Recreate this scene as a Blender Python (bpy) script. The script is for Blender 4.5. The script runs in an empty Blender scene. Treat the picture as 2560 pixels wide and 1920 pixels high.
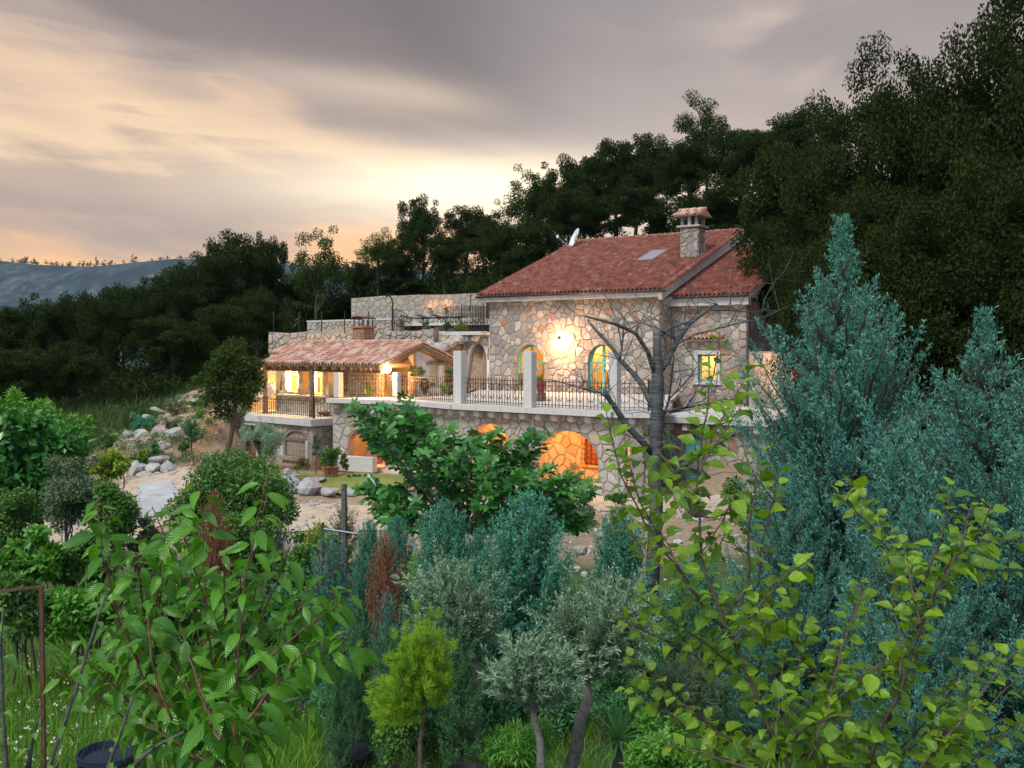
import bpy, math, random
import numpy as np
from mathutils import Vector, Matrix
from mathutils.geometry import tessellate_polygon

# ------------------------------------------------------------------ camera, sky, light
scene = bpy.context.scene
C = scene.collection
F = 2490.0; HZ = 870.0
def P(px, py, Y):
    return Vector(((px-1280.0)/F*Y, Y, (HZ-py)/F*Y))

cam = bpy.data.cameras.new('camera'); camo = bpy.data.objects.new('camera', cam); C.objects.link(camo)
camo.rotation_euler = (math.radians(90), 0, 0)
cam.lens = 36.0*F/2560; cam.sensor_width = 36; cam.shift_y = -90/2560
cam.clip_start = 0.1; cam.clip_end = 9000
scene.camera = camo
scene.view_settings.view_transform = 'Standard'; scene.view_settings.look = 'None'
scene.view_settings.exposure = 0.0; scene.view_settings.gamma = 1.0
scene.render.engine = 'CYCLES'
try:
    scene.cycles.max_bounces = 6; scene.cycles.diffuse_bounces = 3; scene.cycles.transparent_max_bounces = 8
    scene.cycles.sample_clamp_indirect = 4
except Exception: pass

world = bpy.data.worlds.new('World'); scene.world = world; world.use_nodes = True
class NB:
    """tiny node expression builder"""
    def __init__(s, nt): s.nt = nt
    def n(s, t, **kw):
        nd = s.nt.nodes.new(t)
        for k, v in kw.items(): setattr(nd, k, v)
        return nd
    def put(s, sock, v):
        if hasattr(v, 'links') or isinstance(v, bpy.types.NodeSocket): s.nt.links.new(v, sock)
        else: sock.default_value = v
    def m(s, op, a, b=0.0, c=0.0, clamp=False):
        nd = s.n('ShaderNodeMath', operation=op, use_clamp=clamp)
        s.put(nd.inputs[0], a); s.put(nd.inputs[1], b)
        if len(nd.inputs) > 2: s.put(nd.inputs[2], c)
        return nd.outputs[0]
    def mix(s, f, a, b, bt='MIX'):
        nd = s.n('ShaderNodeMix', data_type='RGBA', blend_type=bt)
        s.put(nd.inputs[0], f); s.put(nd.inputs[6], a); s.put(nd.inputs[7], b)
        return nd.outputs[2]
    def sstep(s, x, a, b):
        nd = s.n('ShaderNodeMapRange', interpolation_type='SMOOTHSTEP')
        s.put(nd.inputs[0], x); s.put(nd.inputs[1], a); s.put(nd.inputs[2], b)
        return nd.outputs[0]
    def comb(s, x, y, z=0.0):
        nd = s.n('ShaderNodeCombineXYZ'); s.put(nd.inputs[0], x); s.put(nd.inputs[1], y); s.put(nd.inputs[2], z); return nd.outputs[0]
    def noise(s, vec, scale, detail=4, rough=0.55, dist=0.0):
        nd = s.n('ShaderNodeTexNoise'); 
        if vec is not None: s.nt.links.new(vec, nd.inputs['Vector'])
        nd.inputs['Scale'].default_value = scale; nd.inputs['Detail'].default_value = detail
        nd.inputs['Roughness'].default_value = rough; nd.inputs['Distortion'].default_value = dist
        return nd.outputs['Fac']
    def ramp(s, f, stops, interp='LINEAR'):
        nd = s.n('ShaderNodeValToRGB'); s.put(nd.inputs[0], f); cr = nd.color_ramp; cr.interpolation = interp
        while len(cr.elements) < len(stops): cr.elements.new(0.5)
        for e, (p, c) in zip(cr.elements, stops): e.position = p; e.color = (*c[:3], 1)
        return nd.outputs[0]

def build_world():
    nt = world.node_tree; nt.nodes.clear(); b = NB(nt)
    tc = b.n('ShaderNodeTexCoord'); sp = b.n('ShaderNodeSeparateXYZ'); nt.links.new(tc.outputs['Generated'], sp.inputs[0])
    x, y, z = sp.outputs
    hz = b.m('SQRT', b.m('ADD', b.m('MULTIPLY', x, x), b.m('MULTIPLY', y, y)))
    a = b.m('ARCTAN2', x, y)
    t = b.m('DIVIDE', z, b.m('MAXIMUM', hz, 0.05))
    a0, t0 = -0.040, 0.158                                    # where the afterglow is brightest
    da = b.m('SUBTRACT', a, a0); dt = b.m('SUBTRACT', t, t0)
    # soft long-exposure streaks
    v1 = b.comb(b.m('MULTIPLY', a, 2.2), b.m('ADD', b.m('MULTIPLY', t, 9.0), b.m('MULTIPLY', a, 2.6)))
    n1 = b.noise(v1, 1.3, 5, 0.5, 0.6)
    n1c = b.m('SUBTRACT', n1, 0.5)
    v2 = b.comb(b.m('MULTIPLY', a, 4.0), b.m('MULTIPLY', t, 30.0), 3.7)
    n2 = b.m('SUBTRACT', b.noise(v2, 1.0, 5, 0.55, 0.8), 0.5)
    # fan coordinate: angle around the glow for the left half, elevation for the rest
    phi = b.m('DIVIDE', dt, b.m('ADD', b.m('ABSOLUTE', b.m('MINIMUM', da, 0.0)), 0.20))
    phi = b.m('ADD', phi, b.m('MULTIPLY', n1c, 0.34))
    phi = b.m('ADD', phi, b.m('MULTIPLY', n2, 0.16))
    left = b.ramp(b.m('ADD', b.m('MULTIPLY', phi, 1.0), 0.35, clamp=True), [
        (0.00, (1.10, 0.60, 0.27)), (0.17, (1.10, 0.64, 0.31)), (0.235, (0.66, 0.47, 0.36)), (0.30, (0.50, 0.39, 0.34)),
        (0.385, (0.62, 0.47, 0.37)), (0.43, (0.97, 0.71, 0.47)), (0.49, (0.84, 0.61, 0.43)), (0.57, (0.50, 0.40, 0.35)), (0.68, (0.30, 0.25, 0.245)), (1.0, (0.22, 0.19, 0.19))])
    right = b.ramp(b.m('ADD', b.m('MULTIPLY', t, 1.6), b.m('MULTIPLY', n1c, 0.30), clamp=True), [
        (0.0, (0.95, 0.62, 0.38)), (0.14, (0.82, 0.63, 0.50)), (0.27, (0.62, 0.51, 0.46)), (0.45, (0.42, 0.365, 0.355)), (0.60, (0.35, 0.31, 0.31)), (1.0, (0.30, 0.28, 0.30))])
    col = b.mix(b.sstep(a, -0.12, 0.12), left, right)
    # bright streak running down to the right from the upper left
    ts = b.m('SUBTRACT', t, b.m('ADD', b.m('MULTIPLY', a, -0.14), 0.238))
    ts = b.m('ADD', ts, b.m('MULTIPLY', n1c, 0.03))
    g = b.m('EXPONENT', b.m('MULTIPLY', b.m('MULTIPLY', ts, ts), -3000.0))
    g = b.m('MULTIPLY', g, b.m('MULTIPLY', b.sstep(a, -0.36, -0.12), b.sstep(a, 0.03, -0.10)))
    col = b.mix(b.m('MULTIPLY', g, 0.6, clamp=True), col, (0.88, 0.70, 0.53, 1))
    # small dark cloud bar left of the glow
    tb = b.m('SUBTRACT', t, b.m('SUBTRACT', 0.170, b.m('MULTIPLY', b.m('ADD', a, 0.17), 0.10)))
    g2 = b.m('EXPONENT', b.m('MULTIPLY', b.m('MULTIPLY', tb, tb), -90000.0))
    g2 = b.m('MULTIPLY', g2, b.m('MULTIPLY', b.sstep(a, -0.23, -0.17), b.sstep(a, -0.095, -0.13)))
    col = b.mix(b.m('MULTIPLY', g2, 0.7, clamp=True), col, (0.38, 0.33, 0.33, 1))
    # warm lit patches in the cloud, upper right
    n3 = b.noise(b.comb(b.m('MULTIPLY', a, 3.0), b.m('ADD', b.m('MULTIPLY', t, 8.0), b.m('MULTIPLY', a, -1.5)), 9.1), 1.4, 4, 0.5, 0.4)
    w3 = b.m('MULTIPLY', b.sstep(n3, 0.46, 0.72), b.m('MULTIPLY', b.sstep(a, 0.12, 0.3), b.sstep(t, 0.2, 0.28)))
    col = b.mix(b.m('MULTIPLY', w3, 0.8), col, (0.78, 0.62, 0.52, 1))
    # afterglow
    r2 = b.m('ADD', b.m('MULTIPLY', b.m('MULTIPLY', da, da), 24.0), b.m('MULTIPLY', b.m('MULTIPLY', dt, dt), 750.0))
    r2 = b.m('ADD', r2, b.m('MULTIPLY', n2, 0.7))
    glow = b.m('EXPONENT', b.m('MULTIPLY', r2, -1.0))
    col = b.mix(b.m('MULTIPLY', glow, 0.95, clamp=True), col, (1.5, 1.25, 0.90, 1))
    glow2 = b.m('EXPONENT', b.m('MULTIPLY', r2, -6.0))
    col = b.mix(b.m('MULTIPLY', glow2, 0.7, clamp=True), col, (1.7, 1.5, 1.15, 1))
    # away from the sunset the cloud is thinner and the blue dusk sky shows through it
    sky = b.n('ShaderNodeTexSky', sky_type='NISHITA'); sky.sun_disc = False
    sky.sun_elevation = math.radians(42); sky.sun_rotation = math.radians(200)
    skyc = b.mix(1.0, sky.outputs[0], (0.20, 0.20, 0.185, 1), 'MULTIPLY')
    ov = b.mix(0.72, skyc, (0.72, 0.84, 0.98, 1))
    n4 = b.noise(tc.outputs['Generated'], 2.2, 5, 0.6)
    ov = b.mix(b.m('MULTIPLY', n4, 0.5), ov, (0.75, 0.75, 0.78, 1))
    away = b.m('MAXIMUM', b.sstep(t, 0.5, 1.8), b.sstep(y, 0.55, -0.25))
    col = b.mix(away, col, ov)
    # below the horizon (never seen): dull earth
    col = b.mix(b.sstep(t, 0.0, -0.05), col, (0.06, 0.06, 0.05, 1))
    bg = b.n('ShaderNodeBackground'); nt.links.new(col, bg.inputs[0]); bg.inputs[1].default_value = 1.0
    out = b.n('ShaderNodeOutputWorld'); nt.links.new(bg.outputs[0], out.inputs[0])
build_world()
sl = bpy.data.lights.new('sun', 'SUN'); sl.energy = 2.8; sl.angle = math.radians(18); sl.color = (1.0, 0.97, 0.9)
so = bpy.data.objects.new('sun', sl); C.objects.link(so)
so.rotation_euler = Vector((0.45, 0.62, -0.95)).to_track_quat('-Z', 'Y').to_euler()

# ------------------------------------------------------------------ helpers
def base_color(m): return m.node_tree.nodes['Principled BSDF']
MATS = {}
def new_mat(name, rough=0.7):
    m = bpy.data.materials.new(name); m.use_nodes = True
    m.node_tree.nodes['Principled BSDF'].inputs['Roughness'].default_value = rough
    MATS[name] = m; return m
def rnd_socket(b):
    g = b.n('ShaderNodeNewGeometry'); o = b.n('ShaderNodeObjectInfo')
    return b.m('FRACT', b.m('ADD', g.outputs['Random Per Island'], b.m('MULTIPLY', o.outputs['Random'], 7.31)))
def bump(b, p, h, strength=0.4, dist=0.02):
    nd = b.n('ShaderNodeBump'); nd.inputs['Strength'].default_value = strength; nd.inputs['Distance'].default_value = dist
    b.nt.links.new(h, nd.inputs['Height']); b.nt.links.new(nd.outputs[0], p.inputs['Normal'])
def simple(name, c, rough=0.7, var=0.25, scale=6.0, bmp=0.3, metal=0.0, c2=None, bd=0.02):
    m = new_mat(name, rough); nt = m.node_tree; b = NB(nt); p = base_color(m)
    tc = b.n('ShaderNodeTexCoord').outputs['Object']
    n = b.noise(tc, scale, 8, 0.65)
    c2 = c2 or tuple(v*(1-var*1.6) for v in c)
    hi = tuple(min(1, v*(1+var*0.7)) for v in c)
    col = b.ramp(n, [(0.3, c2), (0.52, c), (0.72, hi)])
    nt.links.new(col, p.inputs['Base Color']); p.inputs['Metallic'].default_value = metal
    if bmp: bump(b, p, b.noise(tc, scale*5, 6, 0.7), bmp, bd)
    return m
def stone_mat(name, stops, rough=0.85):
    m = new_mat(name, rough); nt = m.node_tree; b = NB(nt); p = base_color(m)
    tc = b.n('ShaderNodeTexCoord').outputs['Object']; r = rnd_socket(b)
    col = b.ramp(r, stops, 'CONSTANT')
    n = b.noise(tc, 5.0, 8, 0.7, 0.5); col = b.mix(b.sstep(n, 0.42, 0.7), col, b.mix(0.65, col, (0.46, 0.34, 0.24, 1)))
    n2 = b.noise(tc, 22.0, 6, 0.7); col = b.mix(0.55, col, b.ramp(n2, [(0.3, (0.4, 0.4, 0.4)), (0.5, (0.85, 0.85, 0.85)), (0.7, (1, 1, 1))]), 'MULTIPLY')
    nt.links.new(col, p.inputs['Base Color']); bump(b, p, b.m('ADD', n, n2), 0.7, 0.03)
    return m
def leaf_mat(name, dark, lightc, rough=0.45, trans=0.30, tip=None, spec=0.4, veins=False):
    m = new_mat(name, rough); nt = m.node_tree; b = NB(nt); p = base_color(m)
    r = rnd_socket(b)
    tc = b.n('ShaderNodeTexCoord').outputs['Object']; n = b.noise(tc, 1.1, 3, 0.6)
    f = b.m('ADD', b.m('MULTIPLY', r, 0.6), b.m('MULTIPLY', n, 0.45))
    stops = [(0.15, dark), (0.8, lightc)]
    if tip: stops.append((0.97, tip))
    col = b.ramp(f, stops)
    if veins:
        at = b.n('ShaderNodeUVMap'); sp = b.n('ShaderNodeSeparateXYZ'); nt.links.new(at.outputs[0], sp.inputs[0])
        u = b.m('ABSOLUTE', b.m('SUBTRACT', sp.outputs[0], 0.5)); v = sp.outputs[1]
        w = b.m('SINE', b.m('MULTIPLY', b.m('SUBTRACT', v, b.m('MULTIPLY', u, 0.55)), 62.0))
        line = b.m('MAXIMUM', b.sstep(w, 0.75, 1.0), b.sstep(u, 0.035, 0.012))
        col = b.mix(b.m('MULTIPLY', line, 0.16), col, tuple(min(1, c*1.8) for c in lightc)+(1,))
        bl = b.n('ShaderNodeTexNoise'); bl.inputs['Scale'].default_value = 30; 
        col = b.mix(b.sstep(bl.outputs['Fac'], 0.70, 0.76), col, (0.30, 0.24, 0.06, 1))
        bump(b, p, w, 0.35, 0.004)
    nt.links.new(col, p.inputs['Base Color']); p.inputs['Specular IOR Level'].default_value = spec
    if trans > 0:
        tr = b.n('ShaderNodeBsdfTranslucent'); nt.links.new(b.mix(1.0, col, (1.3, 1.35, 0.55, 1), 'MULTIPLY'), tr.inputs[0])
        mx = b.n('ShaderNodeMixShader'); mx.inputs[0].default_value = trans
        nt.links.new(p.outputs[0], mx.inputs[1]); nt.links.new(tr.outputs[0], mx.inputs[2])
        out = nt.nodes['Material Output']; nt.links.new(mx.outputs[0], out.inputs[0])
    return m
def glass_mat(name, tint=(0.9, 0.95, 1.0)):
    m = bpy.data.materials.new(name); m.use_nodes = True; nt = m.node_tree; nt.nodes.clear(); b = NB(nt)
    t = b.n('ShaderNodeBsdfTransparent'); t.inputs[0].default_value = (*tint, 1)
    g = b.n('ShaderNodeBsdfGlossy'); g.inputs['Roughness'].default_value = 0.02
    fr = b.n('ShaderNodeFresnel'); fr.inputs[0].default_value = 1.5
    mx = b.n('ShaderNodeMixShader'); nt.links.new(fr.outputs[0], mx.inputs[0]); nt.links.new(t.outputs[0], mx.inputs[1]); nt.links.new(g.outputs[0], mx.inputs[2])
    o = b.n('ShaderNodeOutputMaterial'); nt.links.new(mx.outputs[0], o.inputs[0]); return m
def emit_mat(name, c, s):
    m = new_mat(name); p = base_color(m); p.inputs['Emission Color'].default_value = (*c, 1); p.inputs['Emission Strength'].default_value = s
    p.inputs['Base Color'].default_value = (*c, 1); return m

def tag(o, label=None, cat=None, group=None, kind=None):
    if label: o['label'] = label
    if cat: o['category'] = cat
    if group: o['group'] = group
    if kind: o['kind'] = kind
    return o
def link(o, parent=None):
    C.objects.link(o)
    if parent is not None:
        o.parent = parent
        if parent.type == 'EMPTY' and not parent.get('_l'): o.matrix_parent_inverse = Matrix.Translation(-parent.location)
    return o
def thing(name, label, cat, loc=(0, 0, 0), group=None, local=False):
    o = bpy.data.objects.new(name, None); o.empty_display_size = 0.2; o.location = loc; C.objects.link(o)
    if local: o['_l'] = 1
    return tag(o, label, cat, group)
def npmesh(name, V, Fc, mats, midx=None, smooth=False):
    """V (N,3); Fc list of (M,k) int arrays"""
    me = bpy.data.meshes.new(name)
    V = np.asarray(V, dtype=np.float32).reshape(-1, 3)
    if not isinstance(Fc, list): Fc = [Fc]
    Fc = [np.asarray(f, dtype=np.int32) for f in Fc if len(f)]
    idx = np.concatenate([f.ravel() for f in Fc]); tot = np.concatenate([np.full(len(f), f.shape[1], dtype=np.int32) for f in Fc])
    start = np.concatenate([[0], np.cumsum(tot)[:-1]]).astype(np.int32)
    me.vertices.add(len(V)); me.vertices.foreach_set('co', V.ravel())
    me.loops.add(len(idx)); me.loops.foreach_set('vertex_index', idx)
    me.polygons.add(len(tot)); me.polygons.foreach_set('loop_start', start); me.polygons.foreach_set('loop_total', tot)
    if not isinstance(mats, (list, tuple)): mats = [mats]
    for m in mats: me.materials.append(m)
    if midx is not None: me.polygons.foreach_set('material_index', np.asarray(midx, dtype=np.int32))
    me.polygons.foreach_set('use_smooth', np.full(len(tot), smooth, dtype=bool))
    me.update(calc_edges=True); me.validate()
    return me
def obj(name, me, parent=None, kind=None):
    o = bpy.data.objects.new(name, me); link(o, parent)
    if kind: o['kind'] = kind
    return o

class MB:
    def __init__(s): s.v = []; s.f = []
    def add(s, V, Fs):
        o = len(s.v); s.v += [tuple(p) for p in V]; s.f += [tuple(i+o for i in f) for f in Fs]; return s
    def box(s, c, sx, sy, sz, ax=None, bev=0.0):
        """c = centre of base; ax = (U, V) horizontal unit axes"""
        U, W = ax or (Vector((1, 0, 0)), Vector((0, 1, 0))); c = Vector(c); Z = Vector((0, 0, 1))
        pts = []
        lv = [(0, 0), (1, 0)] if not bev else [(0, bev), (bev/sz, 0), (1-bev/sz, 0), (1, bev)]
        for t, ins in lv:
            for a, b_ in ((-1, -1), (1, -1), (1, 1), (-1, 1)):
                pts.append(c + U*a*(sx/2-ins) + W*b_*(sy/2-ins) + Z*sz*t)
        n = len(lv); fs = [(3, 2, 1, 0), tuple(4*(n-1)+i for i in range(4))]
        for k in range(n-1):
            for i in range(4): j = (i+1) % 4; fs.append((4*k+i, 4*k+j, 4*k+4+j, 4*k+4+i))
        return s.add(pts, fs)
    def beam(s, a, b_, w, h, up=Vector((0, 0, 1))):
        a = Vector(a); b_ = Vector(b_); d = (b_-a).normalized(); sd = d.cross(up)
        if sd.length < 1e-4: sd = d.cross(Vector((0, 1, 0)))
        sd.normalize(); u = sd.cross(d)
        pts = [q + sd*x*w/2 + u*y*h/2 for q in (a, b_) for x, y in ((-1, -1), (1, -1), (1, 1), (-1, 1))]
        return s.add(pts, [(3, 2, 1, 0), (4, 5, 6, 7), (0, 1, 5, 4), (1, 2, 6, 5), (2, 3, 7, 6), (3, 0, 4, 7)])
    def tube(s, pts, rad, n=6, cap=True):
        V, Fs = tube_geo(pts, rad, n); 
        fs = [tuple(f) for f in Fs]
        if cap: fs.append(tuple(range(n-1, -1, -1))); m = len(V); fs.append(tuple(range(m-n, m)))
        return s.add(V, fs)
    def lathe(s, c, prof, n=16):
        c = Vector(c); V = []; 
        for r, z in prof:
            for i in range(n): a = 2*math.pi*i/n; V.append(c + Vector((r*math.cos(a), r*math.sin(a), z)))
        fs = [(k*n+i, k*n+(i+1) % n, (k+1)*n+(i+1) % n, (k+1)*n+i) for k in range(len(prof)-1) for i in range(n)]
        return s.add(V, fs)
    def build(s, name, mat, parent=None, kind=None, smooth=False):
        me = bpy.data.meshes.new(name); me.from_pydata([tuple(v) for v in s.v], [], s.f)
        me.materials.append(mat)
        if smooth: me.polygons.foreach_set('use_smooth', [True]*len(me.polygons))
        me.update(); return obj(name, me, parent, kind)
def tube_geo(pts, rad, n=6):
    pts = np.asarray([tuple(p) for p in pts], dtype=float); m = len(pts)
    rad = np.asarray(rad, dtype=float) if hasattr(rad, '__len__') else np.full(m, rad)
    T = np.gradient(pts, axis=0); T /= np.maximum(np.linalg.norm(T, axis=1, keepdims=True), 1e-9)
    ref = np.array([0.31, 0.17, 0.93]) if abs(T[:, 2]).mean() < 0.7 else np.array([1, 0.13, 0.0])
    A = np.cross(T, ref); A /= np.maximum(np.linalg.norm(A, axis=1, keepdims=True), 1e-9); B = np.cross(T, A)
    th = np.arange(n)*2*np.pi/n
    V = pts[:, None, :] + rad[:, None, None]*(A[:, None, :]*np.cos(th)[None, :, None] + B[:, None, :]*np.sin(th)[None, :, None])
    k = np.arange(m-1)[:, None]*n; i = np.arange(n)[None, :]; j = (i+1) % n
    Fq = np.stack([k+i, k+j, k+n+j, k+n+i], axis=-1).reshape(-1, 4)
    return V.reshape(-1, 3), Fq
def join_geo(parts):
    Vs = []; Fs = []; o = 0
    for V, Fq in parts:
        Vs.append(V); Fs.append(Fq+o); o += len(V)
    return np.concatenate(Vs), np.concatenate(Fs)
def unit(v): return v/np.maximum(np.linalg.norm(v, axis=-1, keepdims=True), 1e-9)
def leaves_geo(pos, d, nrm, L, W, fold=0.15):
    """diamond leaves (quads): base, side, tip, side"""
    d = unit(d); s_ = unit(np.cross(d, nrm)); n_ = np.cross(s_, d)
    L = np.asarray(L).reshape(-1, 1)*np.ones((len(pos), 1)); W = np.asarray(W).reshape(-1, 1)*np.ones((len(pos), 1))
    b_ = pos; tip = pos + d*L; a = pos + d*L*0.5 + s_*W*0.5 + n_*W*fold; c = pos + d*L*0.5 - s_*W*0.5 + n_*W*fold
    V = np.stack([b_, a, tip, c], axis=1).reshape(-1, 3)
    Fq = np.arange(len(pos)*4).reshape(-1, 4)
    return V, Fq
def rvec(rng, n): return unit(rng.normal(size=(n, 3)))

# ------------------------------------------------------------------ materials
M = {}
M['mortar'] = simple('mortar', (0.27, 0.24, 0.215), 0.95, 0.3, 8)
M['stone_facade'] = stone_mat('stone_facade', [(0, (0.34, 0.32, 0.30)), (0.13, (0.43, 0.40, 0.37)), (0.26, (0.37, 0.29, 0.23)), (0.36, (0.27, 0.27, 0.275)), (0.52, (0.50, 0.46, 0.42)), (0.64, (0.38, 0.32, 0.27)), (0.74, (0.23, 0.23, 0.235)), (0.87, (0.34, 0.18, 0.12)), (0.90, (0.46, 0.44, 0.41))])
M['stone_terrace'] = stone_mat('stone_terrace', [(0, (0.44, 0.43, 0.41)), (0.2, (0.52, 0.50, 0.46)), (0.4, (0.38, 0.38, 0.38)), (0.55, (0.50, 0.45, 0.38)), (0.7, (0.46, 0.46, 0.46)), (0.88, (0.42, 0.33, 0.26))])
M['stone_retaining'] = stone_mat('stone_retaining', [(0, (0.40, 0.38, 0.34)), (0.2, (0.48, 0.45, 0.40)), (0.45, (0.36, 0.34, 0.31)), (0.7, (0.46, 0.39, 0.31)), (0.88, (0.30, 0.29, 0.28))])
M['concrete'] = simple('concrete', (0.50, 0.50, 0.50), 0.85, 0.18, 3)
M['granite'] = simple('granite', (0.55, 0.54, 0.53), 0.8, 0.35, 40)
M['paving'] = simple('paving', (0.56, 0.53, 0.49), 0.7, 0.15, 2)
M['plaster_white'] = simple('plaster_white', (0.72, 0.73, 0.75), 0.9, 0.08, 3)
M['plaster_warm'] = simple('plaster_warm', (0.78, 0.62, 0.36), 0.9, 0.12, 3)
M['teal'] = simple('teal_paint', (0.13, 0.42, 0.38), 0.5, 0.15, 6, 0.1)
M['wood'] = simple('old_wood', (0.20, 0.12, 0.075), 0.8, 0.5, 9)
M['wood_light'] = simple('roof_timber', (0.42, 0.27, 0.15), 0.75, 0.4, 9)
M['wood_grey'] = simple('grey_wood', (0.30, 0.24, 0.19), 0.85, 0.4, 12)
M['iron'] = simple('wrought_iron', (0.035, 0.025, 0.022), 0.55, 0.4, 20, 0.2, 0.3)
M['rust'] = simple('rusty_iron', (0.10, 0.045, 0.03), 0.85, 0.5, 14, 0.3)
M['gutter'] = simple('gutter_metal', (0.055, 0.04, 0.045), 0.4, 0.2, 6, 0.0, 0.6)
M['dish'] = simple('dish_white', (0.70, 0.72, 0.75), 0.5, 0.05, 5, 0.0)
M['steel'] = simple('steel', (0.6, 0.62, 0.66), 0.2, 0.05, 5, 0.0, 1.0)
M['terracotta'] = simple('terracotta_pot', (0.42, 0.15, 0.08), 0.8, 0.2, 8)
M['red_glaze'] = simple('red_pot', (0.30, 0.035, 0.03), 0.5, 0.15, 8)
M['black_plastic'] = simple('black_plastic', (0.025, 0.03, 0.038), 0.45, 0.3, 5, 0.05)
M['blue_tub'] = simple('navy_tub', (0.02, 0.035, 0.06), 0.45, 0.3, 5, 0.05)
M['grey_plastic'] = simple('grey_bucket', (0.13, 0.16, 0.19), 0.5, 0.25, 7, 0.1)
M['glass'] = glass_mat('window_glass')
M['tile'] = None
def tile_mat(name, stops):
    m = new_mat(name, 0.75); nt = m.node_tree; b = NB(nt); p = base_color(m)
    col = b.ramp(rnd_socket(b), stops)
    tc = b.n('ShaderNodeTexCoord').outputs['Object']
    n = b.noise(tc, 1.3, 6, 0.7); n2 = b.noise(tc, 14, 6, 0.7)
    col = b.mix(b.m('MULTIPLY', b.sstep(n, 0.48, 0.75), 0.5), col, (0.17, 0.10, 0.08, 1))
    col = b.mix(b.m('MULTIPLY', b.sstep(n2, 0.52, 0.70), 0.55), col, (0.42, 0.32, 0.27, 1))
    nt.links.new(col, p.inputs['Base Color']); bump(b, p, n2, 0.4, 0.01); return m
M['tile'] = tile_mat('roof_tile_clay', [(0.0, (0.15, 0.045, 0.035)), (0.3, (0.24, 0.070, 0.048)), (0.7, (0.31, 0.095, 0.06)), (0.93, (0.34, 0.13, 0.09)), (1.0, (0.36, 0.22, 0.17))])
M['tile_old'] = tile_mat('roof_tile_weathered', [(0.0, (0.34, 0.14, 0.10)), (0.35, (0.48, 0.22, 0.16)), (0.7, (0.56, 0.36, 0.27)), (1.0, (0.62, 0.53, 0.45))])
M['rock'] = None
def rock_mat(name, c1, c2, c3):
    m = new_mat(name, 0.9); nt = m.node_tree; b = NB(nt); p = base_color(m)
    tc = b.n('ShaderNodeTexCoord').outputs['Object']; n = b.noise(tc, 2.5, 10, 0.72, 1.2)
    col = b.ramp(n, [(0.32, c1), (0.5, c2), (0.68, c3)])
    r = rnd_socket(b); col = b.mix(b.m('MULTIPLY', r, 0.45), col, (0.42, 0.31, 0.21, 1))
    nt.links.new(col, p.inputs['Base Color']); bump(b, p, b.noise(tc, 9, 8, 0.75), 0.9, 0.06); return m
M['rock'] = rock_mat('limestone_rock', (0.24, 0.25, 0.26), (0.44, 0.44, 0.43), (0.62, 0.59, 0.54))
M['rock_blue'] = rock_mat('blue_grey_rock', (0.20, 0.23, 0.26), (0.36, 0.39, 0.43), (0.52, 0.54, 0.56))
M['bark'] = simple('bark', (0.085, 0.068, 0.055), 0.95, 0.5, 14, 0.8)
M['bark_grey'] = simple('bark_grey', (0.15, 0.15, 0.15), 0.9, 0.45, 22, 0.8)
M['bark_pale'] = simple('olive_bark', (0.19, 0.18, 0.165), 0.95, 0.45, 18, 0.8)
M['stem_red'] = simple('red_brown_stem', (0.13, 0.055, 0.035), 0.6, 0.3, 30, 0.2)
M['stem_brown'] = simple('brown_stem', (0.10, 0.07, 0.055), 0.7, 0.3, 30, 0.3)
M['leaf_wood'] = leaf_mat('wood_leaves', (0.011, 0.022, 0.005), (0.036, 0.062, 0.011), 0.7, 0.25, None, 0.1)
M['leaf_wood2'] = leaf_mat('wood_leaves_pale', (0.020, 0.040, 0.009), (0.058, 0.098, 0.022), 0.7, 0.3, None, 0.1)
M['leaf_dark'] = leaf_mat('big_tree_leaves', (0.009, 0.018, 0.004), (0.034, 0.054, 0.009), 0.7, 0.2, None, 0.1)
M['leaf_blue'] = leaf_mat('blue_cypress_leaves', (0.018, 0.105, 0.090), (0.12, 0.34, 0.28), 0.6, 0.10, None, 0.2)
M['leaf_juniper'] = leaf_mat('juniper_leaves', (0.022, 0.13, 0.09), (0.11, 0.35, 0.24), 0.6, 0.10, None, 0.2)
M['leaf_green_conifer'] = leaf_mat('green_conifer_leaves', (0.03, 0.12, 0.045), (0.10, 0.27, 0.11), 0.6, 0.08, None, 0.2)
M['leaf_blue_tip'] = leaf_mat('blue_cypress_tip_leaves', (0.07, 0.25, 0.20), (0.22, 0.50, 0.40), 0.6, 0.15, None, 0.2)  # paler leaf colour for the outer ends of the cypress twigs
M['leaf_juniper_tip'] = leaf_mat('juniper_tip_leaves', (0.05, 0.24, 0.15), (0.18, 0.50, 0.32), 0.6, 0.15, None, 0.2)  # paler leaf colour for the juniper twig ends
M['leaf_brown'] = leaf_mat('dead_leaves', (0.20, 0.07, 0.04), (0.40, 0.16, 0.10), 0.8, 0.1, None, 0.1)
M['leaf_olive'] = leaf_mat('olive_leaves', (0.08, 0.15, 0.075), (0.30, 0.45, 0.31), 0.45, 0.15, (0.50, 0.64, 0.52))
M['leaf_pine'] = leaf_mat('lime_pine_needles', (0.10, 0.24, 0.015), (0.34, 0.55, 0.035), 0.5, 0.3, (0.50, 0.60, 0.06))
M['leaf_fig'] = leaf_mat('fig_leaves', (0.022, 0.105, 0.025), (0.075, 0.27, 0.045), 0.32, 0.22, None, 0.6)
M['leaf_cherry'] = leaf_mat('cherry_leaves', (0.035, 0.15, 0.018), (0.115, 0.33, 0.022), 0.33, 0.38, None, 0.6, True)
M['leaf_alder'] = leaf_mat('bush_leaves', (0.03, 0.11, 0.018), (0.25, 0.43, 0.022), 0.34, 0.4, (0.38, 0.52, 0.04), 0.6, True)
M['leaf_pear'] = leaf_mat('pear_leaves', (0.045, 0.16, 0.02), (0.13, 0.32, 0.03), 0.3, 0.3, None, 0.6, True)
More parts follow.
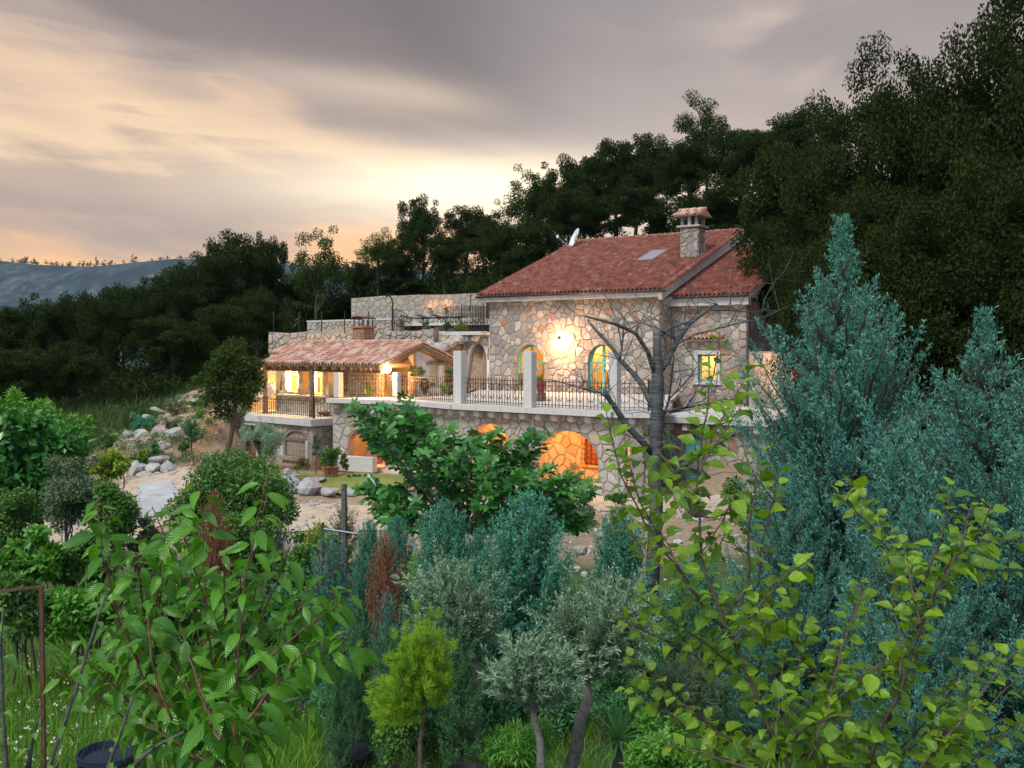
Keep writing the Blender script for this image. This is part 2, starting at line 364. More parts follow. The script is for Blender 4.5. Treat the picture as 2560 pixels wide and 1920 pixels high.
M['leaf_shrub'] = leaf_mat('shrub_leaves', (0.03, 0.10, 0.022), (0.12, 0.26, 0.05), 0.42, 0.22)
M['leaf_shrub2'] = leaf_mat('shrub_leaves_grey', (0.06, 0.10, 0.055), (0.16, 0.23, 0.13), 0.5, 0.2)
M['leaf_bright'] = leaf_mat('bright_shrub_leaves', (0.05, 0.18, 0.025), (0.15, 0.38, 0.05), 0.4, 0.3)
M['leaf_yellow'] = leaf_mat('yellow_green_leaves', (0.16, 0.26, 0.03), (0.34, 0.46, 0.06), 0.5, 0.35)
M['leaf_topiary'] = leaf_mat('ochre_green_leaves', (0.06, 0.09, 0.025), (0.17, 0.19, 0.06), 0.5, 0.2)
M['leaf_yucca'] = leaf_mat('yucca_leaves', (0.04, 0.17, 0.05), (0.10, 0.30, 0.08), 0.4, 0.2)
M['grass'] = leaf_mat('grass_blades', (0.06, 0.19, 0.02), (0.23, 0.44, 0.05), 0.6, 0.35, (0.40, 0.38, 0.14))
M['grass_dark'] = leaf_mat('meadow_grass', (0.025, 0.055, 0.012), (0.07, 0.12, 0.028), 0.6, 0.3)
M['flower_pink'] = leaf_mat('pink_petals', (0.45, 0.02, 0.06), (0.65, 0.08, 0.14), 0.5, 0.3)
M['flower_white'] = leaf_mat('white_petals', (0.6, 0.6, 0.55), (0.8, 0.8, 0.75), 0.5, 0.3)

# ------------------------------------------------------------------ layout frames
U = Vector((0.83, -0.557, 0)).normalized(); VB = Vector((-U.y, U.x, 0))       # along the house front, and back into it
HO = Vector((-1.16, 50.75, 0))
ZF = -2.14       # upper terrace
ZL = -3.10       # lower terrace
ZG = -5.05       # garden level
PU = Vector((0.764, -0.647, 0)).normalized(); PV = Vector((-PU.y, PU.x, 0))   # pavilion
PE = Vector((-5.57, 41.7, 0))                                                 # its front eave corner
class Pl:
    """vertical plane: origin O, along U, outward normal N"""
    def __init__(s, O, U_, N): s.O = Vector(O); s.U = Vector(U_).normalized(); s.N = Vector(N).normalized()
    @staticmethod
    def two(a, b_):
        a = Vector((a[0], a[1], 0)); b_ = Vector((b_[0], b_[1], 0)); u = (b_-a).normalized(); n = Vector((u.y, -u.x, 0))
        p = Pl(a, u, n); p.len = (b_-a).length; return p
    def at(s, u, z, d=0.0): return Vector((s.O.x + s.U.x*u + s.N.x*d, s.O.y + s.U.y*u + s.N.y*d, z))
    def px(s, px, py=None):
        r = (px-1280.0)/F; u = (r*s.O.y - s.O.x)/(s.U.x - r*s.U.y)
        if py is None: return u
        Y = s.O.y + s.U.y*u; return u, (HZ-py)/F*Y
def floor_px(px, py, z): return P(px, py, z*F/(HZ-py))
HF = Pl(HO, U, -VB)                                   # main house front
WING_BACK = 1.25; LH = 9.5
WF = Pl(HO + U*LH + VB*WING_BACK, U, -VB)             # wing front
HS = Pl(HO + U*LH, VB, U)                             # right side return of the main block
TE = [floor_px(822, 996, ZF), floor_px(1015, 1001, ZF), floor_px(1138, 1011, ZF), floor_px(1325, 1020, ZF), floor_px(1535, 1030, ZF), floor_px(1625, 1031, ZF)]
LT = [floor_px(554, 1031, ZL), floor_px(777, 1049, ZL), floor_px(831, 1046, ZL)]

def inrect(x, y, O, A, B_, a0, a1, b0, b1):
    dx = x-O.x; dy = y-O.y; a = dx*A.x+dy*A.y; b_ = dx*B_.x+dy*B_.y
    return (a > a0) & (a < a1) & (b_ > b0) & (b_ < b1)
CP = np.array([(-30, -5, -4.2), (-10, -2, -4.2), (0, -2, -4.2), (10, -2, -4.2), (30, -5, -3), (-8, 10, -4.25), (0, 10, -4.2), (8, 10, -4.2), (22, 10, -3.4), (-22, 10, -4.4),
    (-10, 20, -4.75), (0, 20, -4.7), (10, 20, -4.5), (20, 22, -3.2), (-24, 24, -4.9), (-15, 28, -5), (-5, 28, -5), (5, 28, -4.95), (12, 30, -4.4), (20, 32, -2.4),
    (-12, 34, -5.1), (-4, 35, -5.05), (3, 32, -5.0), (-8, 38, -5.1), (-8, 41, -5.1), (-15, 39, -5.1), (-20, 34, -5.0), (-28, 34, -5.0), (-19, 41, -4.6),
    (-14.9, 43, -3.7), (-14.3, 46.5, -2.9), (-11, 41.5, -5.15), (-12.3, 42.8, -5.1), (-13.2, 44.2, -4.8), (-17.3, 44.5, -3.8), (-20, 48, -3.7), (-20, 53, -3.2), (-19.5, 57, -2.8), (-26, 50, -3.9), (-28, 60, -4.0), (-40, 50, -6), (-40, 60, -7), (-45, 30, -6.5),
    (-16, 60, -2.2), (-14, 52, -2.0), (-12.5, 51, -0.9), (-8, 52, -0.7), (-7.5, 54.5, 0.9), (-3, 53.5, 0.4), (-9.5, 58, 1.2), (-6, 60, 1.5), (-2, 58.5, 1.7), (-3, 55, 0.9), (-8, 66, 3.3), (0, 66, 3.5), (-12, 66, -0.6),
    (-7, 75, 4.0), (0, 80, 5.5), (8, 80, 7.0), (16, 82, 10.0), (26, 75, 11), (-20, 70, -1.5), (-28, 72, -3.0), (-14, 78, 2.5), (-45, 75, -9),
    (14, 52, -1.0), (16, 44, -2.0), (22, 42, 0.5), (26, 50, 4.0), (20, 62, 5.5), (34, 40, 4.0), (30, 62, 9), (12, 38, -4.5), (15, 34, -3.8), (0, 95, 6), (20, 98, 12), (-25, 95, -3), (45, 80, 15), (45, 20, 2), (45, 100, 16), (-45, 100, -12)], dtype=float)
def terrain(x, y):
    x = np.asarray(x, dtype=float); y = np.asarray(y, dtype=float); sh = x.shape; X = x.ravel(); Y = y.ravel()
    d2 = (X[:, None]-CP[None, :, 0])**2 + (Y[:, None]-CP[None, :, 1])**2
    w = 1/(d2+1.5)**2.0
    z = (w*CP[None, :, 2]).sum(1)/w.sum(1)
    # beyond the plot the land falls into the valley on the left and carries on uphill on the right
    far = np.clip((Y-100)/500, 0, 1); lat = np.clip((-X-45)/300, 0, 1)
    z = z*(1-far) + far*(-55) ; z = z*(1-lat)+lat*(-45)
    z = z + 0.05*np.sin(X*1.7+Y*0.6)+0.04*np.sin(Y*2.3-X*0.9)
    # cut the buildings into the slope
    m = inrect(X, Y, HO, U, VB, -0.2, LH+4.2, -0.2, 19.5) | inrect(X, Y, HO, U, VB, -0.2, LH+4.0, -12, 0.2)
    z = np.where(m, np.minimum(z, ZG-0.1), z)
    TO = Vector((-7.6, 43.2, 0))
    te = inrect(X, Y, TO, U, VB, -0.3, 16.0, -2.2, 9.9)
    z = np.where(te, np.minimum(z, ZF-0.35), z)
    te = inrect(X, Y, TO, U, VB, 0.0, 16.0, -2.2, 4.2)
    z = np.where(te, np.minimum(z, ZG-0.1), z)
    pv = inrect(X, Y, PE, -PU, PV, -0.3, 10.4, -1.6, 5.2)
    z = np.where(pv, np.minimum(z, ZL-0.3), z)
    lo = inrect(X, Y, Vector((-8.7, 43.1, 0)), -PU, PV, -1.0, 5.6, -1.2, 2.6)
    z = np.where(lo, np.minimum(z, ZG-0.1), z)
    return z.reshape(sh)
def tz(x, y): return float(terrain(np.array([x]), np.array([y]))[0])

# ------------------------------------------------------------------ ground, road, lawn, hills
def axis(lo, hi, fine_lo, fine_hi, step, grow=1.35):
    a = list(np.arange(fine_lo, fine_hi+1e-6, step)); d = step; v = fine_hi
    while v < hi: d *= grow; v += d; a.append(v)
    d = step; v = fine_lo
    while v > lo: d *= grow; v -= d; a.insert(0, v)
    return np.array(a)
def grid_faces(nx, ny):
    i = np.arange(ny-1)[:, None]*nx; j = np.arange(nx-1)[None, :]
    return np.stack([i+j, i+j+1, i+j+1+nx, i+j+nx], axis=-1).reshape(-1, 4)
def ground():
    m = new_mat('ground_soil', 0.95); nt = m.node_tree; b = NB(nt); p = base_color(m)
    g = b.n('ShaderNodeNewGeometry'); pos = g.outputs['Position']
    n = b.noise(pos, 0.35, 6, 0.6); n2 = b.noise(pos, 3.0, 8, 0.7); n3 = b.noise(pos, 12, 6, 0.7)
    green = b.ramp(n2, [(0.3, (0.030, 0.055, 0.016)), (0.7, (0.09, 0.14, 0.04))])
    soil = b.ramp(n3, [(0.3, (0.22, 0.14, 0.09)), (0.5, (0.40, 0.28, 0.19)), (0.7, (0.52, 0.42, 0.32))])
    sp = b.n('ShaderNodeSeparateXYZ'); nt.links.new(pos, sp.inputs[0]); x, y, z = sp.outputs
    # bare rubbly earth in a band before and behind the garden buildings, grass elsewhere
    band = b.m('MULTIPLY', b.sstep(y, 20.5, 23.5), b.sstep(y, 62, 56)); band = b.m('MULTIPLY', band, b.m('MULTIPLY', b.sstep(x, -18.5, -16.5), b.sstep(x, 17, 14)))
    f = b.m('MULTIPLY', band, b.sstep(b.m('ADD', n, b.m('MULTIPLY', n2, 0.4)), 0.50, 0.62)); f = b.m('MAXIMUM', f, b.m('MULTIPLY', band, 0.75))
    nt.links.new(b.mix(f, green, soil), p.inputs['Base Color']); bump(b, p, b.m('ADD', n2, n3), 0.9, 0.08)
    xs = axis(-1900, 1900, -32, 32, 0.45); ys = axis(-60, 2300, -2, 84, 0.45)
    X, Y = np.meshgrid(xs, ys); Z = terrain(X, Y)
    me = npmesh('ground', np.stack([X, Y, Z], -1), grid_faces(len(xs), len(ys)), m, smooth=True)
    obj('ground', me, kind='structure')
ground()
def sheet(name, poly_px, zoff, mat, step=0.16, kind='structure', res=None, zfix=None, jag=0.0):
    """a sheet lying on the ground inside a polygon given by (x, y) world points"""
    pts = np.array([(p[0], p[1]) for p in poly_px]); lo = pts.min(0); hi = pts.max(0)
    xs = np.arange(lo[0], hi[0]+step, step); ys = np.arange(lo[1], hi[1]+step, step)
    X, Y = np.meshgrid(xs, ys); Xc = X[:-1, :-1]+step/2; Yc = Y[:-1, :-1]+step/2
    ins = np.zeros(Xc.shape, bool); n = len(pts)
    for i in range(n):
        x1, y1 = pts[i]; x2, y2 = pts[(i+1) % n]
        c = ((y1 > Yc) != (y2 > Yc)) & (Xc < (x2-x1)*(Yc-y1)/(y2-y1+1e-12)+x1); ins ^= c
    Z = terrain(X, Y)+zoff
    Fq = grid_faces(len(xs), len(ys))[ins.ravel()]
    used = np.unique(Fq); rm = np.full(X.size, -1); rm[used] = np.arange(len(used))
    V = np.stack([X, Y, Z], -1).reshape(-1, 3)[used]
    return obj(name, npmesh(name, V, rm[Fq], mat, smooth=True), kind=kind)
def gp(px, py, z=ZG): p = floor_px(px, py, z); return (p.x, p.y)
M['road'] = simple('sandy_gravel', (0.50, 0.40, 0.31), 0.95, 0.22, 4, 0.9, bd=0.03)
M['concrete_path'] = simple('pale_concrete', (0.40, 0.42, 0.44), 0.9, 0.2, 1.5)
M['lawn'] = simple('lawn_turf', (0.17, 0.21, 0.045), 0.95, 0.3, 5, 0.8)
sheet('road', [gp(-260, 1335), gp(-260, 1440), gp(120, 1432), gp(330, 1380), gp(440, 1300), gp(520, 1262), gp(640, 1330), gp(900, 1335), gp(1200, 1300), gp(1500, 1275), gp(1700, 1300), gp(1900, 1310), gp(1900, 1262), gp(1500, 1240), gp(1100, 1262), gp(850, 1270), gp(700, 1275), gp(600, 1240), gp(470, 1180), gp(330, 1195), gp(280, 1235), gp(290, 1285), gp(150, 1318)], 0.03, M['road'])
sheet('concrete_path', [gp(345, 1218), gp(425, 1210), gp(450, 1235), gp(400, 1290), gp(345, 1330), gp(250, 1370), gp(255, 1345), gp(318, 1310), gp(350, 1270)], 0.075, M['concrete_path'], 0.12)
LAWN = [gp(590, 1192), gp(700, 1182), gp(870, 1182), gp(1010, 1186), gp(1040, 1215), gp(900, 1240), gp(760, 1238), gp(650, 1228), gp(590, 1215)]
sheet('lawn', LAWN, 0.07, M['lawn'], 0.14)
def hills():
    m = new_mat('karst_hillside', 0.95); nt = m.node_tree; b = NB(nt); p = base_color(m)
    g = b.n('ShaderNodeNewGeometry'); pos = g.outputs['Position']
    mp = b.n('ShaderNodeMapping'); mp.inputs['Scale'].default_value = (1, .22, .8); nt.links.new(pos, mp.inputs[0]); pos = mp.outputs[0]
    n = b.noise(pos, 0.022, 9, 0.72, 0.3); n2 = b.noise(pos, 0.14, 6, 0.75)
    f = b.m('ADD', b.m('MULTIPLY', n, 0.6), b.m('MULTIPLY', n2, 0.45))
    col = b.ramp(f, [(0.43, (0.006, 0.020, 0.028)), (0.51, (0.014, 0.034, 0.042)), (0.56, (0.036, 0.058, 0.072)), (0.66, (0.12, 0.14, 0.155))])  # haze blue and shade mixed into the rock and scrub colours
    nt.links.new(col, p.inputs['Base Color']); bump(b, p, f, 1.0, 6.0)
    rng = np.random.default_rng(5)
    nx, ny = 220, 60
    xs = np.linspace(-1500, 1700, nx); t = np.linspace(0, 1, ny)
    ridge_px = [(-1500, 560), (-600, 600), (-100, 640), (0, 652), (90, 662), (150, 664), (230, 667), (330, 657), (430, 647), (500, 648), (560, 655), (740, 662), (900, 668), (1300, 690), (1900, 720), (3400, 740)]
    R = [( (a-1280)/F*1500, (HZ-b_)/F*1500) for a, b_ in ridge_px]
    zr = np.interp(xs, [r[0] for r in R], [r[1] for r in R])
    X = np.repeat(xs[None, :], ny, 0); Y = 700 + t[:, None]*800 + 0*X; Z = -62 + (zr[None, :]+62)*(t[:, None]**1.12)
    for k in range(7):
        fx, fy, ph = rng.normal()*0.012*(1+k*.6), rng.normal()*0.014*(1+k*.6), rng.random()*6
        amp = 7/(1+k*.7)*np.sin(t[:, None]*math.pi)*(1-t[:, None])*1.5; Z = Z + amp*np.sin(fx*X+fy*Y+ph)
    X2 = np.repeat(xs[None, :], 6, 0); t2 = np.linspace(0.1, 1, 6)[:, None]; Y2 = 1500+600*t2+0*X2; Z2 = zr[None, :]-150*t2**1.5-0*X2
    V = np.concatenate([np.stack([X, Y, Z], -1).reshape(-1, 3), np.stack([X2, Y2, Z2], -1).reshape(-1, 3)])
    obj('hills', npmesh('hills', V, grid_faces(nx, ny+6), m, smooth=True), kind='structure')
    # scrub and small pines along the crest, and shrubs over the slope
    parts = []
    px = rng.random(620)*1900-1100
    for x in px:
        i = np.interp(x, xs, zr); h = rng.gamma(2.2, 1.3)+1.0
        if rng.random() < .12: h *= 1.7
        c = np.array([x, 1500+rng.normal()*3, i]); nn = 26
        q = rng.normal(size=(nn, 3))*[h*.22, h*.22, h*.28]+[0, 0, h*.5]
        parts.append(leaves_geo(c+q, rvec(rng, nn), rvec(rng, nn), h*.35, h*.28))
    V, Fq = join_geo(parts)
    o = obj('ridge_scrub', npmesh('ridge_scrub', V, Fq, M['leaf_wood']), kind='stuff'); tag(o, 'tiny pines and scrub along the crest of the far grey hill', 'scrub')
hills()

# ------------------------------------------------------------------ stones
def clip(poly, mx, my, nx, ny):
    out = []; n = len(poly)
    for i in range(n):
        a = poly[i]; b_ = poly[(i+1) % n]; da = (a[0]-mx)*nx+(a[1]-my)*ny; db = (b_[0]-mx)*nx+(b_[1]-my)*ny
        if da <= 0: out.append(a)
        if (da < 0) != (db < 0) and da != db: t = da/(da-db); out.append((a[0]+(b_[0]-a[0])*t, a[1]+(b_[1]-a[1])*t))
    return out
def cells(u0, u1, z0, z1, size, seed, aspect=1.0, jit=0.52):
    rng = random.Random(seed); S = []
    ny = max(1, round((z1-z0)/size)); nx = max(1, round((u1-u0)/(size*aspect))); du = (u1-u0)/nx; dz = (z1-z0)/ny
    for j in range(ny):
        for i in range(nx):
            if rng.random() < 0.13: continue
            S.append((u0+(i+.5+(.25 if j % 2 else -.25)+rng.uniform(-jit, jit))*du, z0+(j+.5+rng.uniform(-jit, jit))*dz))
    A = np.array(S); out = []
    for k, (x, y) in enumerate(S):
        d = ((A-[x, y])**2).sum(1); ix = np.argsort(d)[1:18]
        poly = [(u0, z0), (u1, z0), (u1, z1), (u0, z1)]
        for q in ix:
            ox, oy = S[q]; poly = clip(poly, (x+ox)/2, (y+oy)/2, ox-x, oy-y)
            if len(poly) < 3: break
        if len(poly) >= 3: out.append(poly)
    return out
def pip(x, y, poly):
    c = False; n = len(poly)
    for i in range(n):
        x1, y1 = poly[i]; x2, y2 = poly[(i+1) % n]
        if (y1 > y) != (y2 > y) and x < (x2-x1)*(y-y1)/(y2-y1)+x1: c = not c
    return c
def nearest_on(x, y, poly):
    best = None; bd = 1e9; n = len(poly)
    for i in range(n):
        x1, y1 = poly[i]; x2, y2 = poly[(i+1) % n]; dx, dy = x2-x1, y2-y1; t = max(0, min(1, ((x-x1)*dx+(y-y1)*dy)/(dx*dx+dy*dy+1e-12)))
        qx, qy = x1+dx*t, y1+dy*t; d = (qx-x)**2+(qy-y)**2
        if d < bd: bd = d; best = (qx, qy)
    return best
def stone_geo(pl, poly, rng, gap=0.011, h=0.034):
    cx = sum(p[0] for p in poly)/len(poly); cy = sum(p[1] for p in poly)/len(poly)
    pts = []
    for i, (x, y) in enumerate(poly):                  # soften the corners a little
        xa, ya = poly[i-1]; xb, yb = poly[(i+1) % len(poly)]
        if math.hypot(xb-x, yb-y) < 0.03: continue
        x, y = x*.86+(xa+xb)*.07, y*.86+(ya+yb)*.07
        d = math.hypot(x-cx, y-cy); k = max(0.3, 1-gap/max(d, 1e-3)); pts.append((cx+(x-cx)*k, cy+(y-cy)*k))
    n = len(pts)
    if n < 3: return None
    hh = h*rng.uniform(0.6, 1.25); V = []
    for s_, d_ in ((1, -0.01), (0.97, hh*.7), (0.80, hh)):
        for x, y in pts: V.append(pl.at(cx+(x-cx)*s_, cy+(y-cy)*s_, d_+(rng.uniform(-.008, .008) if d_ > 0 else 0)))
    V.append(pl.at(cx, cy, hh+rng.uniform(-.004, .012)))
    fs = []
    for r in (0, 1):
        for i in range(n): j = (i+1) % n; fs.append((r*n+i, r*n+j, (r+1)*n+j, (r+1)*n+i))
    for i in range(n): fs.append((2*n+i, 2*n+(i+1) % n, 3*n))
    return V, fs
class StoneSet:
    """all stones of one thing; the largest 300 become objects, the rest one stuff part"""
    def __init__(s, root, cap=300): s.root = root; s.items = []; s.cap = cap
    def add(s, parent, pl, u0, u1, z0, z1, size, seed, mat, holes=(), aspect=1.0, h=0.034, gap=0.011, w=1.0, outline=None):
        rng = random.Random(seed+99)
        for poly in cells(u0, u1, z0, z1, size, seed, aspect):
            cx = sum(p[0] for p in poly)/len(poly); cy = sum(p[1] for p in poly)/len(poly)
            if any(pip(cx, cy, hh) for hh in holes): continue
            if outline and not pip(cx, cy, outline): continue
            for hh in holes: poly = [nearest_on(x, y, hh) if pip(x, y, hh) else (x, y) for x, y in poly]
            if outline: poly = [(x, y) if pip(x, y, outline) else nearest_on(x, y, outline) for x, y in poly]
            g = stone_geo(pl, poly, rng, gap, h)
            if g:
                a = 0.5*abs(sum(poly[i][0]*poly[(i+1) % len(poly)][1]-poly[(i+1) % len(poly)][0]*poly[i][1] for i in range(len(poly))))
                if a > 0.006: s.items.append((a*w, parent, mat, g))
    def finish(s):
        s.items.sort(key=lambda q: -q[0])
        for a, parent, mat, (V, fs) in s.items[:s.cap]: MB().add(V, fs).build('stone', mat, parent)
        rest = {}
        for a, parent, mat, (V, fs) in s.items[s.cap:]: rest.setdefault(mat.name, (mat, MB()))[1].add(V, fs)
        for k, (mat, mb) in rest.items(): mb.build('small_stones', mat, s.root, 'stuff')
def wall_panel(name, pl, outline, holes, thick, mat, parent, kind=None):
    """front, back and reveals of a wall with real openings"""
    mb = MB(); rings = [outline]+list(holes)
    tri = tessellate_polygon([[Vector((x, y, 0)) for x, y in r] for r in rings]); flat = [p for r in rings for p in r]
    for d in (0, -thick): mb.add([pl.at(x, y, d) for x, y in flat], [tuple(t) for t in tri])
    for r in rings:
        n = len(r); V = [pl.at(x, y, d) for d in (0, -thick) for x, y in r]
        mb.add(V, [(i, (i+1) % n, n+(i+1) % n, n+i) for i in range(n)])
    return mb.build(name, mat, parent, kind)
def rect(u0, u1, z0, z1): return [(u0, z0), (u1, z0), (u1, z1), (u0, z1)]
def arch(u0, u1, zb, zs, zt, n=14):
    c = (u0+u1)/2; r = (u1-u0)/2
    return [(u0, zb), (u1, zb)] + [(c+r*math.cos(math.pi*i/n), zs+(zt-zs)*math.sin(math.pi*i/n)) for i in range(n+1)]
def voussoirs(parent, pl, u0, u1, zs, zt, mat, k=9, w=0.22, d=0.075, name='arch_stone'):
    c = (u0+u1)/2; r = (u1-u0)/2; rz = zt-zs
    for i in range(k):
        a0 = math.pi*(i+.04)/k; a1 = math.pi*(i+.96)/k; V = []
        for dd in (-0.02, d):
            for rr, aa in ((0, a0), (0, a1), (w, a1), (w, a0)): V.append(pl.at(c+(r+rr)*math.cos(aa), zs+(rz+rr)*math.sin(aa), dd))
        MB().add(V, [(0, 1, 2, 3), (7, 6, 5, 4), (0, 4, 5, 1), (1, 5, 6, 2), (2, 6, 7, 3), (3, 7, 4, 0)]).build(name, mat, parent)
def slab(poly, z0, z1): 
    mb = MB(); n = len(poly); tri = tessellate_polygon([[Vector((p[0], p[1], 0)) for p in poly]])
    for z in (z0, z1): mb.add([(p[0], p[1], z) for p in poly], [tuple(t) for t in tri])
    mb.add([(p[0], p[1], z) for z in (z0, z1) for p in poly], [(i, (i+1) % n, n+(i+1) % n, n+i) for i in range(n)])
    return mb
def point(name, loc, watts, col, r=0.06):
    l = bpy.data.lights.new(name, 'POINT'); l.energy = watts; l.color = col; l.shadow_soft_size = r
    o = bpy.data.objects.new(name, l); o.location = loc; C.objects.link(o); return o
ORANGE = (1.0, 0.36, 0.075); WARM = (1.0, 0.47, 0.17); YELLOW = (1.0, 0.58, 0.17)

# ------------------------------------------------------------------ roof tiles
def tile_mesh(w, l, mat, name):
    prof = [(-.5, 0.0), (-.34, 0.0), (-.27, 0.05), (-.14, 0.105), (0.0, 0.122), (.14, 0.105), (.27, 0.05), (.34, 0.0), (.5, 0.0)]
    V = []; fs = []; n = len(prof)
    for s_, lift in ((0, 0.060), (l, 0.006)):
        for x, z in prof: V.append((x*w, s_, z*w/.22+lift))
    for x, z in prof: V.append((x*w, 0.0, z*w/.22+0.002))
    for i in range(n-1): fs.append((i, i+1, n+i+1, n+i)); fs.append((2*n+i, 2*n+i+1, i+1, i))
    me = bpy.data.meshes.new(name); me.from_pydata(V, [], fs); me.materials.append(mat); me.update(); return me
def tiled_plane(root, O, Ud, S, n_u, n_s, w, expo, l, mat, cap=300, keep=None, seed=1, right_first=False):
    """O corner at the eave, Ud along the eave, S up the slope (unit vectors)"""
    me = tile_mesh(w, l, mat, 'roof_tile'); Nn = Ud.cross(S).normalized(); R = Matrix((Ud, S, Nn)).transposed()
    if Nn.z < 0: R = Matrix((-Ud, S, -Nn)).transposed()
    rng = random.Random(seed); base = np.array([v.co[:] for v in me.vertices]); bf = [tuple(p.vertices) for p in me.polygons]
    Vs = []; k = 0; cnt = 0
    for j in range(n_s):
        for i in range(n_u):
            p = O + Ud*((i+.5)*w) + S*(j*expo)
            if keep and not keep(p, i, j): continue
            rot = R.to_4x4() @ Matrix.Rotation(rng.uniform(-.015, .015), 4, 'Z'); mtx = Matrix.Translation(p+Vector((0, 0, rng.uniform(-.004, .006)))) @ rot
            if cnt < cap:
                o = bpy.data.objects.new('roof_tile', me); C.objects.link(o); o.parent = root; o.matrix_local = mtx; cnt += 1
            else:
                a = np.array(mtx); Vs.append(base@a[:3, :3].T + a[:3, 3]); k += 1
    if Vs:
        nb = len(base); Fq = (np.array(bf)[None]+np.arange(k)[:, None, None]*nb).reshape(-1, 4)
        obj('roof_tiles', npmesh('roof_tiles', np.concatenate(Vs), Fq, mat), root, 'stuff')

# ------------------------------------------------------------------ main house
house = thing('stone_house', 'large two storey stone house with red tiled gable roof and two teal arched doors', 'house', (HO.x, HO.y, 0))
hst = StoneSet(house)
ZE = 2.50
def px2(pl, x, y): return pl.px(x, y)
def uo(pl, x): return pl.px(x)
d1 = (uo(HF, 1290), uo(HF, 1361)); d2 = (uo(HF, 1470), uo(HF, 1540))
def zz(pl, x, y): return pl.px(x, y)[1]
zs1 = zz(HF, 1325, 906); zt1 = zz(HF, 1325, 861)
door_holes = [arch(d1[0], d1[1], ZF+0.02, zs1, zt1), arch(d2[0], d2[1], ZF+0.02, zs1, zt1+0.02)]
hw = wall_panel('front_wall', HF, rect(0, LH, ZG, ZE), door_holes, 0.45, M['mortar'], house)
pad = 0.0
vh = [arch(d[0]-.14, d[1]+.14, ZF, zs1, zt1+.14) for d in (d1, d2)]
hst.add(hw, HF, 0.0, LH, ZF, ZE-0.02, 0.345, 11, M['stone_facade'], vh)
for d in (d1, d2): voussoirs(hw, HF, d[0], d[1], zs1, zt1, M['stone_facade'], 9, 0.16, 0.07)
# side return and its corner pier
sw = wall_panel('side_wall', HS, rect(0.45, 19, ZG, ZE), [], 0.4, M['mortar'], house)
hst.add(sw, HS, 0.0, WING_BACK, ZF-.7, ZE-.02, 0.40, 12, M['stone_facade'])
# gable triangle on the right side
rise = 0.36; slope = Vector((0, 0, 0))
SL = (VB + Vector((0, 0, rise))).normalized(); slen = 10.0*math.sqrt(1+rise*rise)
gb = MB(); gpts = [HS.at(0, ZE), HS.at(19, ZE), HS.at(9.5, ZE+9.3*rise)]
gb.add(gpts + [p - U*0.4 for p in gpts], [(0, 1, 2), (5, 4, 3), (0, 2, 5, 3), (1, 4, 5, 2)]).build('gable_wall', M['mortar'], house)
# wing
WLEN = WF.px(1868)
w0, w1 = WF.px(1746), WF.px(1792); wz0 = zz(WF, 1765, 953); wz1 = zz(WF, 1765, 886)
wing_z0 = -2.95
ww = wall_panel('wing_wall', WF, rect(0, WLEN, ZG, ZE-0.35), [rect(w0, w1, wz0, wz1)], 0.4, M['mortar'], house)
hst.add(ww, WF, 0.0, WLEN, wing_z0, ZE-.37, 0.36, 13, M['stone_facade'], [rect(w0-.2, w1+.2, wz0-.16, wz1+.2)])
WR = Pl(WF.at(WLEN, 0), VB, U)
rw = wall_panel('wing_side_wall', WR, rect(0, 10, ZG, ZE-.35), [], 0.4, M['mortar'], house)
hst.add(rw, WR, 0.0, 4.0, wing_z0, ZE-.37, 0.45, 14, M['stone_facade'], w=0.5)
# window of the wing: stone frame, sill, teal casement and little tiled hood
MB().box(WF.at((w0+w1)/2, wz0-.16, .02), w1-w0+.5, .22, .15, (U, VB), .01).build('window_sill', M['concrete'], house)
MB().box(WF.at((w0+w1)/2, wz1, .02), w1-w0+.4, .16, .18, (U, VB), .01).build('lintel', M['concrete'], house)
for sgn, uu in ((-1, w0-.09), (1, w1+.09)): MB().box(WF.at(uu, wz0, .02), .18, .16, wz1-wz0, (U, VB), .01).build('window_jamb', M['concrete'], house)
wn = MB()
for uu in (w0+.05, w1-.05, (w0+w1)/2): wn.box(WF.at(uu, wz0+.004, -.16), .085, .07, wz1-wz0-.008, (U, VB))
for zb in (wz0+.004, wz1-.09): wn.box(WF.at((w0+w1)/2, zb, -.161), w1-w0-.01, .06, .085, (U, VB))
wo = wn.build('casement_window', M['teal'], house)
MB().add([WF.at(w0, wz0, -.19), WF.at(w1, wz0, -.19), WF.at(w1, wz1, -.19), WF.at(w0, wz1, -.19)], [(0, 1, 2, 3)]).build('pane', M['glass'], wo)
hood = MB().box(WF.at((w0+w1)/2, wz1+.62, .14), w1-w0+1.15, .42, .07, (U, VB)).build('window_hood', M['wood_grey'], house)
hs = (VB+Vector((0, 0, .5))).normalized()
tiled_plane(hood, WF.at((w0+w1)/2-.95, wz1+.70, .42), U, hs, 9, 2, .2, .22, .30, M['tile_old'], 300)
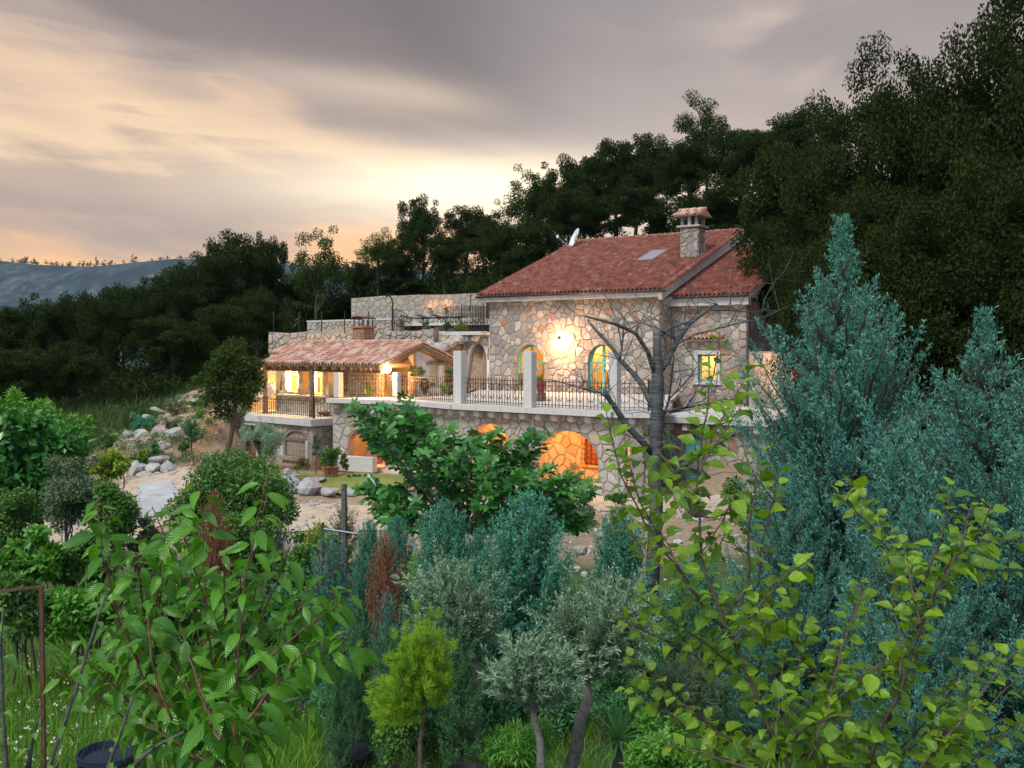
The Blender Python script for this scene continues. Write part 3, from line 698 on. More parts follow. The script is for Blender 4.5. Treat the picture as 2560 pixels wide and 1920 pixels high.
# doors
def arched_door(d, zb, zs, zt, nm):
    u0, u1 = d; cu = (u0+u1)/2; fr = MB(); dep = -0.20; r = (u1-u0)/2
    for uu in (u0+.055, u1-.055): fr.box(HF.at(uu, zb, dep), .10, .09, zs-zb, (U, VB))
    fr.box(HF.at(cu, zb+.005, dep), .13, .088, zt-zb-.06, (U, VB))
    fr.box(HF.at(cu, zs-.05, dep), u1-u0-.01, .10, .10, (U, VB))
    fr.box(HF.at(cu, zb+.002, dep), u1-u0-.02, .085, .14, (U, VB))
    n = 14; V = []
    for dd in (dep-.045, dep+.045):
        for rr in (0, -.10):
            for i in range(n+1): a = math.pi*i/n; V.append(HF.at(cu+(r+rr)*math.cos(a), zs+(zt-zs+rr)*math.sin(a), dd))
    m_ = n+1; fs = []
    for i in range(n): fs += [(i, i+1, m_+i+1, m_+i), (2*m_+i, 3*m_+i, 3*m_+i+1, 2*m_+i+1), (m_+i, m_+i+1, 3*m_+i+1, 3*m_+i)]
    fr.add(V, fs)
    for sg in (-1, 1):
        um = cu+sg*r*.5
        fr.box(HF.at(um, zs-1.0, dep), .035, .04, .95, (U, VB)); fr.box(HF.at(um, zb+1.1, dep), r*.85, .035, .035, (U, VB))
    o = fr.build('arched_door', M['teal'], house)
    pts = arch(u0+.05, u1-.05, zb+.1, zs, zt-.05); tri = tessellate_polygon([[Vector((x, y, 0)) for x, y in pts]])
    MB().add([HF.at(x, y, dep-.02) for x, y in pts], [tuple(t) for t in tri]).build('pane', M['glass'], o)
    MB().box(HF.at(cu+.09, zb+1.0, dep+.07), .03, .05, .14, (U, VB)).build('handle', M['iron'], o)
arched_door(d1, ZF+.03, zs1, zt1, 1); arched_door(d2, ZF+.03, zs1, zt1+.02, 2)
# room behind
rm = MB(); r0 = HF.at(0.4, 0, -.46); 
room = [HF.at(.4, 0, -.455), HF.at(LH-.4, 0, -.455), HF.at(LH-.4, 0, -4.6), HF.at(.4, 0, -4.6)]
slab([(p.x, p.y) for p in room], ZF-.25, ZF-.01).build('room_floor', M['wood_light'], house)
slab([(p.x, p.y) for p in room], 1.25, 1.5).build('room_ceiling', M['wood_light'], house)
rb = Pl(HF.at(0, 0, -4.4), U, -VB); wall_panel('room_wall', rb, rect(.4, LH-.4, ZF, 1.24), [rect(2.0, 3.0, ZF+1.1, ZF+2.2)], .15, M['plaster_warm'], house)
for uu in (.42, LH/2+.3, LH-.55): MB().box(HF.at(uu, ZF, -2.4), .12, 3.9, 3.3, (U, VB)).build('partition', M['plaster_warm'], house)
MB().box(HF.at(d2[0]+.35, ZF+.9, -4.33), .9, .08, 1.1, (U, VB)).build('bookcase', M['wood'], house)
MB().box(HF.at(d1[0]+.3, ZF, -3.6), 1.1, .5, .9, (U, VB), .02).build('cabinet', M['wood'], house)
point('room_light', HF.at(d1[1]+.4, 0.7, -2.2), 330, YELLOW, .15); point('room_light', HF.at(d2[0]-.2, 0.7, -2.2), 430, YELLOW, .15)
wr = [WF.at(0, 0, -.41), WF.at(WLEN-.4, 0, -.41), WF.at(WLEN-.4, 0, -3.4), WF.at(0, 0, -3.4)]
wb = Pl(WF.at(0, 0, -3.0), U, -VB); wall_panel('wing_room_wall', wb, rect(0, WLEN-.4, ZF, 1.2), [], .1, M['plaster_warm'], house)
slab([(p.x, p.y) for p in wr], 1.2, 1.35).build('wing_room_ceiling', M['wood_light'], house); slab([(p.x, p.y) for p in wr], ZF-.2, ZF).build('wing_room_floor', M['wood_light'], house)
MB().box(WF.at(w0+.62, wz0+.05, -1.2), .30, .1, 1.0, (U, VB)).build('wardrobe', M['wood'], house)
point('room_light', WF.at(w0-.1, .2, -1.6), 420, YELLOW, .12)
# main roof
EZ = 2.62; RO = HO - U*0.42 - VB*0.5 + Vector((0, 0, EZ)); RL = LH+.42+.38
roof = MB(); th = 0.16; a = RO; e1 = RO+U*RL; rdg = RO + VB*10 + Vector((0, 0, 10*rise)); r1 = rdg+U*RL; bk = RO+VB*20; b1 = bk+U*RL; dn = Vector((0, 0, -th))
roof.add([a, e1, r1, rdg, bk, b1]+[q+dn for q in (a, e1, r1, rdg, bk, b1)], [(0, 1, 2, 3), (3, 2, 5, 4), (6, 9, 8, 7), (9, 10, 11, 8), (0, 6, 7, 1), (1, 7, 8, 2), (2, 8, 11, 5), (0, 3, 9, 6), (3, 4, 10, 9)])
ro = roof.build('roof', M['concrete'], house)
nu = int(RL/.22); wt = RL/nu
tiled_plane(ro, RO+Vector((0, 0, .02))-SL*.06, U, SL, nu, int(slen/.33)+1, wt, .33, .40, M['tile'], 300, seed=3)
# ridge caps and verge tiles as half rounds
def half_rounds(parent, a_, b_, r, l, mat, name='ridge_tile', up=Vector((0, 0, 1)), cap=80):
    d = (b_-a_); n = max(1, int(d.length/l)); dd = d/n; t = d.normalized(); sd = t.cross(up).normalized(); un = sd.cross(t)
    V = []; k = 6
    for s_, rr, lift in ((0, r*1.08, .02), (1.08, r*.95, 0)):
        for i in range(k+1): an = math.pi*i/k; V.append(dd*s_ + sd*rr*math.cos(an) + un*(rr*math.sin(an)+lift))
    fs = [(i, i+1, k+2+i, k+1+i) for i in range(k)] + [tuple(range(k+1))]
    me = bpy.data.meshes.new(name); me.from_pydata([tuple(v) for v in V], [], fs); me.materials.append(mat); me.update()
    for i in range(n): o = bpy.data.objects.new(name, me); o.location = a_+dd*i; C.objects.link(o); o.parent = parent
half_rounds(ro, rdg+Vector((0, 0, .03)), r1+Vector((0, 0, .03)), .15, .38, M['tile'])
half_rounds(ro, e1-U*.07+Vector((0, 0, .03)), r1-U*.07+Vector((0, 0, .03)), .14, .36, M['tile'], 'verge_tile')
vg = MB(); vg.beam(e1+Vector((0, 0, -.27))-U*.12, r1+Vector((0, 0, -.27))-U*.12, .2, .34).build('bargeboard', M['concrete'], ro)
# eaves beam and gutter
MB().beam(HF.at(-.35, ZE-.02, .26), HF.at(LH+.33, ZE-.02, .26), .42, .30).build('eaves_beam', M['concrete'], house)
def gutter(a_, b_, name='gutter'):
    t = (b_-a_).normalized(); sd = t.cross(Vector((0, 0, 1))).normalized(); V = []; k = 6; r = .075
    for q in (a_, b_):
        for rr in (r, r-.012):
            for i in range(k+1): an = math.pi+math.pi*i/k; V.append(q + sd*rr*math.cos(an) + Vector((0, 0, rr*math.sin(an))))
    m_ = k+1; fs = []
    for i in range(k): fs += [(i, i+1, 2*m_+i+1, 2*m_+i), (m_+i, 3*m_+i, 3*m_+i+1, m_+i+1)]
    fs += [(0, 2*m_, 3*m_, m_), (k, m_+k, 3*m_+k, 2*m_+k)]
    return MB().add(V, fs).build(name, M['gutter'], house)
gutter(RO-VB*.09+Vector((0, 0, -.02)), RO+U*(RL+.25)-VB*.09+Vector((0, 0, -.02)))
# wing roof (lower, tucked under the verge)
WO = WF.at(0.02, 0) - VB*.45; WO.z = ZE-.14; wl = WLEN+.30
wrf = MB(); q = [WO, WO+U*wl, WO+U*wl+VB*9+Vector((0, 0, 9*rise)), WO+VB*9+Vector((0, 0, 9*rise))]
wro = wrf.add(q+[v+Vector((0, 0, -.14)) for v in q], [(0, 1, 2, 3), (7, 6, 5, 4), (0, 4, 5, 1), (1, 5, 6, 2), (2, 6, 7, 3)]).build('wing_roof', M['concrete'], house)
nu2 = int(wl/.22); tiled_plane(wro, WO+Vector((0, 0, .02))-SL*.06, U, SL, nu2, 27, wl/nu2, .33, .40, M['tile_old'] if False else M['tile'], 120, seed=5)
gutter(WO-VB*.09+Vector((0, 0, -.02))+U*.3, WO+U*wl-VB*.09+Vector((0, 0, -.02)))
MB().beam(WF.at(0.02, ZE-.42, .2), WF.at(WLEN+.2, ZE-.42, .2), .36, .30).build('eaves_beam', M['concrete'], house)
MB().tube([WF.at(WLEN+.14, ZE-.2, .32), WF.at(WLEN+.14, ZE-.6, .1), WF.at(WLEN+.10, -3.2, .1)], .05, 8).build('downpipe', M['gutter'], house)
# chimney
def on_roof(px, py, O=RO):
    n = U.cross(SL); d = P(px, py, 1.0); t = O.dot(n)/d.dot(n); return d*t
cb = on_roof(1732, 643); CW = .92
ch = MB().box(cb-Vector((0, 0, .5)), CW, CW, 1.95, (U, VB)).build('chimney', M['mortar'], ro)
csi = StoneSet(house, 0)
for O_, U_, N_ in ((cb-VB*CW/2-U*CW/2, U, -VB), (cb+U*CW/2-VB*CW/2, VB, U)):
    pl = Pl((O_.x, O_.y, 0), U_, N_)
    for poly in cells(0, CW, cb.z-.35, cb.z+1.42, .27, 21, 1.1):
        g = stone_geo(pl, poly, random.Random(len(poly)), .012, .035)
        if g: MB().add(*g).build('stone', M['stone_facade'], house)
MB().box(cb-Vector((0, 0, .28))-VB*.05, CW+.24, CW+.24, .20, (U, VB), .02).build('chimney_flashing', M['gutter'], ro)
MB().box(cb+Vector((0, 0, 1.45)), CW+.30, CW+.30, .10, (U, VB), .015).build('chimney_ledge', M['stone_facade'], ro)
for sx in (-1, 0, 1):
    for sy in (-1, 1):
        MB().box(cb+U*sx*(CW/2-.08)+VB*sy*(CW/2-.08)+Vector((0, 0, 1.55)), .15, .15, .45, (U, VB), .01).build('chimney_post', M['stone_facade'], ro)
MB().box(cb+Vector((0, 0, 1.5)), .5, .5, .5, (U, VB)).build('flue', M['black_plastic'], ro)
ctop = cb+Vector((0, 0, 2.0)); k = CW/2+.26; hd = .36
cp = MB(); V = [ctop+U*a_*k+VB*b_*k for a_, b_ in ((-1, -1), (1, -1), (1, 1), (-1, 1))]
cap = cp.add(V+[ctop-U*k+Vector((0, 0, hd)), ctop+U*k+Vector((0, 0, hd))], [(3, 2, 1, 0), (0, 1, 5, 4), (2, 3, 4, 5), (1, 2, 5), (3, 0, 4)]).build('chimney_cap', M['tile_old'], ro)
half_rounds(ro, ctop-U*k+Vector((0, 0, hd)), ctop+U*k+Vector((0, 0, hd)), .09, .3, M['tile_old'])
sl_ = (VB*k+Vector((0, 0, hd))).normalized()
for i in range(7):
    a_ = ctop-U*(k-.1)+U*i*(2*k-.2)/6-VB*(k+.03); half_rounds(ro, a_+Vector((0, 0, .02)), a_+VB*k+Vector((0, 0, hd+.02)), .075, .35, M['tile_old'], 'cap_tile')
# skylight
sk = [on_roof(1572, 660), on_roof(1612, 660), on_roof(1655, 630), on_roof(1620, 630)]
sO = on_roof(1590, 661); su0 = (sO-RO).dot(U); ss0 = (sO-RO).dot(SL); sN = U.cross(SL); 
if sN.z < 0: sN = -sN
sO = RO+U*(su0)+SL*ss0; kw, kl = .95, 2.05
sf = MB()
for a_, b_ in (((0, 0), (kw, 0)), ((0, kl), (kw, kl)), ((0, 0), (0, kl)), ((kw, 0), (kw, kl))):
    p_ = sO+U*a_[0]+SL*a_[1]+sN*.14; q_ = sO+U*b_[0]+SL*b_[1]+sN*.14; sf.beam(p_, q_, .09, .16, sN)
so_ = sf.build('skylight', M['steel'], ro)
mm = new_mat('skylight_glass', 0.03); base_color(mm).inputs['Base Color'].default_value = (0.85, 0.88, 0.92, 1); base_color(mm).inputs['Metallic'].default_value = 0.85
MB().add([sO+sN*.2+U*x*kw+SL*y*kl for x, y in ((.04, .02), (.96, .02), (.96, .98), (.04, .98))], [(0, 1, 2, 3)]).build('pane', mm, so_ if False else ro)
# satellite dish on the left end of the ridge
dp = P(1437, 622, 57.5); dish = thing('satellite_dish', 'white satellite dish on the left end of the red roof ridge', 'satellite dish', dp)
dn_ = Vector((-.80, -.25, .35)).normalized(); da = dn_.cross(Vector((0, 0, 1))).normalized(); db_ = da.cross(dn_); dc = dp+Vector((-.05, 0, .62)); V = [dc-dn_*.12]; fs = []
for r in (1, 2, 3):
    for i in range(20): an = 2*math.pi*i/20; V.append(dc + (da*math.cos(an)*.52+db_*math.sin(an)*.64)*r/3 + dn_*(.12*(r*r/9)-.12))
for i in range(20):
    j = (i+1) % 20; fs.append((0, 1+i, 1+j))
    for r in range(2): fs.append((1+r*20+i, 1+r*20+j, 1+(r+1)*20+j, 1+(r+1)*20+i))
MB().add(V, fs).build('reflector', M['dish'], dish, smooth=True)
MB().tube([dp-Vector((0, 0, .3)), dp+Vector((0, 0, .5)), dc-dn_*.14], .035, 6).build('mast', M['steel'], dish)
MB().tube([dc-db_*.6, dc-db_*.35+dn_*.95], .02, 5).build('feed_arm', M['steel'], dish)
MB().box(dc-db_*.35+dn_*.95-Vector((0, 0, .07)), .13, .13, .16).build('feed_horn', M['dish'], dish)
# wall lantern with strong lamp
lp = HF.at(HF.px(1411), zz(HF, 1411, 856), .46); lan = thing('wall_lantern', 'bright wall lantern between the two teal arched doors', 'wall lamp', lp)
MB().lathe(lp, [(0, .09), (.06, .07), (.085, 0), (.06, -.07), (0, -.09)], 10).build('bulb', emit_mat('lamp_glow', (1.0, .80, .5), 120), lan, smooth=True)
MB().lathe(lp, [(.01, .32), (.14, .20), (.13, .18)], 6).build('lantern_cap', M['iron'], lan)
for k in range(6): MB().tube([lp+Vector((.125*math.cos(k*math.pi/3), .125*math.sin(k*math.pi/3), .19)), lp+Vector((.06*math.cos(k*math.pi/3), .06*math.sin(k*math.pi/3), -.2))], .007, 4).build('lantern_rib', M['iron'], lan)
MB().tube([lp+VB*.36+Vector((0, 0, .1)), lp+VB*.15+Vector((0, 0, .38)), lp+Vector((0, 0, .30))], .018, 6).build('bracket', M['iron'], lan)
point('wall_lamp', lp, 2100, WARM, .10)
# small balcony on the left with its arch below
BP = Pl(HO-U*1.75-VB*.05, U, -VB)
bz = zz(BP, 1180, 829)
b_l, b_r = BP.px(1128), BP.px(1224)
bal = thing('balcony_arch', 'stone archway left of the house carrying a small balcony', 'archway', (HO.x-1.5, HO.y+.8, 0))
bst = StoneSet(bal)
ba = (BP.px(1170), BP.px(1217)); bh = arch(ba[0], ba[1], ZF, zz(BP, 1190, 905), zz(BP, 1190, 858))
bw = wall_panel('arch_wall', BP, rect(BP.px(1143), BP.px(1223), ZF, bz-.2), [bh], .5, M['plaster_white'], bal)
bst.add(bw, BP, BP.px(1143), BP.px(1223), ZF, bz-.21, .34, 31, M['stone_facade'], [arch(ba[0]-.02, ba[1]+.02, ZF, zz(BP, 1190, 905), zz(BP, 1190, 857))]); bst.finish()
bs = MB().beam(BP.at(b_l-.15, bz-.09, -.2), BP.at(b_r-.02, bz-.09, -.2), 1.7, .18).build('balcony_slab', M['granite'], bal)
for i in range(4): MB().box(BP.at(b_l+.25+i*.5, bz-.52, .2), .26, .5, .32, (U, VB), .07).build('corbel', M['granite'], bal)
hst.finish()
# terrace behind the wing window level: annex with balcony slab and teal cellar door
AN = Pl.two(P(1655, 870, 38.6)[:2], (P(1655, 870, 38.6)+U*4.3)[:2])
annex = thing('cellar_annex', 'low stone annex with concrete slab roof and teal cellar door below the wing', 'annex', (AN.O.x+2, AN.O.y, ZG))
ast = StoneSet(annex); ad = (AN.px(1708), AN.px(1752)); 
azt = -2.85; aw = wall_panel('annex_wall', AN, rect(0, 4.3, ZG-.3, azt), [rect(ad[0], ad[1], ZG, ZG+1.75)], .35, M['mortar'], annex)
ast.add(aw, AN, 0, 4.3, ZG-.1, azt-.03, .45, 41, M['stone_facade'], [rect(ad[0]-.05, ad[1]+.05, ZG-.2, ZG+1.8)]); ast.finish()
MB().box(AN.at(2.15, azt, -3.2), 4.6, 7.4, .26, (U, VB), .02).build('annex_slab', M['concrete'], annex)
dr = MB().box(AN.at((ad[0]+ad[1])/2, ZG, -.2), ad[1]-ad[0]-.02, .06, 1.74, (U, VB)).build('door', M['teal'], annex)
for j in range(2):
    for i in range(2): MB().box(AN.at(ad[0]+(i+.5)*(ad[1]-ad[0])/2, ZG+.2+j*.8, -.165), .20, .03, .62, (U, VB), .01).build('door_panel', M['teal'], dr)
for i in range(6): MB().box(AN.at(.4+i*.7, azt-.3, .15), .2, .4, .29, (U, VB), .04).build('corbel', M['granite'], annex)
# lit wall beside the house on the right, behind the cypress
RW = Pl.two(P(1872, 870, 43.5)[:2], P(2300, 870, 37)[:2])
rwl = thing('side_garden_wall', 'orange lit rubble garden wall right of the house behind the blue cypress', 'garden wall', (RW.O.x, RW.O.y, -4))
rst = StoneSet(rwl); rww = wall_panel('wall', RW, rect(0, RW.len, -5, -.15), [], .4, M['mortar'], rwl)
rst.add(rww, RW, 0, RW.len, -4.4, -.18, .42, 43, M['stone_facade']); rst.finish()
point('garden_lamp', RW.at(1.3, -.9, .8), 60, ORANGE); point('garden_lamp', RW.at(4.6, -1.4, .8), 60, ORANGE)

# ------------------------------------------------------------------ upper terrace
terr = thing('upper_terrace', 'curved stone terrace in front of the house with arched openings glowing orange below', 'terrace', (0, 36, ZG))
tst = StoneSet(terr, 300)
def off(p, q, d): 
    u = Vector((q[0]-p[0], q[1]-p[1], 0)).normalized(); return Vector((u.y, -u.x, 0))*d
back = [HF.at(LH+.3, 0, -1.4), HF.at(-1.2, 0, -.4), Vector((-1.6, 52.3, 0)), (PE+PV*4.7+PU*.4), (PE+PV*4.7-PU*1.2), (PE-PU*1.9+PV*.5)]
tp = [Vector((p.x, p.y, 0)) for p in TE]+[Vector((TE[5].x+.55, TE[5].y+1.2, 0)), AN.at(.3, 0, .2)-Vector((0, 0, AN.at(.3, 0, .2).z))]
poly = [(p.x, p.y) for p in tp]+[(p.x, p.y) for p in back]
slab(poly, ZF-.17, ZF).build('terrace_slab', M['paving'], terr)
# stone edging along the rim
for i in range(len(tp)-1):
    a_, b_ = tp[i], tp[i+1]; o_ = off(a_, b_, .04); n = max(1, round((b_-a_).length/1.1))
    for k in range(n):
        p_ = a_+(b_-a_)*(k+.004)/n+o_; q_ = a_+(b_-a_)*(k+.994)/n+o_
        MB().beam(p_+Vector((0, 0, ZF-.082)), q_+Vector((0, 0, ZF-.082)), .34, .185).build('edging_slab', M['granite'], terr)
segs = []
for i in range(len(tp)-1):
    a_, b_ = tp[i], tp[i+1]; o_ = off(a_, b_, -.28); segs.append(Pl.two((a_+o_)[:2], (b_+o_)[:2]))
def AR(pl, x0, x1, ytop, yspring, zb=ZG+.02):
    u0, u1 = pl.px(x0), pl.px(x1); xm = (x0+x1)/2; return (u0, u1, zb, pl.px(xm, yspring)[1], pl.px(xm, ytop)[1])
arches = {0: [AR(segs[0], 872, 962, 1072, 1108)], 1: [AR(segs[1], 1030, 1110, 1066, 1100)], 2: [AR(segs[2], 1180, 1272, 1059, 1105)], 3: [AR(segs[3], 1345, 1496, 1077, 1158, ZG+.32)], 4: [AR(segs[4], 1568, 1606, 1102, 1122)], 5: [], 6: []}
ZT = ZF-.19
for i, pl in enumerate(segs):
    hs_ = [arch(*a_) for a_ in arches[i]]
    w_ = wall_panel('retaining_wall', pl, rect(0, pl.len+.02, ZG-.4, ZT), hs_, .42, M['mortar'], terr)
    hv = [arch(a_[0]-.03, a_[1]+.03, a_[2]-.1, a_[3], a_[4]+.03) for a_ in arches[i]]
    tst.add(w_, pl, 0, pl.len, ZG-.15, ZT-.02, .33, 50+i, M['stone_terrace'], hv, h=.036)
    n = int(pl.len/.62)
    for k in range(n): MB().box(pl.at((k+.5)*pl.len/n, ZT-.24, .14), .24, .34, .235, (pl.U, -pl.N), .05).build('corbel', M['granite'], terr)
# loggia behind the arches
lp_pts = [tp[i] for i in range(6)]
lb = [segs[0].at(-.4, 0, -2.7), segs[2].at(0, 0, -2.9), segs[3].at(0, 0, -2.9), segs[4].at(segs[4].len, 0, -2.9)]
for i in range(3):
    pl = Pl.two(lb[i][:2], lb[i+1][:2]); hole = []
    if i == 2:
        a0, a1 = pl.px(1455), pl.px(1502); zb_, zt_ = pl.px(1478, 1162)[1], pl.px(1478, 1098)[1]; hole = [rect(a0, a1, zb_, zt_)]
    w_ = wall_panel('loggia_wall', pl, rect(0, pl.len, ZG, ZT), hole, .3, M['mortar'], terr)
    hv = [rect(a0-.12, a1+.12, zb_-.18, zt_+.12)] if i == 2 else []
    tst.add(w_, pl, 0, pl.len, ZG, ZT-.02, .42, 60+i, M['stone_terrace'], hv, aspect=.8, w=.45)
    if i == 2:
        fm = MB()
        for uu in (a0+.05, a1-.05): fm.box(pl.at(uu, zb_, -.06), .1, .14, zt_-zb_, (pl.U, -pl.N))
        for zq in (zb_-.1, zt_): fm.box(pl.at((a0+a1)/2, zq, -.03), a1-a0+.2, .2, .1, (pl.U, -pl.N))
        wfo = fm.build('loggia_window', M['wood_light'], terr)
        for k in range(1, 4): MB().box(pl.at(a0+(a1-a0)*k/4, zb_+.002, .02), .022, .022, zt_-zb_-.004, (pl.U, -pl.N)).build('grille_bar', M['iron'], wfo)
        for k in range(1, 5): MB().box(pl.at((a0+a1)/2, zb_+(zt_-zb_)*k/5, .022), a1-a0, .02, .022, (pl.U, -pl.N)).build('grille_bar', M['iron'], wfo)
        MB().box(pl.at((a0+a1)/2, zb_, -.26), a1-a0, .05, zt_-zb_, (pl.U, -pl.N)).build('curtain', M['terracotta'], wfo)
slab([(p.x, p.y) for p in tp[:6]]+[(p.x, p.y) for p in reversed(lb)], ZG-.2, ZG+.01).build('loggia_floor', M['paving'], terr)
for k, (i, f) in enumerate(((0, -.02), (4, 1.0))):
    pl = segs[i]; MB().box(pl.at(pl.len*f+.1, ZG, -1.62), .35, 2.3, ZT-ZG-.004, (pl.U, -pl.N)).build('pier', M['mortar'], terr)  # end walls added to close the loggia and keep its lamplight from leaking
ZLMP = ZT-.45
for i, f, w_ in ((0, .45, 200), (1, .75, 140), (2, .45, 260), (3, .42, 430), (4, .55, 60)):
    pl = segs[i]; q_ = pl.at(pl.len*f, ZLMP, -1.35 if i != 3 else -1.25)
    lm = thing('ceiling_lamp', ['lamp under the terrace behind the leftmost orange arch', 'lamp under the terrace hidden by the fig tree', 'lamp under the terrace behind the second arch from the right', 'lamp under the terrace behind the large orange arch', 'lamp under the terrace behind the small rightmost arch'][[0, 1, 2, 3, 4].index(i)], 'lamp', q_)
    MB().lathe(q_+Vector((0, 0, .12)), [(.0, -.06), (.09, -.04), (.1, .06), (.05, .12), (0, .13)], 10).build('lamp_shade', emit_mat('loggia_glow%d' % i, (1, .55, .18), 6), lm)
    MB().tube([q_+Vector((0, 0, .24)), q_+Vector((0, 0, .45))], .015, 5).build('cord', M['iron'], lm)
    point('loggia_light', q_-Vector((0, 0, .15)), w_, ORANGE, .1)
# porch pieces: red barrel pot, low wall
pl = segs[0]
rp = floor_px(925, 1186, ZG); rp = Vector((rp.x, rp.y+1.6, ZG)); t_ = thing('barrel_planter', 'big ribbed red barrel planter under the terrace left of the fig tree', 'planter', rp)
MB().lathe(rp+Vector((0, 0, .25)), [(.0, 0), (.30, 0), (.33, .12), (.31, .14), (.36, .4), (.34, .42), (.38, .68), (.40, .72), (.34, .72), (.32, .6), (0, .6)], 20).build('barrel', M['terracotta'], t_)
lw = pl.at(pl.px(870), ZG, .75); lwb = pl.at(pl.px(962), ZG, .75)
mbw = MB(); mbw.beam(lw+Vector((0, 0, .27)), lwb+Vector((0, 0, .27)), .35, .6); tag(mbw.build('garden_wall', M['granite']), 'low pale curb wall in front of the orange lit porch', 'low wall')
tst.finish()
# granite columns
def column(px, pb, pt, w, label, tall):
    b_ = floor_px(px, pb, ZF); h = (pb-pt)/F*b_.y
    c = thing('stone_column', label, 'column', b_, 'pale granite posts along the terrace edge')
    wm = w/F*b_.y
    MB().box(b_-Vector((0, 0, .0)), wm, wm, h, (U, VB), .015).build('shaft', M['granite'], c)
    return b_
col_px = [(846, 993, 931, 17, 'short pale granite post at the left end of the upper terrace railing'), (992, 997, 931, 15, 'short pale granite post in front of the pavilion gable'), (1150, 1009, 877, 24, 'tall pale granite column left of the balcony archway'), (1325, 1019, 879, 24, 'tall pale granite column in front of the left teal arched door'), (1537, 1030, 878, 24, 'tall pale granite column in front of the right teal arched door')]
cols = [column(a_[0], a_[1], a_[2], a_[3], a_[4], i > 1) for i, a_ in enumerate(col_px)]
# railings: top rail, two lower rails, thin bars, lozenge ornaments
def railing(a_, b_, zb, h, label, group, spacing=.145, orn=True, cat='railing', mat=None, post=True):
    mat = mat or M['iron']; a_ = Vector((a_[0], a_[1], zb)); b_ = Vector((b_[0], b_[1], zb)); d = (b_-a_); L = d.length; u = d.normalized(); w = Vector((-u.y, u.x, 0)); Z = Vector((0, 0, 1))
    t_ = thing('iron_railing', label, cat, (a_+b_)/2, group)
    MB().beam(a_+Z*(h-.08), b_+Z*(h-.08), .035, .02).build('top_rail', mat, t_)
    MB().beam(a_+Z*.12, b_+Z*.12, .03, .02).build('bottom_rail', mat, t_)
    MB().beam(a_+Z*(h-.22), b_+Z*(h-.22), .025, .016).build('middle_rail', mat, t_)
    n = max(2, int(L/spacing)); bars = []
    mb = MB(); mb.box((0, 0, .02), .019, .019, h-.04, (u, w)); mb.lathe((0, 0, h-.03), [(.002, .05), (.018, .02), (.018, 0), (.002, -.02)], 5)
    me = bpy.data.meshes.new('baluster'); me.from_pydata([tuple(v) for v in mb.v], [], mb.f); me.materials.append(mat)
    mb = MB(); s_ = L/n*.9; zc = h*.55
    for p_, q_ in (((-s_, 0), (0, .13)), ((0, .13), (s_, 0)), ((s_, 0), (0, -.13)), ((0, -.13), (-s_, 0))): mb.beam(u*p_[0]+Z*(zc+p_[1]+.12), u*q_[0]+Z*(zc+q_[1]+.12), .012, .014)
    for sg in (-1, 1): mb.beam(u*sg*s_*.5+Z*(zc-.32), u*sg*s_*.95+Z*(zc-.16), .012, .014); mb.beam(u*sg*s_*.5+Z*(zc-.32), u*sg*s_*.05+Z*(zc-.22), .012, .014)
    m2 = bpy.data.meshes.new('ornament'); m2.from_pydata([tuple(v) for v in mb.v], [], mb.f); m2.materials.append(mat)
    for i in range(n+1):
        o = bpy.data.objects.new('baluster', me); o.location = a_+d*i/n; link(o, t_)
        if orn and i % 3 == 1: o = bpy.data.objects.new('ornament', m2); o.location = a_+d*i/n; link(o, t_)
    if post:
        for q in (a_, b_): MB().box(q, .04, .04, h+.1, (u, w)).build('end_post', mat, t_)
rg = 'wrought iron railings along the upper terrace'
def rpt(px, py): p = floor_px(px, py, ZF); return (p.x, p.y+.12)
for (a_, b_, l_) in (((857, 993), (984, 996), 'dark iron railing between the two short granite posts in front of the glowing pavilion'), ((1001, 997), (1137, 1008), 'dark iron railing left of the tallest left granite column'),
        ((1163, 1009), (1311, 1018), 'dark iron railing between the first and second tall granite columns'), ((1339, 1019), (1523, 1028), 'dark iron railing between the second and third tall granite columns below the bright lantern'), ((1551, 1029), (1622, 1029), 'short dark iron railing right of the last tall granite column')):
    railing(rpt(*a_), rpt(*b_), ZF, 1.02, l_, rg)
q_ = rpt(1622, 1029); railing(q_, (q_[0]+.9, q_[1]+2.6), ZF, 1.02, 'iron railing running back from the right front corner of the terrace', rg)
bh_ = (829-765)/F*BP.at(b_l, 0).y
railing(BP.at(b_l, 0, .45)[:2], BP.at(b_r-.05, 0, .45)[:2], bz, bh_, 'dense dark iron railing on the small balcony left of the house', 'balcony railings', .10)
railing(BP.at(b_l, 0, -.9)[:2], BP.at(b_r-.05, 0, -.9)[:2], bz, bh_, 'rear railing of the small balcony left of the house', 'balcony railings', .10)

# red flower pot by the left door
def pot(loc, r, h, mat, label, cat='flower pot', name='flower_pot'):
    t_ = thing(name, label, cat, loc)
    MB().lathe(Vector(loc), [(0, 0), (r*.68, 0), (r*.92, h*.82), (r, h*.84), (r, h), (r*.85, h), (r*.82, h*.85), (0, h*.85)], 18).build('pot', mat, t_, smooth=False); return t_
pp = floor_px(1352, 1003, ZF); p1 = pot((pp.x, pp.y, ZF+.35), .2, .42, M['red_glaze'], 'red glazed pot on a stand right of the left teal door')
MB().box(pp, .3, .3, .345, (U, VB), .02).build('stand', M['wood'], p1)
# terrace furniture near the left door
def chair_small(loc, label, mat):
    t_ = thing('garden_chair', label, 'chair', loc, 'chairs on the upper terrace'); L = Vector(loc); 
    MB().box(L+Vector((0, 0, .42)), .42, .42, .05, (U, VB), .01).build('seat', mat, t_); MB().box(L-VB*.2*-1+Vector((0, 0, .47)), .42, .04, .5, (U, VB), .01).build('backrest', mat, t_)
    for a_ in (-1, 1):
        for b_ in (-1, 1): MB().box(L+U*a_*.18+VB*b_*.18, .035, .035, .42, (U, VB)).build('leg', mat, t_)
pq = floor_px(1300, 986, ZF); chair_small(pq, 'dark wooden chair beside the left teal door', M['wood'])

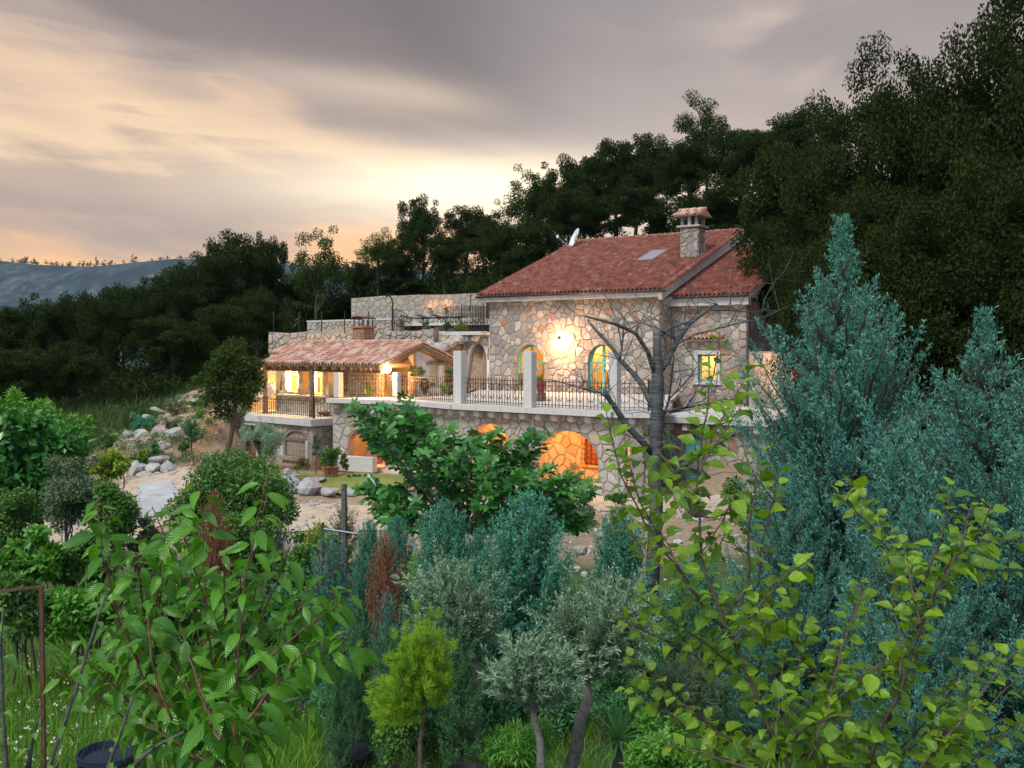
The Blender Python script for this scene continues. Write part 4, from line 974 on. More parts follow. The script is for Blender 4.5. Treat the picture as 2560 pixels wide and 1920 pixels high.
# ------------------------------------------------------------------ lower building and its terrace
low = thing('lower_building', 'low stone building under the pavilion terrace with doorway and shuttered arch', 'building', (LT[1].x-2, LT[1].y, ZG))
lst = StoneSet(low)
L0, L1, L2 = [Vector((p.x, p.y, 0)) for p in LT]
Lx = L0+(L0-L1).normalized()*1.0
slab([(p.x, p.y) for p in (Lx, L1, L2, L2+PV*3.2, Lx+PV*5.5)], ZL-.30, ZL).build('terrace_slab', M['concrete'], low)
lf = Pl.two((L0+PV*.25+PU*.15)[:2], (L1+PV*.22-PU*.1)[:2]); lr = Pl.two((L1+PV*.22-PU*.1)[:2], (L2+PV*.2-PU*.25)[:2])
ld = (lf.px(608), lf.px(650)); lwn = (lf.px(713), lf.px(769)); zA = lf.px(740, 1141)[1]; zS = lf.px(740, 1100)[1]; zTt = lf.px(740, 1078)[1]
zD = lf.px(630, 1062)[1]
hl = [rect(ld[0], ld[1], ZG-.1, zD), arch(lwn[0], lwn[1], zA, zS, zTt)]
lw_ = wall_panel('front_wall', lf, rect(0, lf.len, ZG-.5, ZL-.3), hl, .35, M['mortar'], low)
lst.add(lw_, lf, 0, lf.len, ZG-.3, ZL-.32, .42, 71, M['stone_terrace'], [rect(ld[0]-.15, ld[1]+.15, ZG-.4, zD+.15), arch(lwn[0]-.1, lwn[1]+.1, zA-.22, zS, zTt+.1)])
lw2 = wall_panel('end_wall', lr, rect(0, lr.len, ZG-.5, ZL-.3), [], .35, M['mortar'], low); lst.add(lw2, lr, 0, lr.len, ZG-.3, ZL-.32, .42, 72, M['stone_terrace']); lst.finish()
for uu in ld: MB().box(lf.at(uu, ZG-.1, .03), .2, .2, zD-ZG+.1, (lf.U, -lf.N), .01).build('door_jamb', M['granite'], low)
MB().box(lf.at(sum(ld)/2, zD, .03), ld[1]-ld[0]+.5, .22, .2, (lf.U, -lf.N), .01).build('lintel', M['granite'], low)
MB().box(lf.at(sum(ld)/2, ZG-.1, -.3), ld[1]-ld[0], .06, zD-ZG, (lf.U, -lf.N)).build('door', M['wood'], low)
sh = MB().box(lf.at(sum(lwn)/2, zA-.2, .05), lwn[1]-lwn[0]+.35, .28, .2, (lf.U, -lf.N), .02).build('window_sill', M['wood_grey'], low)
nb = 7
for i in range(nb):
    uu = lwn[0]+(lwn[1]-lwn[0])*(i+.5)/nb; c_ = (uu-sum(lwn)/2)/((lwn[1]-lwn[0])/2); top = zS+(zTt-zS)*math.sqrt(max(0, 1-c_*c_))
    MB().box(lf.at(uu, zA+.002, -.12), (lwn[1]-lwn[0])/nb-.012, .05, top-zA-.01, (lf.U, -lf.N)).build('shutter_board', M['wood_grey'], sh)
MB().box(lf.at(sum(lwn)/2, zS-.05, -.06), lwn[1]-lwn[0], .06, .12, (lf.U, -lf.N)).build('shutter_rail', M['wood'], sh)
for k, uu in enumerate(lwn): MB().box(lf.at(uu+(-.09, .09)[k], zA-.02, .03), .17, .2, zS-zA+.05, (lf.U, -lf.N), .01).build('window_jamb', M['granite'], low)
# lower railing (slender)
rgl = 'thin iron railings of the lower terrace'
railing((L0+PV*.3)[:2], (L1+PV*.45-PU*.4)[:2], ZL, .84, 'thin iron railing along the front of the lower terrace', rgl, .14, False)
railing((L1+PV*.45-PU*.3)[:2], (L2+PV*.3-PU*.1)[:2], ZL, .84, 'thin iron railing around the right corner of the lower terrace', rgl, .14, False)
# ------------------------------------------------------------------ pavilion
pav = thing('pavilion', 'open garden pavilion with weathered tiled gable roof, timber posts and warm lit interior', 'pavilion', (PE.x-3, PE.y+3, ZL))
pz = -.74; PR = .37; PS1 = (PV+Vector((0, 0, PR))).normalized(); PS2 = (-PV+Vector((0, 0, PR))).normalized(); PL_ = 8.2; pw1 = 2.56; pw2 = 2.15
E0 = PE+Vector((0, 0, pz)); B0 = E0-PU*PL_; ap = E0+PV*pw1+Vector((0, 0, pw1*PR)); apb = ap-PU*PL_; K0 = ap+PV*pw2-Vector((0, 0, pw2*PR)); KB = K0-PU*PL_; dn = Vector((0, 0, -.07))
pr = MB().add([B0, E0, ap, apb, K0, KB]+[v+dn for v in (B0, E0, ap, apb, K0, KB)], [(0, 1, 2, 3), (3, 2, 4, 5), (6, 9, 8, 7), (9, 11, 10, 8), (0, 6, 7, 1), (1, 7, 8, 2), (2, 8, 10, 4), (0, 3, 9, 6), (3, 5, 11, 9)]).build('roof', M['wood_light'], pav)
nl = int(PL_/.205); wl_ = PL_/nl
tiled_plane(pr, B0+Vector((0, 0, .015))-PS1*.08, PU, PS1, nl, 10, wl_, .29, .37, M['tile_old'], 300, seed=7)
tiled_plane(pr, K0+Vector((0, 0, .015)), -PU, PS2, nl, 8, wl_, .29, .37, M['tile_old'], 0, seed=8)
# left end: lower lean-to piece of roof stepping back
B1 = B0+PS1*1.25; st = MB().add([B1-PU*.9, B1, B1+PS1*1.45, B1-PU*.9+PS1*1.45]+[v+dn for v in (B1-PU*.9, B1, B1+PS1*1.45, B1-PU*.9+PS1*1.45)], [(0, 1, 2, 3), (7, 6, 5, 4), (0, 4, 5, 1), (0, 3, 7, 4)]).build('roof_step', M['wood_light'], pav)
tiled_plane(st, B1-PU*.9+Vector((0, 0, .015)), PU, PS1, 4, 5, .22, .29, .37, M['tile_old'], 0, seed=9)
half_rounds(pr, apb+Vector((0, 0, .03)), ap+Vector((0, 0, .03)), .12, .35, M['tile_old'])
half_rounds(pr, E0-PU*.05+Vector((0, 0, .03)), ap-PU*.05+Vector((0, 0, .03)), .10, .33, M['tile_old'], 'verge_tile')
half_rounds(pr, K0-PU*.05+Vector((0, 0, .03)), ap-PU*.05+Vector((0, 0, .03)), .10, .33, M['tile_old'], 'verge_tile')
dz = Vector((0, 0, -.16))
for a_, b_ in ((E0, ap), (K0, ap)): MB().beam(a_+dz-PU*.06, b_+dz-PU*.06, .12, .18).build('barge_rafter', M['wood'], pav)
for i in range(7):                                             # rafters seen from below in the gable
    o_ = -PU*(.55+i*.62)
    MB().beam(E0+o_+dz, ap+o_+dz, .09, .13).build('rafter', M['wood_light'], pav); MB().beam(K0+o_+dz, ap+o_+dz, .09, .13).build('rafter', M['wood_light'], pav)
n = 13
for i in range(n): q_ = B0+PU*(.3+i*(PL_-.5)/(n-1)); MB().beam(q_+Vector((0, 0, -.13))-PV*.06, q_+Vector((0, 0, .02))+PV*.5, .12, .14).build('rafter_end', M['wood'], pav)
MB().beam(B0+PV*.28+Vector((0, 0, -.23)), E0+PV*.28+Vector((0, 0, -.23))-PU*.1, .16, .2).build('eaves_beam', M['wood'], pav)
MB().beam(ap-PU*(.2)+Vector((0, 0, -.2)), apb+Vector((0, 0, -.2)), .14, .2).build('ridge_beam', M['wood_light'], pav)
def wpost(px, py, zb, zt, r=.105):
    b_ = floor_px(px, py, zb); MB().tube([b_, b_+Vector((.02, 0, (zt-zb)*.5)), Vector((b_.x, b_.y, zt))], [r*1.1, r*.95, r], 9).build('timber_post', M['wood'], pav)
wpost(663, 1034, ZL, -.78, .12); wpost(779, 1042, ZL, -.84, .12)
# front wall: stone with plastered openings
FW = Pl.two((PE-PU*9.1+PV*1.5)[:2], (PE-PU*1.7+PV*1.5)[:2])
pst = StoneSet(pav)
def R_(x0, x1, y0, y1): 
    u0, u1 = FW.px(x0), FW.px(x1); return rect(u0, u1, FW.px((x0+x1)/2, y1)[1], FW.px((x0+x1)/2, y0)[1])
ops = [R_(690, 706, 924, 976), R_(714, 746, 922, 979), R_(757, 770, 922, 980), R_(778, 806, 924, 984), R_(822, 870, 926, 984)]
ztop = -.78; zl = R_(690, 706, 924, 976)[0][1]
ops = [[(a_[0][0], max(a_[0][1], ZL+.9)), (a_[1][0], max(a_[1][1], ZL+.9)), (a_[2][0], min(a_[2][1], ztop-.06)), (a_[3][0], min(a_[3][1], ztop-.06))] for a_ in ops]
fwl = wall_panel('front_wall', FW, rect(0, FW.len, ZL, ztop), ops, .35, M['plaster_warm'], pav)
pst.add(fwl, FW, 0, FW.len, ZL, ztop-.02, .32, 81, M['stone_terrace'], ops)
MB().box(FW.at(FW.len/2, ZL+.80, .06), FW.len-.5, .5, .09, (FW.U, -FW.N), .015).build('window_ledge', M['stone_facade'], pav)
# window with bluish frame and barred orange pane, in the second bay
a0, a1 = FW.px(714), FW.px(746); pb_ = Pl(FW.at(0, 0, -.8), FW.U, FW.N)
fm = MB()
c0, c1, cz0, cz1 = pb_.px(716), pb_.px(748), ZL+.75, ztop-.02
pw = wall_panel('window_surround', pb_, rect(c0, c1, cz0, cz1), [rect(c0+.14, c1-.14, cz0+.14, cz1-.38)], .12, M['plaster_white'], pav)
for k in range(1, 3): MB().box(pb_.at(c0+.14+(c1-c0-.28)*k/3, cz0+.15, -.03), .02, .02, cz1-cz0-.54, (pb_.U, -pb_.N)).build('grille_bar', M['iron'], pw)
for k in range(1, 4): MB().box(pb_.at((c0+c1)/2, cz0+.14+(cz1-cz0-.52)*k/4, -.028), c1-c0-.28, .02, .02, (pb_.U, -pb_.N)).build('grille_bar', M['iron'], pw)
# interior back wall, warm plaster
IW = Pl.two((PE-PU*9.1+PV*4.0)[:2], (PE-PU*.9+PV*4.0)[:2])
wall_panel('back_wall', IW, rect(0, IW.len, ZL, -1.1), [arch(IW.px(775), IW.px(800), ZL+.3, IW.px(788, 945)[1], IW.px(788, 925)[1], 8)], .2, M['plaster_warm'], pav)
EW = Pl.two((PE-PU*9.0+PV*1.9)[:2], (PE-PU*9.0+PV*4.0)[:2]); wall_panel('end_wall', EW, rect(0, EW.len, ZL, -.5), [], .2, M['plaster_warm'], pav)
slab([((PE+d_).x, (PE+d_).y) for d_ in (-PU*9.3+PV*1.3, -PU*2.0+PV*1.3, -PU*2.0+PV*4.4, -PU*9.3+PV*4.4)], ZL-.1, ZL+.02).build('floor', M['paving'], pav)
# gable end, white plaster on its right half
GP = Pl((PE-PU*.55)[:2]+(0,), PV, PU)
gz = lambda r: pz+(r if r < pw1 else 2*pw1-r)*PR-.14
gu0 = pw1-.05; gu1 = pw1+pw2-.38
wu = (GP.px(1074), GP.px(1103)); wz = (GP.px(1088, 968)[1], GP.px(1088, 920)[1])
wu = (max(wu[0], gu0+.25), min(wu[1], gu1-.2))
wall_panel('gable_wall', GP, [(gu0, ZF+.01), (gu1, ZF+.01), (gu1, gz(gu1)), (gu0, gz(gu0))], [rect(wu[0], wu[1], ZF+.35, ZF+1.35)], .3, M['plaster_white'], pav)
MB().box(GP.at(sum(wu)/2, ZF+1.36, .06), wu[1]-wu[0]+.4, .28, .16, (GP.U, -GP.N), .04).build('lintel', M['wood_grey'], pav)
MB().box(GP.at(sum(wu)/2, ZF+.30, -.2), wu[1]-wu[0]-.02, .03, 1.1, (GP.U, -GP.N)).build('niche_panel', M['plaster_warm'], pav)
MB().box(GP.at(pw1-.1, ZF, .05), .18, .2, gz(pw1-.1)-ZF-.05, (GP.U, -GP.N), .01).build('timber_post', M['wood_light'], pav)
MB().beam(GP.at(.2, pz-.02, .0), GP.at(pw1-.2, pz-.02, .0), .14, .16).build('tie_beam', M['wood_light'], pav)
IG = Pl((PE-PU*4.4)[:2]+(0,), PV, PU); wall_panel('inner_wall', IG, [(.9, ZF), (gu1, ZF), (gu1, gz(gu1)), (pw1, gz(pw1)), (.9, gz(.9))], [], .2, M['plaster_warm'], pav)
BWp = Pl.two((PE-PU*4.2+PV*(gu1+.0))[:2], (PE-PU*.6+PV*(gu1+.0))[:2]); wall_panel('rear_wall', BWp, rect(0, BWp.len, ZF, gz(gu1)), [], .2, M['plaster_warm'], pav)
pst.finish()
def bulb(px, py, Y, w, label, r=.09, col=WARM, glow=40):
    q_ = P(px, py, Y); t_ = thing('hanging_lamp', label, 'lamp', q_)
    MB().lathe(q_, [(0, -r), (r*.7, -r*.7), (r, 0), (r*.7, r*.7), (0, r)], 12).build('bulb', emit_mat('bulb_glow', (1, .75, .4), glow), t_, smooth=True)
    MB().tube([q_+Vector((0, 0, r)), q_+Vector((0, 0, r+.5))], .012, 5).build('cord', M['iron'], t_)
    point('lamp_light', q_-Vector((0, 0.02, r+.16)), w, col, .08)
bulb(967, 922, 42.05, 520, 'bright star like lamp hanging in the pavilion gable', .19, WARM, 90)
bulb(936, 942, 44.2, 260, 'smaller lamp below and left of the bright gable lamp', .09)
bulb(708, 934, 49.3, 320, 'small lamp inside the left end of the pavilion', .06, YELLOW, 8)
bulb(737, 936, 48.3, 420, 'lamp inside the pavilion behind the barred window', .06, YELLOW, 8)
bulb(800, 938, 47.0, 480, 'lamp inside the pavilion behind its yellow openings', .06, YELLOW, 8)
# uplight on the lower terrace edge
ul = floor_px(838, 1036, ZL); tg = thing('uplight', 'small warm glowing stone light at the right corner of the lower terrace', 'lamp', (ul.x, ul.y+.6, ZL))
MB().box((ul.x, ul.y+.6, ZL), .2, .2, .35, bev=.02).build('lamp_body', M['granite'], tg); point('uplight', (ul.x-.1, ul.y+.3, ZL+.45), 14, YELLOW)
# furniture of the lower terrace: white chairs and a table
def white_chair(x, y, rz, label):
    t_ = thing('garden_chair', label, 'chair', (x, y, ZL), 'white chairs on the lower terrace'); A = Vector((math.cos(rz), math.sin(rz), 0)); B_ = Vector((-A.y, A.x, 0)); L = Vector((x, y, ZL))
    MB().box(L+Vector((0, 0, .44)), .5, .5, .05, (A, B_), .01).build('seat', M['plaster_white'], t_)
    for s_ in (-1, 1):
        for r in (-1, 1): MB().box(L+A*s_*.22+B_*r*.22, .04, .04, .44, (A, B_)).build('leg', M['plaster_white'], t_)
        MB().box(L+A*s_*.23+B_*.23+Vector((0, 0, .49)), .04, .04, .52, (A, B_)).build('back_post', M['plaster_white'], t_)
        MB().beam(L+A*s_*.24-B_*.2+Vector((0, 0, .68)), L+A*s_*.24+B_*.22+Vector((0, 0, .68)), .04, .03).build('armrest', M['plaster_white'], t_)
    for k in range(4): MB().box(L+A*(k-1.5)*.11+B_*.23+Vector((0, 0, .49)), .04, .025, .48, (A, B_)).build('back_slat', M['plaster_white'], t_)
    MB().beam(L-A*.25+B_*.23+Vector((0, 0, 1.0)), L+A*.25+B_*.23+Vector((0, 0, 1.0)), .04, .06).build('back_rail', M['plaster_white'], t_)
for (px, py, rz, l_) in ((632, 1018, .3, 'white garden chair left of the left timber post'), (690, 1019, .5, 'white garden chair just right of the left timber post'), (768, 1027, 2.4, 'white garden chair just left of the right timber post'), (806, 1029, -.8, 'white garden chair right of the right timber post')):
    q_ = floor_px(px, py, ZL); white_chair(q_.x, q_.y, rz, l_)
q_ = floor_px(725, 1022, ZL); tt = thing('garden_table', 'white table between the timber posts on the lower terrace', 'table', q_)
MB().box(q_+Vector((0, 0, .70)), 1.3, .8, .05, (PU, PV), .01).build('table_top', M['plaster_white'], tt)
for a_ in (-1, 1):
    for b_ in (-1, 1): MB().box(q_+PU*a_*.55+PV*b_*.32, .06, .06, .70, (PU, PV)).build('leg', M['plaster_white'], tt)
# dark bowl on the lower terrace
q_ = floor_px(809, 1041, ZL); pot((q_.x, q_.y+.15, ZL), .30, .2, M['wood'], 'wide low brown bowl at the right foot of the timber post', 'bowl', 'planter_bowl')
# jugs with flowers behind the terrace railing
for px, py, l_ in ((876, 985, 'tall blue grey vase with red flowers behind the left railing'),):
    q_ = floor_px(px, py, ZF); t_ = thing('flower_vase', l_, 'vase', q_)
    MB().lathe(q_, [(0, 0), (.2, 0), (.24, .3), (.26, .6), (.24, .8), (.2, .82), (0, .78)], 14).build('vase', simple('blue_vase', (.20, .25, .36), .5), t_)
    rng = np.random.default_rng(3); k = 220; pos = rng.normal(size=(k, 3))*[.2, .2, .16]+[q_.x, q_.y, q_.z+1.0]
    obj('flower_leaves', npmesh('flower_leaves', *leaves_geo(pos, rvec(rng, k), rvec(rng, k), .1, .06), M['leaf_shrub']), t_)
    pos = rng.normal(size=(60, 3))*[.2, .2, .14]+[q_.x, q_.y-.05, q_.z+1.05]
    obj('petals', npmesh('petals', *leaves_geo(pos, rvec(rng, 60), rvec(rng, 60), .08, .07), M['flower_pink']), t_)

# ------------------------------------------------------------------ retaining walls on the slope
def long_wall(name, label, a_, b_, zb, zt0, zt1, size, mat, seed, thick=.5, cap=True, jag=0, h=.05):
    pl = Pl.two(a_, b_); t_ = thing(name, label, 'stone wall', (a_[0], a_[1], zb)); ss = StoneSet(t_)
    top = [(pl.len*i/8, zt0+(zt1-zt0)*i/8+random.Random(seed+i).uniform(-jag, jag)) for i in range(9)]
    ol = [(0, zb), (pl.len, zb)]+top[::-1]
    w_ = wall_panel('wall', pl, ol, [], thick, M['mortar'], t_)
    ss.add(w_, pl, 0, pl.len, zb, max(zt0, zt1)+jag, size, seed, mat, outline=ol, h=h); ss.finish()
    if cap:
        for i in range(8): MB().beam(pl.at(top[i][0], top[i][1]+.05, -thick/2), pl.at(top[i+1][0]-.01, top[i+1][1]+.05, -thick/2), thick+.12, .1).build('coping_stone', M['granite'], t_)
    return pl, t_
zA0 = (HZ-744)/F*63; zA1 = (HZ-731)/F*59
A0 = P(878, 744, 63); A1 = P(1215, 731, 59.5)
plA, wA = long_wall('retaining_wall', 'tall pale stone wall on the slope with two small lit niches', A0[:2], A1[:2], .9, A0.z, A1.z, .36, M['stone_retaining'], 91, cap=False, jag=.05, h=.022)
for px, l_ in ((1078, 'left glowing niche lamp on the upper stone wall'), (1117, 'right glowing niche lamp on the upper stone wall')):
    u_, z_ = plA.px(px, 770); q_ = plA.at(u_, z_, .16); t_ = thing('wall_light', l_, 'wall lamp', q_, 'niche lamps on the upper wall')
    MB().box(q_-Vector((0, 0, .1)), .22, .1, .08, (plA.U, -plA.N), .01).build('lamp_body', M['iron'], t_); point('niche_light', q_+Vector((0, 0, .2))+plA.N*.12, 9, ORANGE, .05)
B0_ = P(768, 806, 58.5); B1_ = P(1000, 799, 56)
long_wall('retaining_wall', 'low stone wall with pale coping below the tall niche wall', B0_[:2], B1_[:2], .0, B0_.z, B1_.z, .28, M['stone_retaining'], 92)
C0_ = P(672, 836, 55.5); C1_ = P(1085, 822, 51)
long_wall('retaining_wall', 'rough stone wall directly behind the pavilion roof', C0_[:2], C1_[:2], -1.2, C0_.z+.02, C1_.z, .30, M['stone_retaining'], 93, cap=False, jag=.14, h=.09)
# deck level between walls with loungers, pool ladder, gate
zD_ = P(1000, 806, 57).z-.05
slab([P(985, 800, 57.5)[:2], P(1230, 800, 53.5)[:2], P(1230, 800, 60)[:2], P(985, 800, 61.5)[:2]], zD_-.15, zD_).build('pool_deck', M['paving'], None, 'structure')
def lounger(x, y, label):
    t_ = thing('sun_lounger', label, 'sun lounger', (x, y, zD_), 'dark loungers on the pool deck'); L = Vector((x, y, zD_)); A = plA.U; B_ = -plA.N
    pts = [L-A*.95+Vector((0, 0, .46)), L-A*.45+Vector((0, 0, .34)), L+A*.2+Vector((0, 0, .30)), L+A*.95+Vector((0, 0, .34))]
    for s_ in (-1, 1): MB().tube([p_+B_*s_*.3 for p_ in pts], .03, 6).build('frame', M['iron'], t_)
    mb = MB()
    for i in range(3): mb.beam(pts[i]+Vector((0, 0, .03)), pts[i+1]+Vector((0, 0, .03)), .56, .03)
    mb.build('sling', M['black_plastic'], t_)
    for a_ in (-.6, .6):
        for s_ in (-1, 1): MB().tube([L+A*a_+B_*s_*.3, L+A*a_*.8+B_*s_*.3+Vector((0, 0, .33))], .025, 5).build('leg', M['iron'], t_)
for px, Y, l_ in ((1042, 58.2, 'left dark sun lounger in front of the niche wall'), (1085, 57.2, 'middle dark sun lounger in front of the niche wall'), (1122, 56.6, 'right dark sun lounger in front of the niche wall')):
    q_ = P(px, 800, Y); lounger(q_.x, q_.y, l_)
# pool ladder
q0 = P(938, 805, 60); t_ = thing('pool_ladder', 'curved steel pool ladder handrails beside the niche wall', 'pool ladder', q0)
for k in (0, 1):
    b_ = q0+Vector((k*.45, 0, -.3)); MB().tube([b_, b_+Vector((.05, 0, .55)), b_+Vector((.16, 0, .78)), b_+Vector((.32, 0, .82)), b_+Vector((.42, 0, .68)), b_+Vector((.42, 0, .0))], .028, 7).build('handrail', M['steel'], t_)
# curved black garden lamp post and fan shaped gate
q0 = P(981, 815, 55.5); t_ = thing('garden_lamp_post', 'tall curved black iron post beside the fan shaped gate', 'lamp post', q0)
MB().tube([q0-Vector((0, 0, .4)), q0+Vector((0, 0, .9)), q0+Vector((.02, 0, 1.35)), q0+Vector((-.1, 0, 1.62)), q0+Vector((-.3, 0, 1.72))], [.05, .05, .045, .04, .03], 7).build('post', M['iron'], t_)
MB().lathe(q0+Vector((-.33, 0, 1.62)), [(0, .14), (.09, .10), (.06, 0), (0, 0)], 8).build('lamp_head', M['iron'], t_)
q0 = P(985, 816, 55); t_ = thing('iron_gate', 'fan shaped wrought iron gate at the top of the rockery steps', 'gate', q0); 
MB().tube([q0-Vector((0, 0, .3)), q0+Vector((0, 0, .95))], .03, 6).build('gate_post', M['iron'], t_)
MB().tube([q0+Vector((.95*math.cos(a_), 0, .95*math.sin(a_))) for a_ in np.linspace(0, math.pi/2, 9)], .022, 5).build('arc_rail', M['iron'], t_)
MB().tube([q0+Vector((.5*math.cos(a_), 0, .5*math.sin(a_))) for a_ in np.linspace(0, math.pi/2, 9)], .018, 5).build('arc_rail', M['iron'], t_)
MB().tube([q0, q0+Vector((.95, 0, 0))], .022, 5).build('bottom_rail', M['iron'], t_)
for k in range(1, 9): a_ = k*math.pi/18; MB().tube([q0+Vector((.15*math.cos(a_), 0, .15*math.sin(a_))), q0+Vector((.95*math.cos(a_), 0, .95*math.sin(a_)))], .012, 4).build('gate_bar', M['iron'], t_)
# brick barbecue chimney with curved iron cap behind the pavilion ridge
q0 = P(908, 850, 50.5); q0.z = -1.0; zt_ = P(908, 815, 50.5).z; t_ = thing('barbecue_chimney', 'squat brick chimney with a curved rusty metal cap behind the pavilion roof', 'chimney', q0)
MB().box(q0, .85, .7, zt_-q0.z-.12, (PU, PV), .02).build('stack', simple('old_brick', (.30, .18, .12), .9, .5, 9), t_); MB().box((q0.x, q0.y, zt_-.12), 1.0, .85, .12, (PU, PV), .02).build('ledge', M['tile'], t_)
for a_ in (-1, 0, 1):
    for b_ in (-1, 1): MB().box(Vector((q0.x, q0.y, zt_))+PU*a_*.38+PV*b_*.28, .04, .04, .33, (PU, PV)).build('cap_leg', M['iron'], t_)
V = []; 
for s_ in (-1, 1):
    for i in range(9): an = math.pi*i/8; V.append(Vector((q0.x, q0.y, zt_+.33))+PU*(.52*math.cos(an))+Vector((0, 0, .16*math.sin(an)))+PV*s_*.42)
MB().add(V, [(i, i+1, 10+i, 9+i) for i in range(8)]).build('metal_cap', M['rust'], t_)
# wire fence posts on the wall in front of the trees
for k, px in enumerate((834/3.16+540, 1016/3.16+540, 1206/3.16+540, 655/3.16+540, 455/3.16+540)):
    q0 = P(px, 820, 56.0+k*.1); t_ = MB().tube([q0-Vector((0, 0, .5)), q0+Vector((0, 0, .95))], .03, 5).build('fence_post', M['iron']); tag(t_, ['thin dark fence post above the pavilion ridge, left of the low coped wall', 'thin dark fence post just left of the squat brick chimney', 'thin dark fence post just right of the squat brick chimney', 'thin dark fence post in front of the pale thin tree', 'leftmost thin dark fence post beside the rough wall end'][k], 'fence post', 'wire fence posts on the slope')

# ------------------------------------------------------------------ rocks
def rock_mesh(seed, mat, sub=2):
    rng = np.random.default_rng(seed)
    import bmesh
    bm = bmesh.new(); bmesh.ops.create_icosphere(bm, subdivisions=sub, radius=.5)
    planes = [(unit(rng.normal(size=3)), rng.uniform(.26, .42)) for _ in range(9)]
    for v in bm.verts:
        p = np.array(v.co[:])
        for n_, d_ in planes:
            k = p@n_-d_
            if k > 0: p = p-n_*k*.94
        p += rng.normal(size=3)*.012
        v.co = p
    me = bpy.data.meshes.new('rock'); bm.to_mesh(me); bm.free(); me.materials.append(mat); return me
ROCKS = [rock_mesh(i, M['rock'] if i % 3 else M['rock_blue']) for i in range(9)]
M['rock_dark'] = rock_mat('dark_mossy_rock', (0.05, 0.045, 0.04), (0.12, 0.09, 0.07), (0.22, 0.18, 0.15)); DARKROCK = rock_mesh(33, M['rock_dark'])
rrng = random.Random(77)
def rock(loc, sx, sy, sz, label, group=None, mi=None, rz=None, name='boulder', cat='boulder'):
    o = bpy.data.objects.new(name, ROCKS[mi if mi is not None else rrng.randrange(9)]); o.location = loc; o.scale = (sx, sy, sz); o.rotation_euler = (rrng.uniform(-.3, .3), rrng.uniform(-.3, .3), rz if rz is not None else rrng.uniform(0, 6)); C.objects.link(o)
    return tag(o, label, cat, group)
def ground_px(px, py):
    """where the ray through a picture point meets the terrain"""
    lo = 6.0; prev = None
    Ys = np.linspace(6, 110, 1050); X = (px-1280)/F*Ys; Z = (HZ-py)/F*Ys; T = terrain(X, Ys); hit = np.where(T >= Z)[0]
    k = hit[0] if len(hit) else len(Ys)-1; return Vector((X[k], Ys[k], T[k]))
def rock_px(px, py, w, h, Y, label, mi=None, group=None, mat=None):
    """boulder filling a pixel box centred on px, py"""
    q_ = P(px, py, Y); s_ = w/F*Y; t_ = h/F*Y
    return rock(q_, s_*1.15, s_*.9, t_*1.25, label, group, mi)
bl = [(318, 1092, 40, 42, 43.2, 'pale cream upright boulder in the rock garden'), (352, 1096, 50, 40, 43.4, 'wide grey boulder right of the cream one in the rock garden'), (397, 1088, 42, 48, 43.3, 'smooth grey slab boulder in the middle of the rock garden row'), (437, 1087, 62, 48, 43.0, 'largest blue grey boulder of the rock garden row'), (415, 1118, 50, 36, 41.8, 'white fractured boulder below the largest rock garden boulder'),
      (283, 1094, 40, 20, 44, 'low flat stone left of the cream boulder'), (262, 1081, 44, 20, 45, 'pale ledge stone at the left of the rock garden'), (335, 1122, 46, 24, 42, 'flat grey stone under the grey boulder'), (225, 1092, 36, 12, 45, 'small pale stone at the far left of the rock row'),
      (400, 1147, 56, 22, 40.4, 'flat cream step stone at the top of the stone steps'), (333, 1178, 36, 46, 40.0, 'tall grey stone at the left of the stone steps'), (388, 1168, 56, 22, 40.0, 'cream block in the middle of the stone steps'), (355, 1167, 22, 22, 40.0, 'small brown block left of the cream step block'), (372, 1187, 56, 18, 39.6, 'lowest grey step stone beside the gravel road'), (421, 1172, 34, 48, 39.8, 'tall blue grey stone at the right of the stone steps'),
      (395, 1027, 38, 14, 47, 'pale stone near the top of the rock garden'), (468, 1022, 26, 12, 47, 'small white stone beside the flowering shrub'), (365, 1045, 26, 18, 46, 'pale stone below the flowering shrub'), (492, 1001, 30, 10, 48, 'flat pale stone near the tree trunk'),
      (728, 1248, 58, 52, 34.0, 'blue grey boulder half hidden at the lawn edge'), (772, 1244, 66, 50, 33.6, 'large blue grey boulder at the lawn edge'), (825, 1258, 70, 28, 33.6, 'low blue grey boulder right of the large lawn boulder'), (812, 1234, 22, 14, 34, 'small pale stone on top of the lawn edge'), (829, 1245, 34, 18, 33.8, 'small tan stone beside the lawn boulder'), (880, 1255, 40, 22, 34, 'white angular stone near the lawn corner'), (905, 1248, 22, 16, 34.2, 'small grey stone near the lawn corner'),
      (735, 1175, 30, 16, 38.6, 'blue grey flat stone below the pink flowers'), (790, 1182, 70, 18, 37.9, 'long blue grey stone in front of the flower bed'), (718, 1180, 22, 24, 38.5, 'small white stone left of the flower bed'),
      (668, 975, 52, 34, 48.3, 'grey boulder left of the pavilion'), (640, 990, 44, 26, 47.6, 'low grey boulder beside the lower terrace'), (655, 950, 40, 34, 49.5, 'rough boulder behind the left timber post'), (818, 1090, 40, 44, 41.0, 'dark mossy boulder standing against the lower building'), (1270, 1332, 60, 50, 20, 'pale boulder between the junipers'), (1175, 1385, 46, 80, 17.5, 'white marble like rock left of the big juniper'), (1450, 1375, 40, 26, 20, 'rusty brown rock in the rubble bank'), (1500, 1340, 34, 22, 21, 'small pale rock in the rubble bank')]
for i, (px, py, w, h, Y, l_) in enumerate(bl):
    o = rock_px(px, py, w, h, Y, l_, group=None, mi=(i*5) % 9 if 'blue' not in l_ else (0, 3, 6)[i % 3])
    if (py >= 1170 and Y < 39 and px > 600 and px < 1000): o.location.z = tz(o.location.x, Y)+h/F*Y*.42; o.rotation_euler = (0, 0, i)
    if 'mossy' in l_: o.data = DARKROCK; o.location.z = ZG+.45; o.scale = (.75, .55, 1.25); o.rotation_euler = (0, .15, 1)
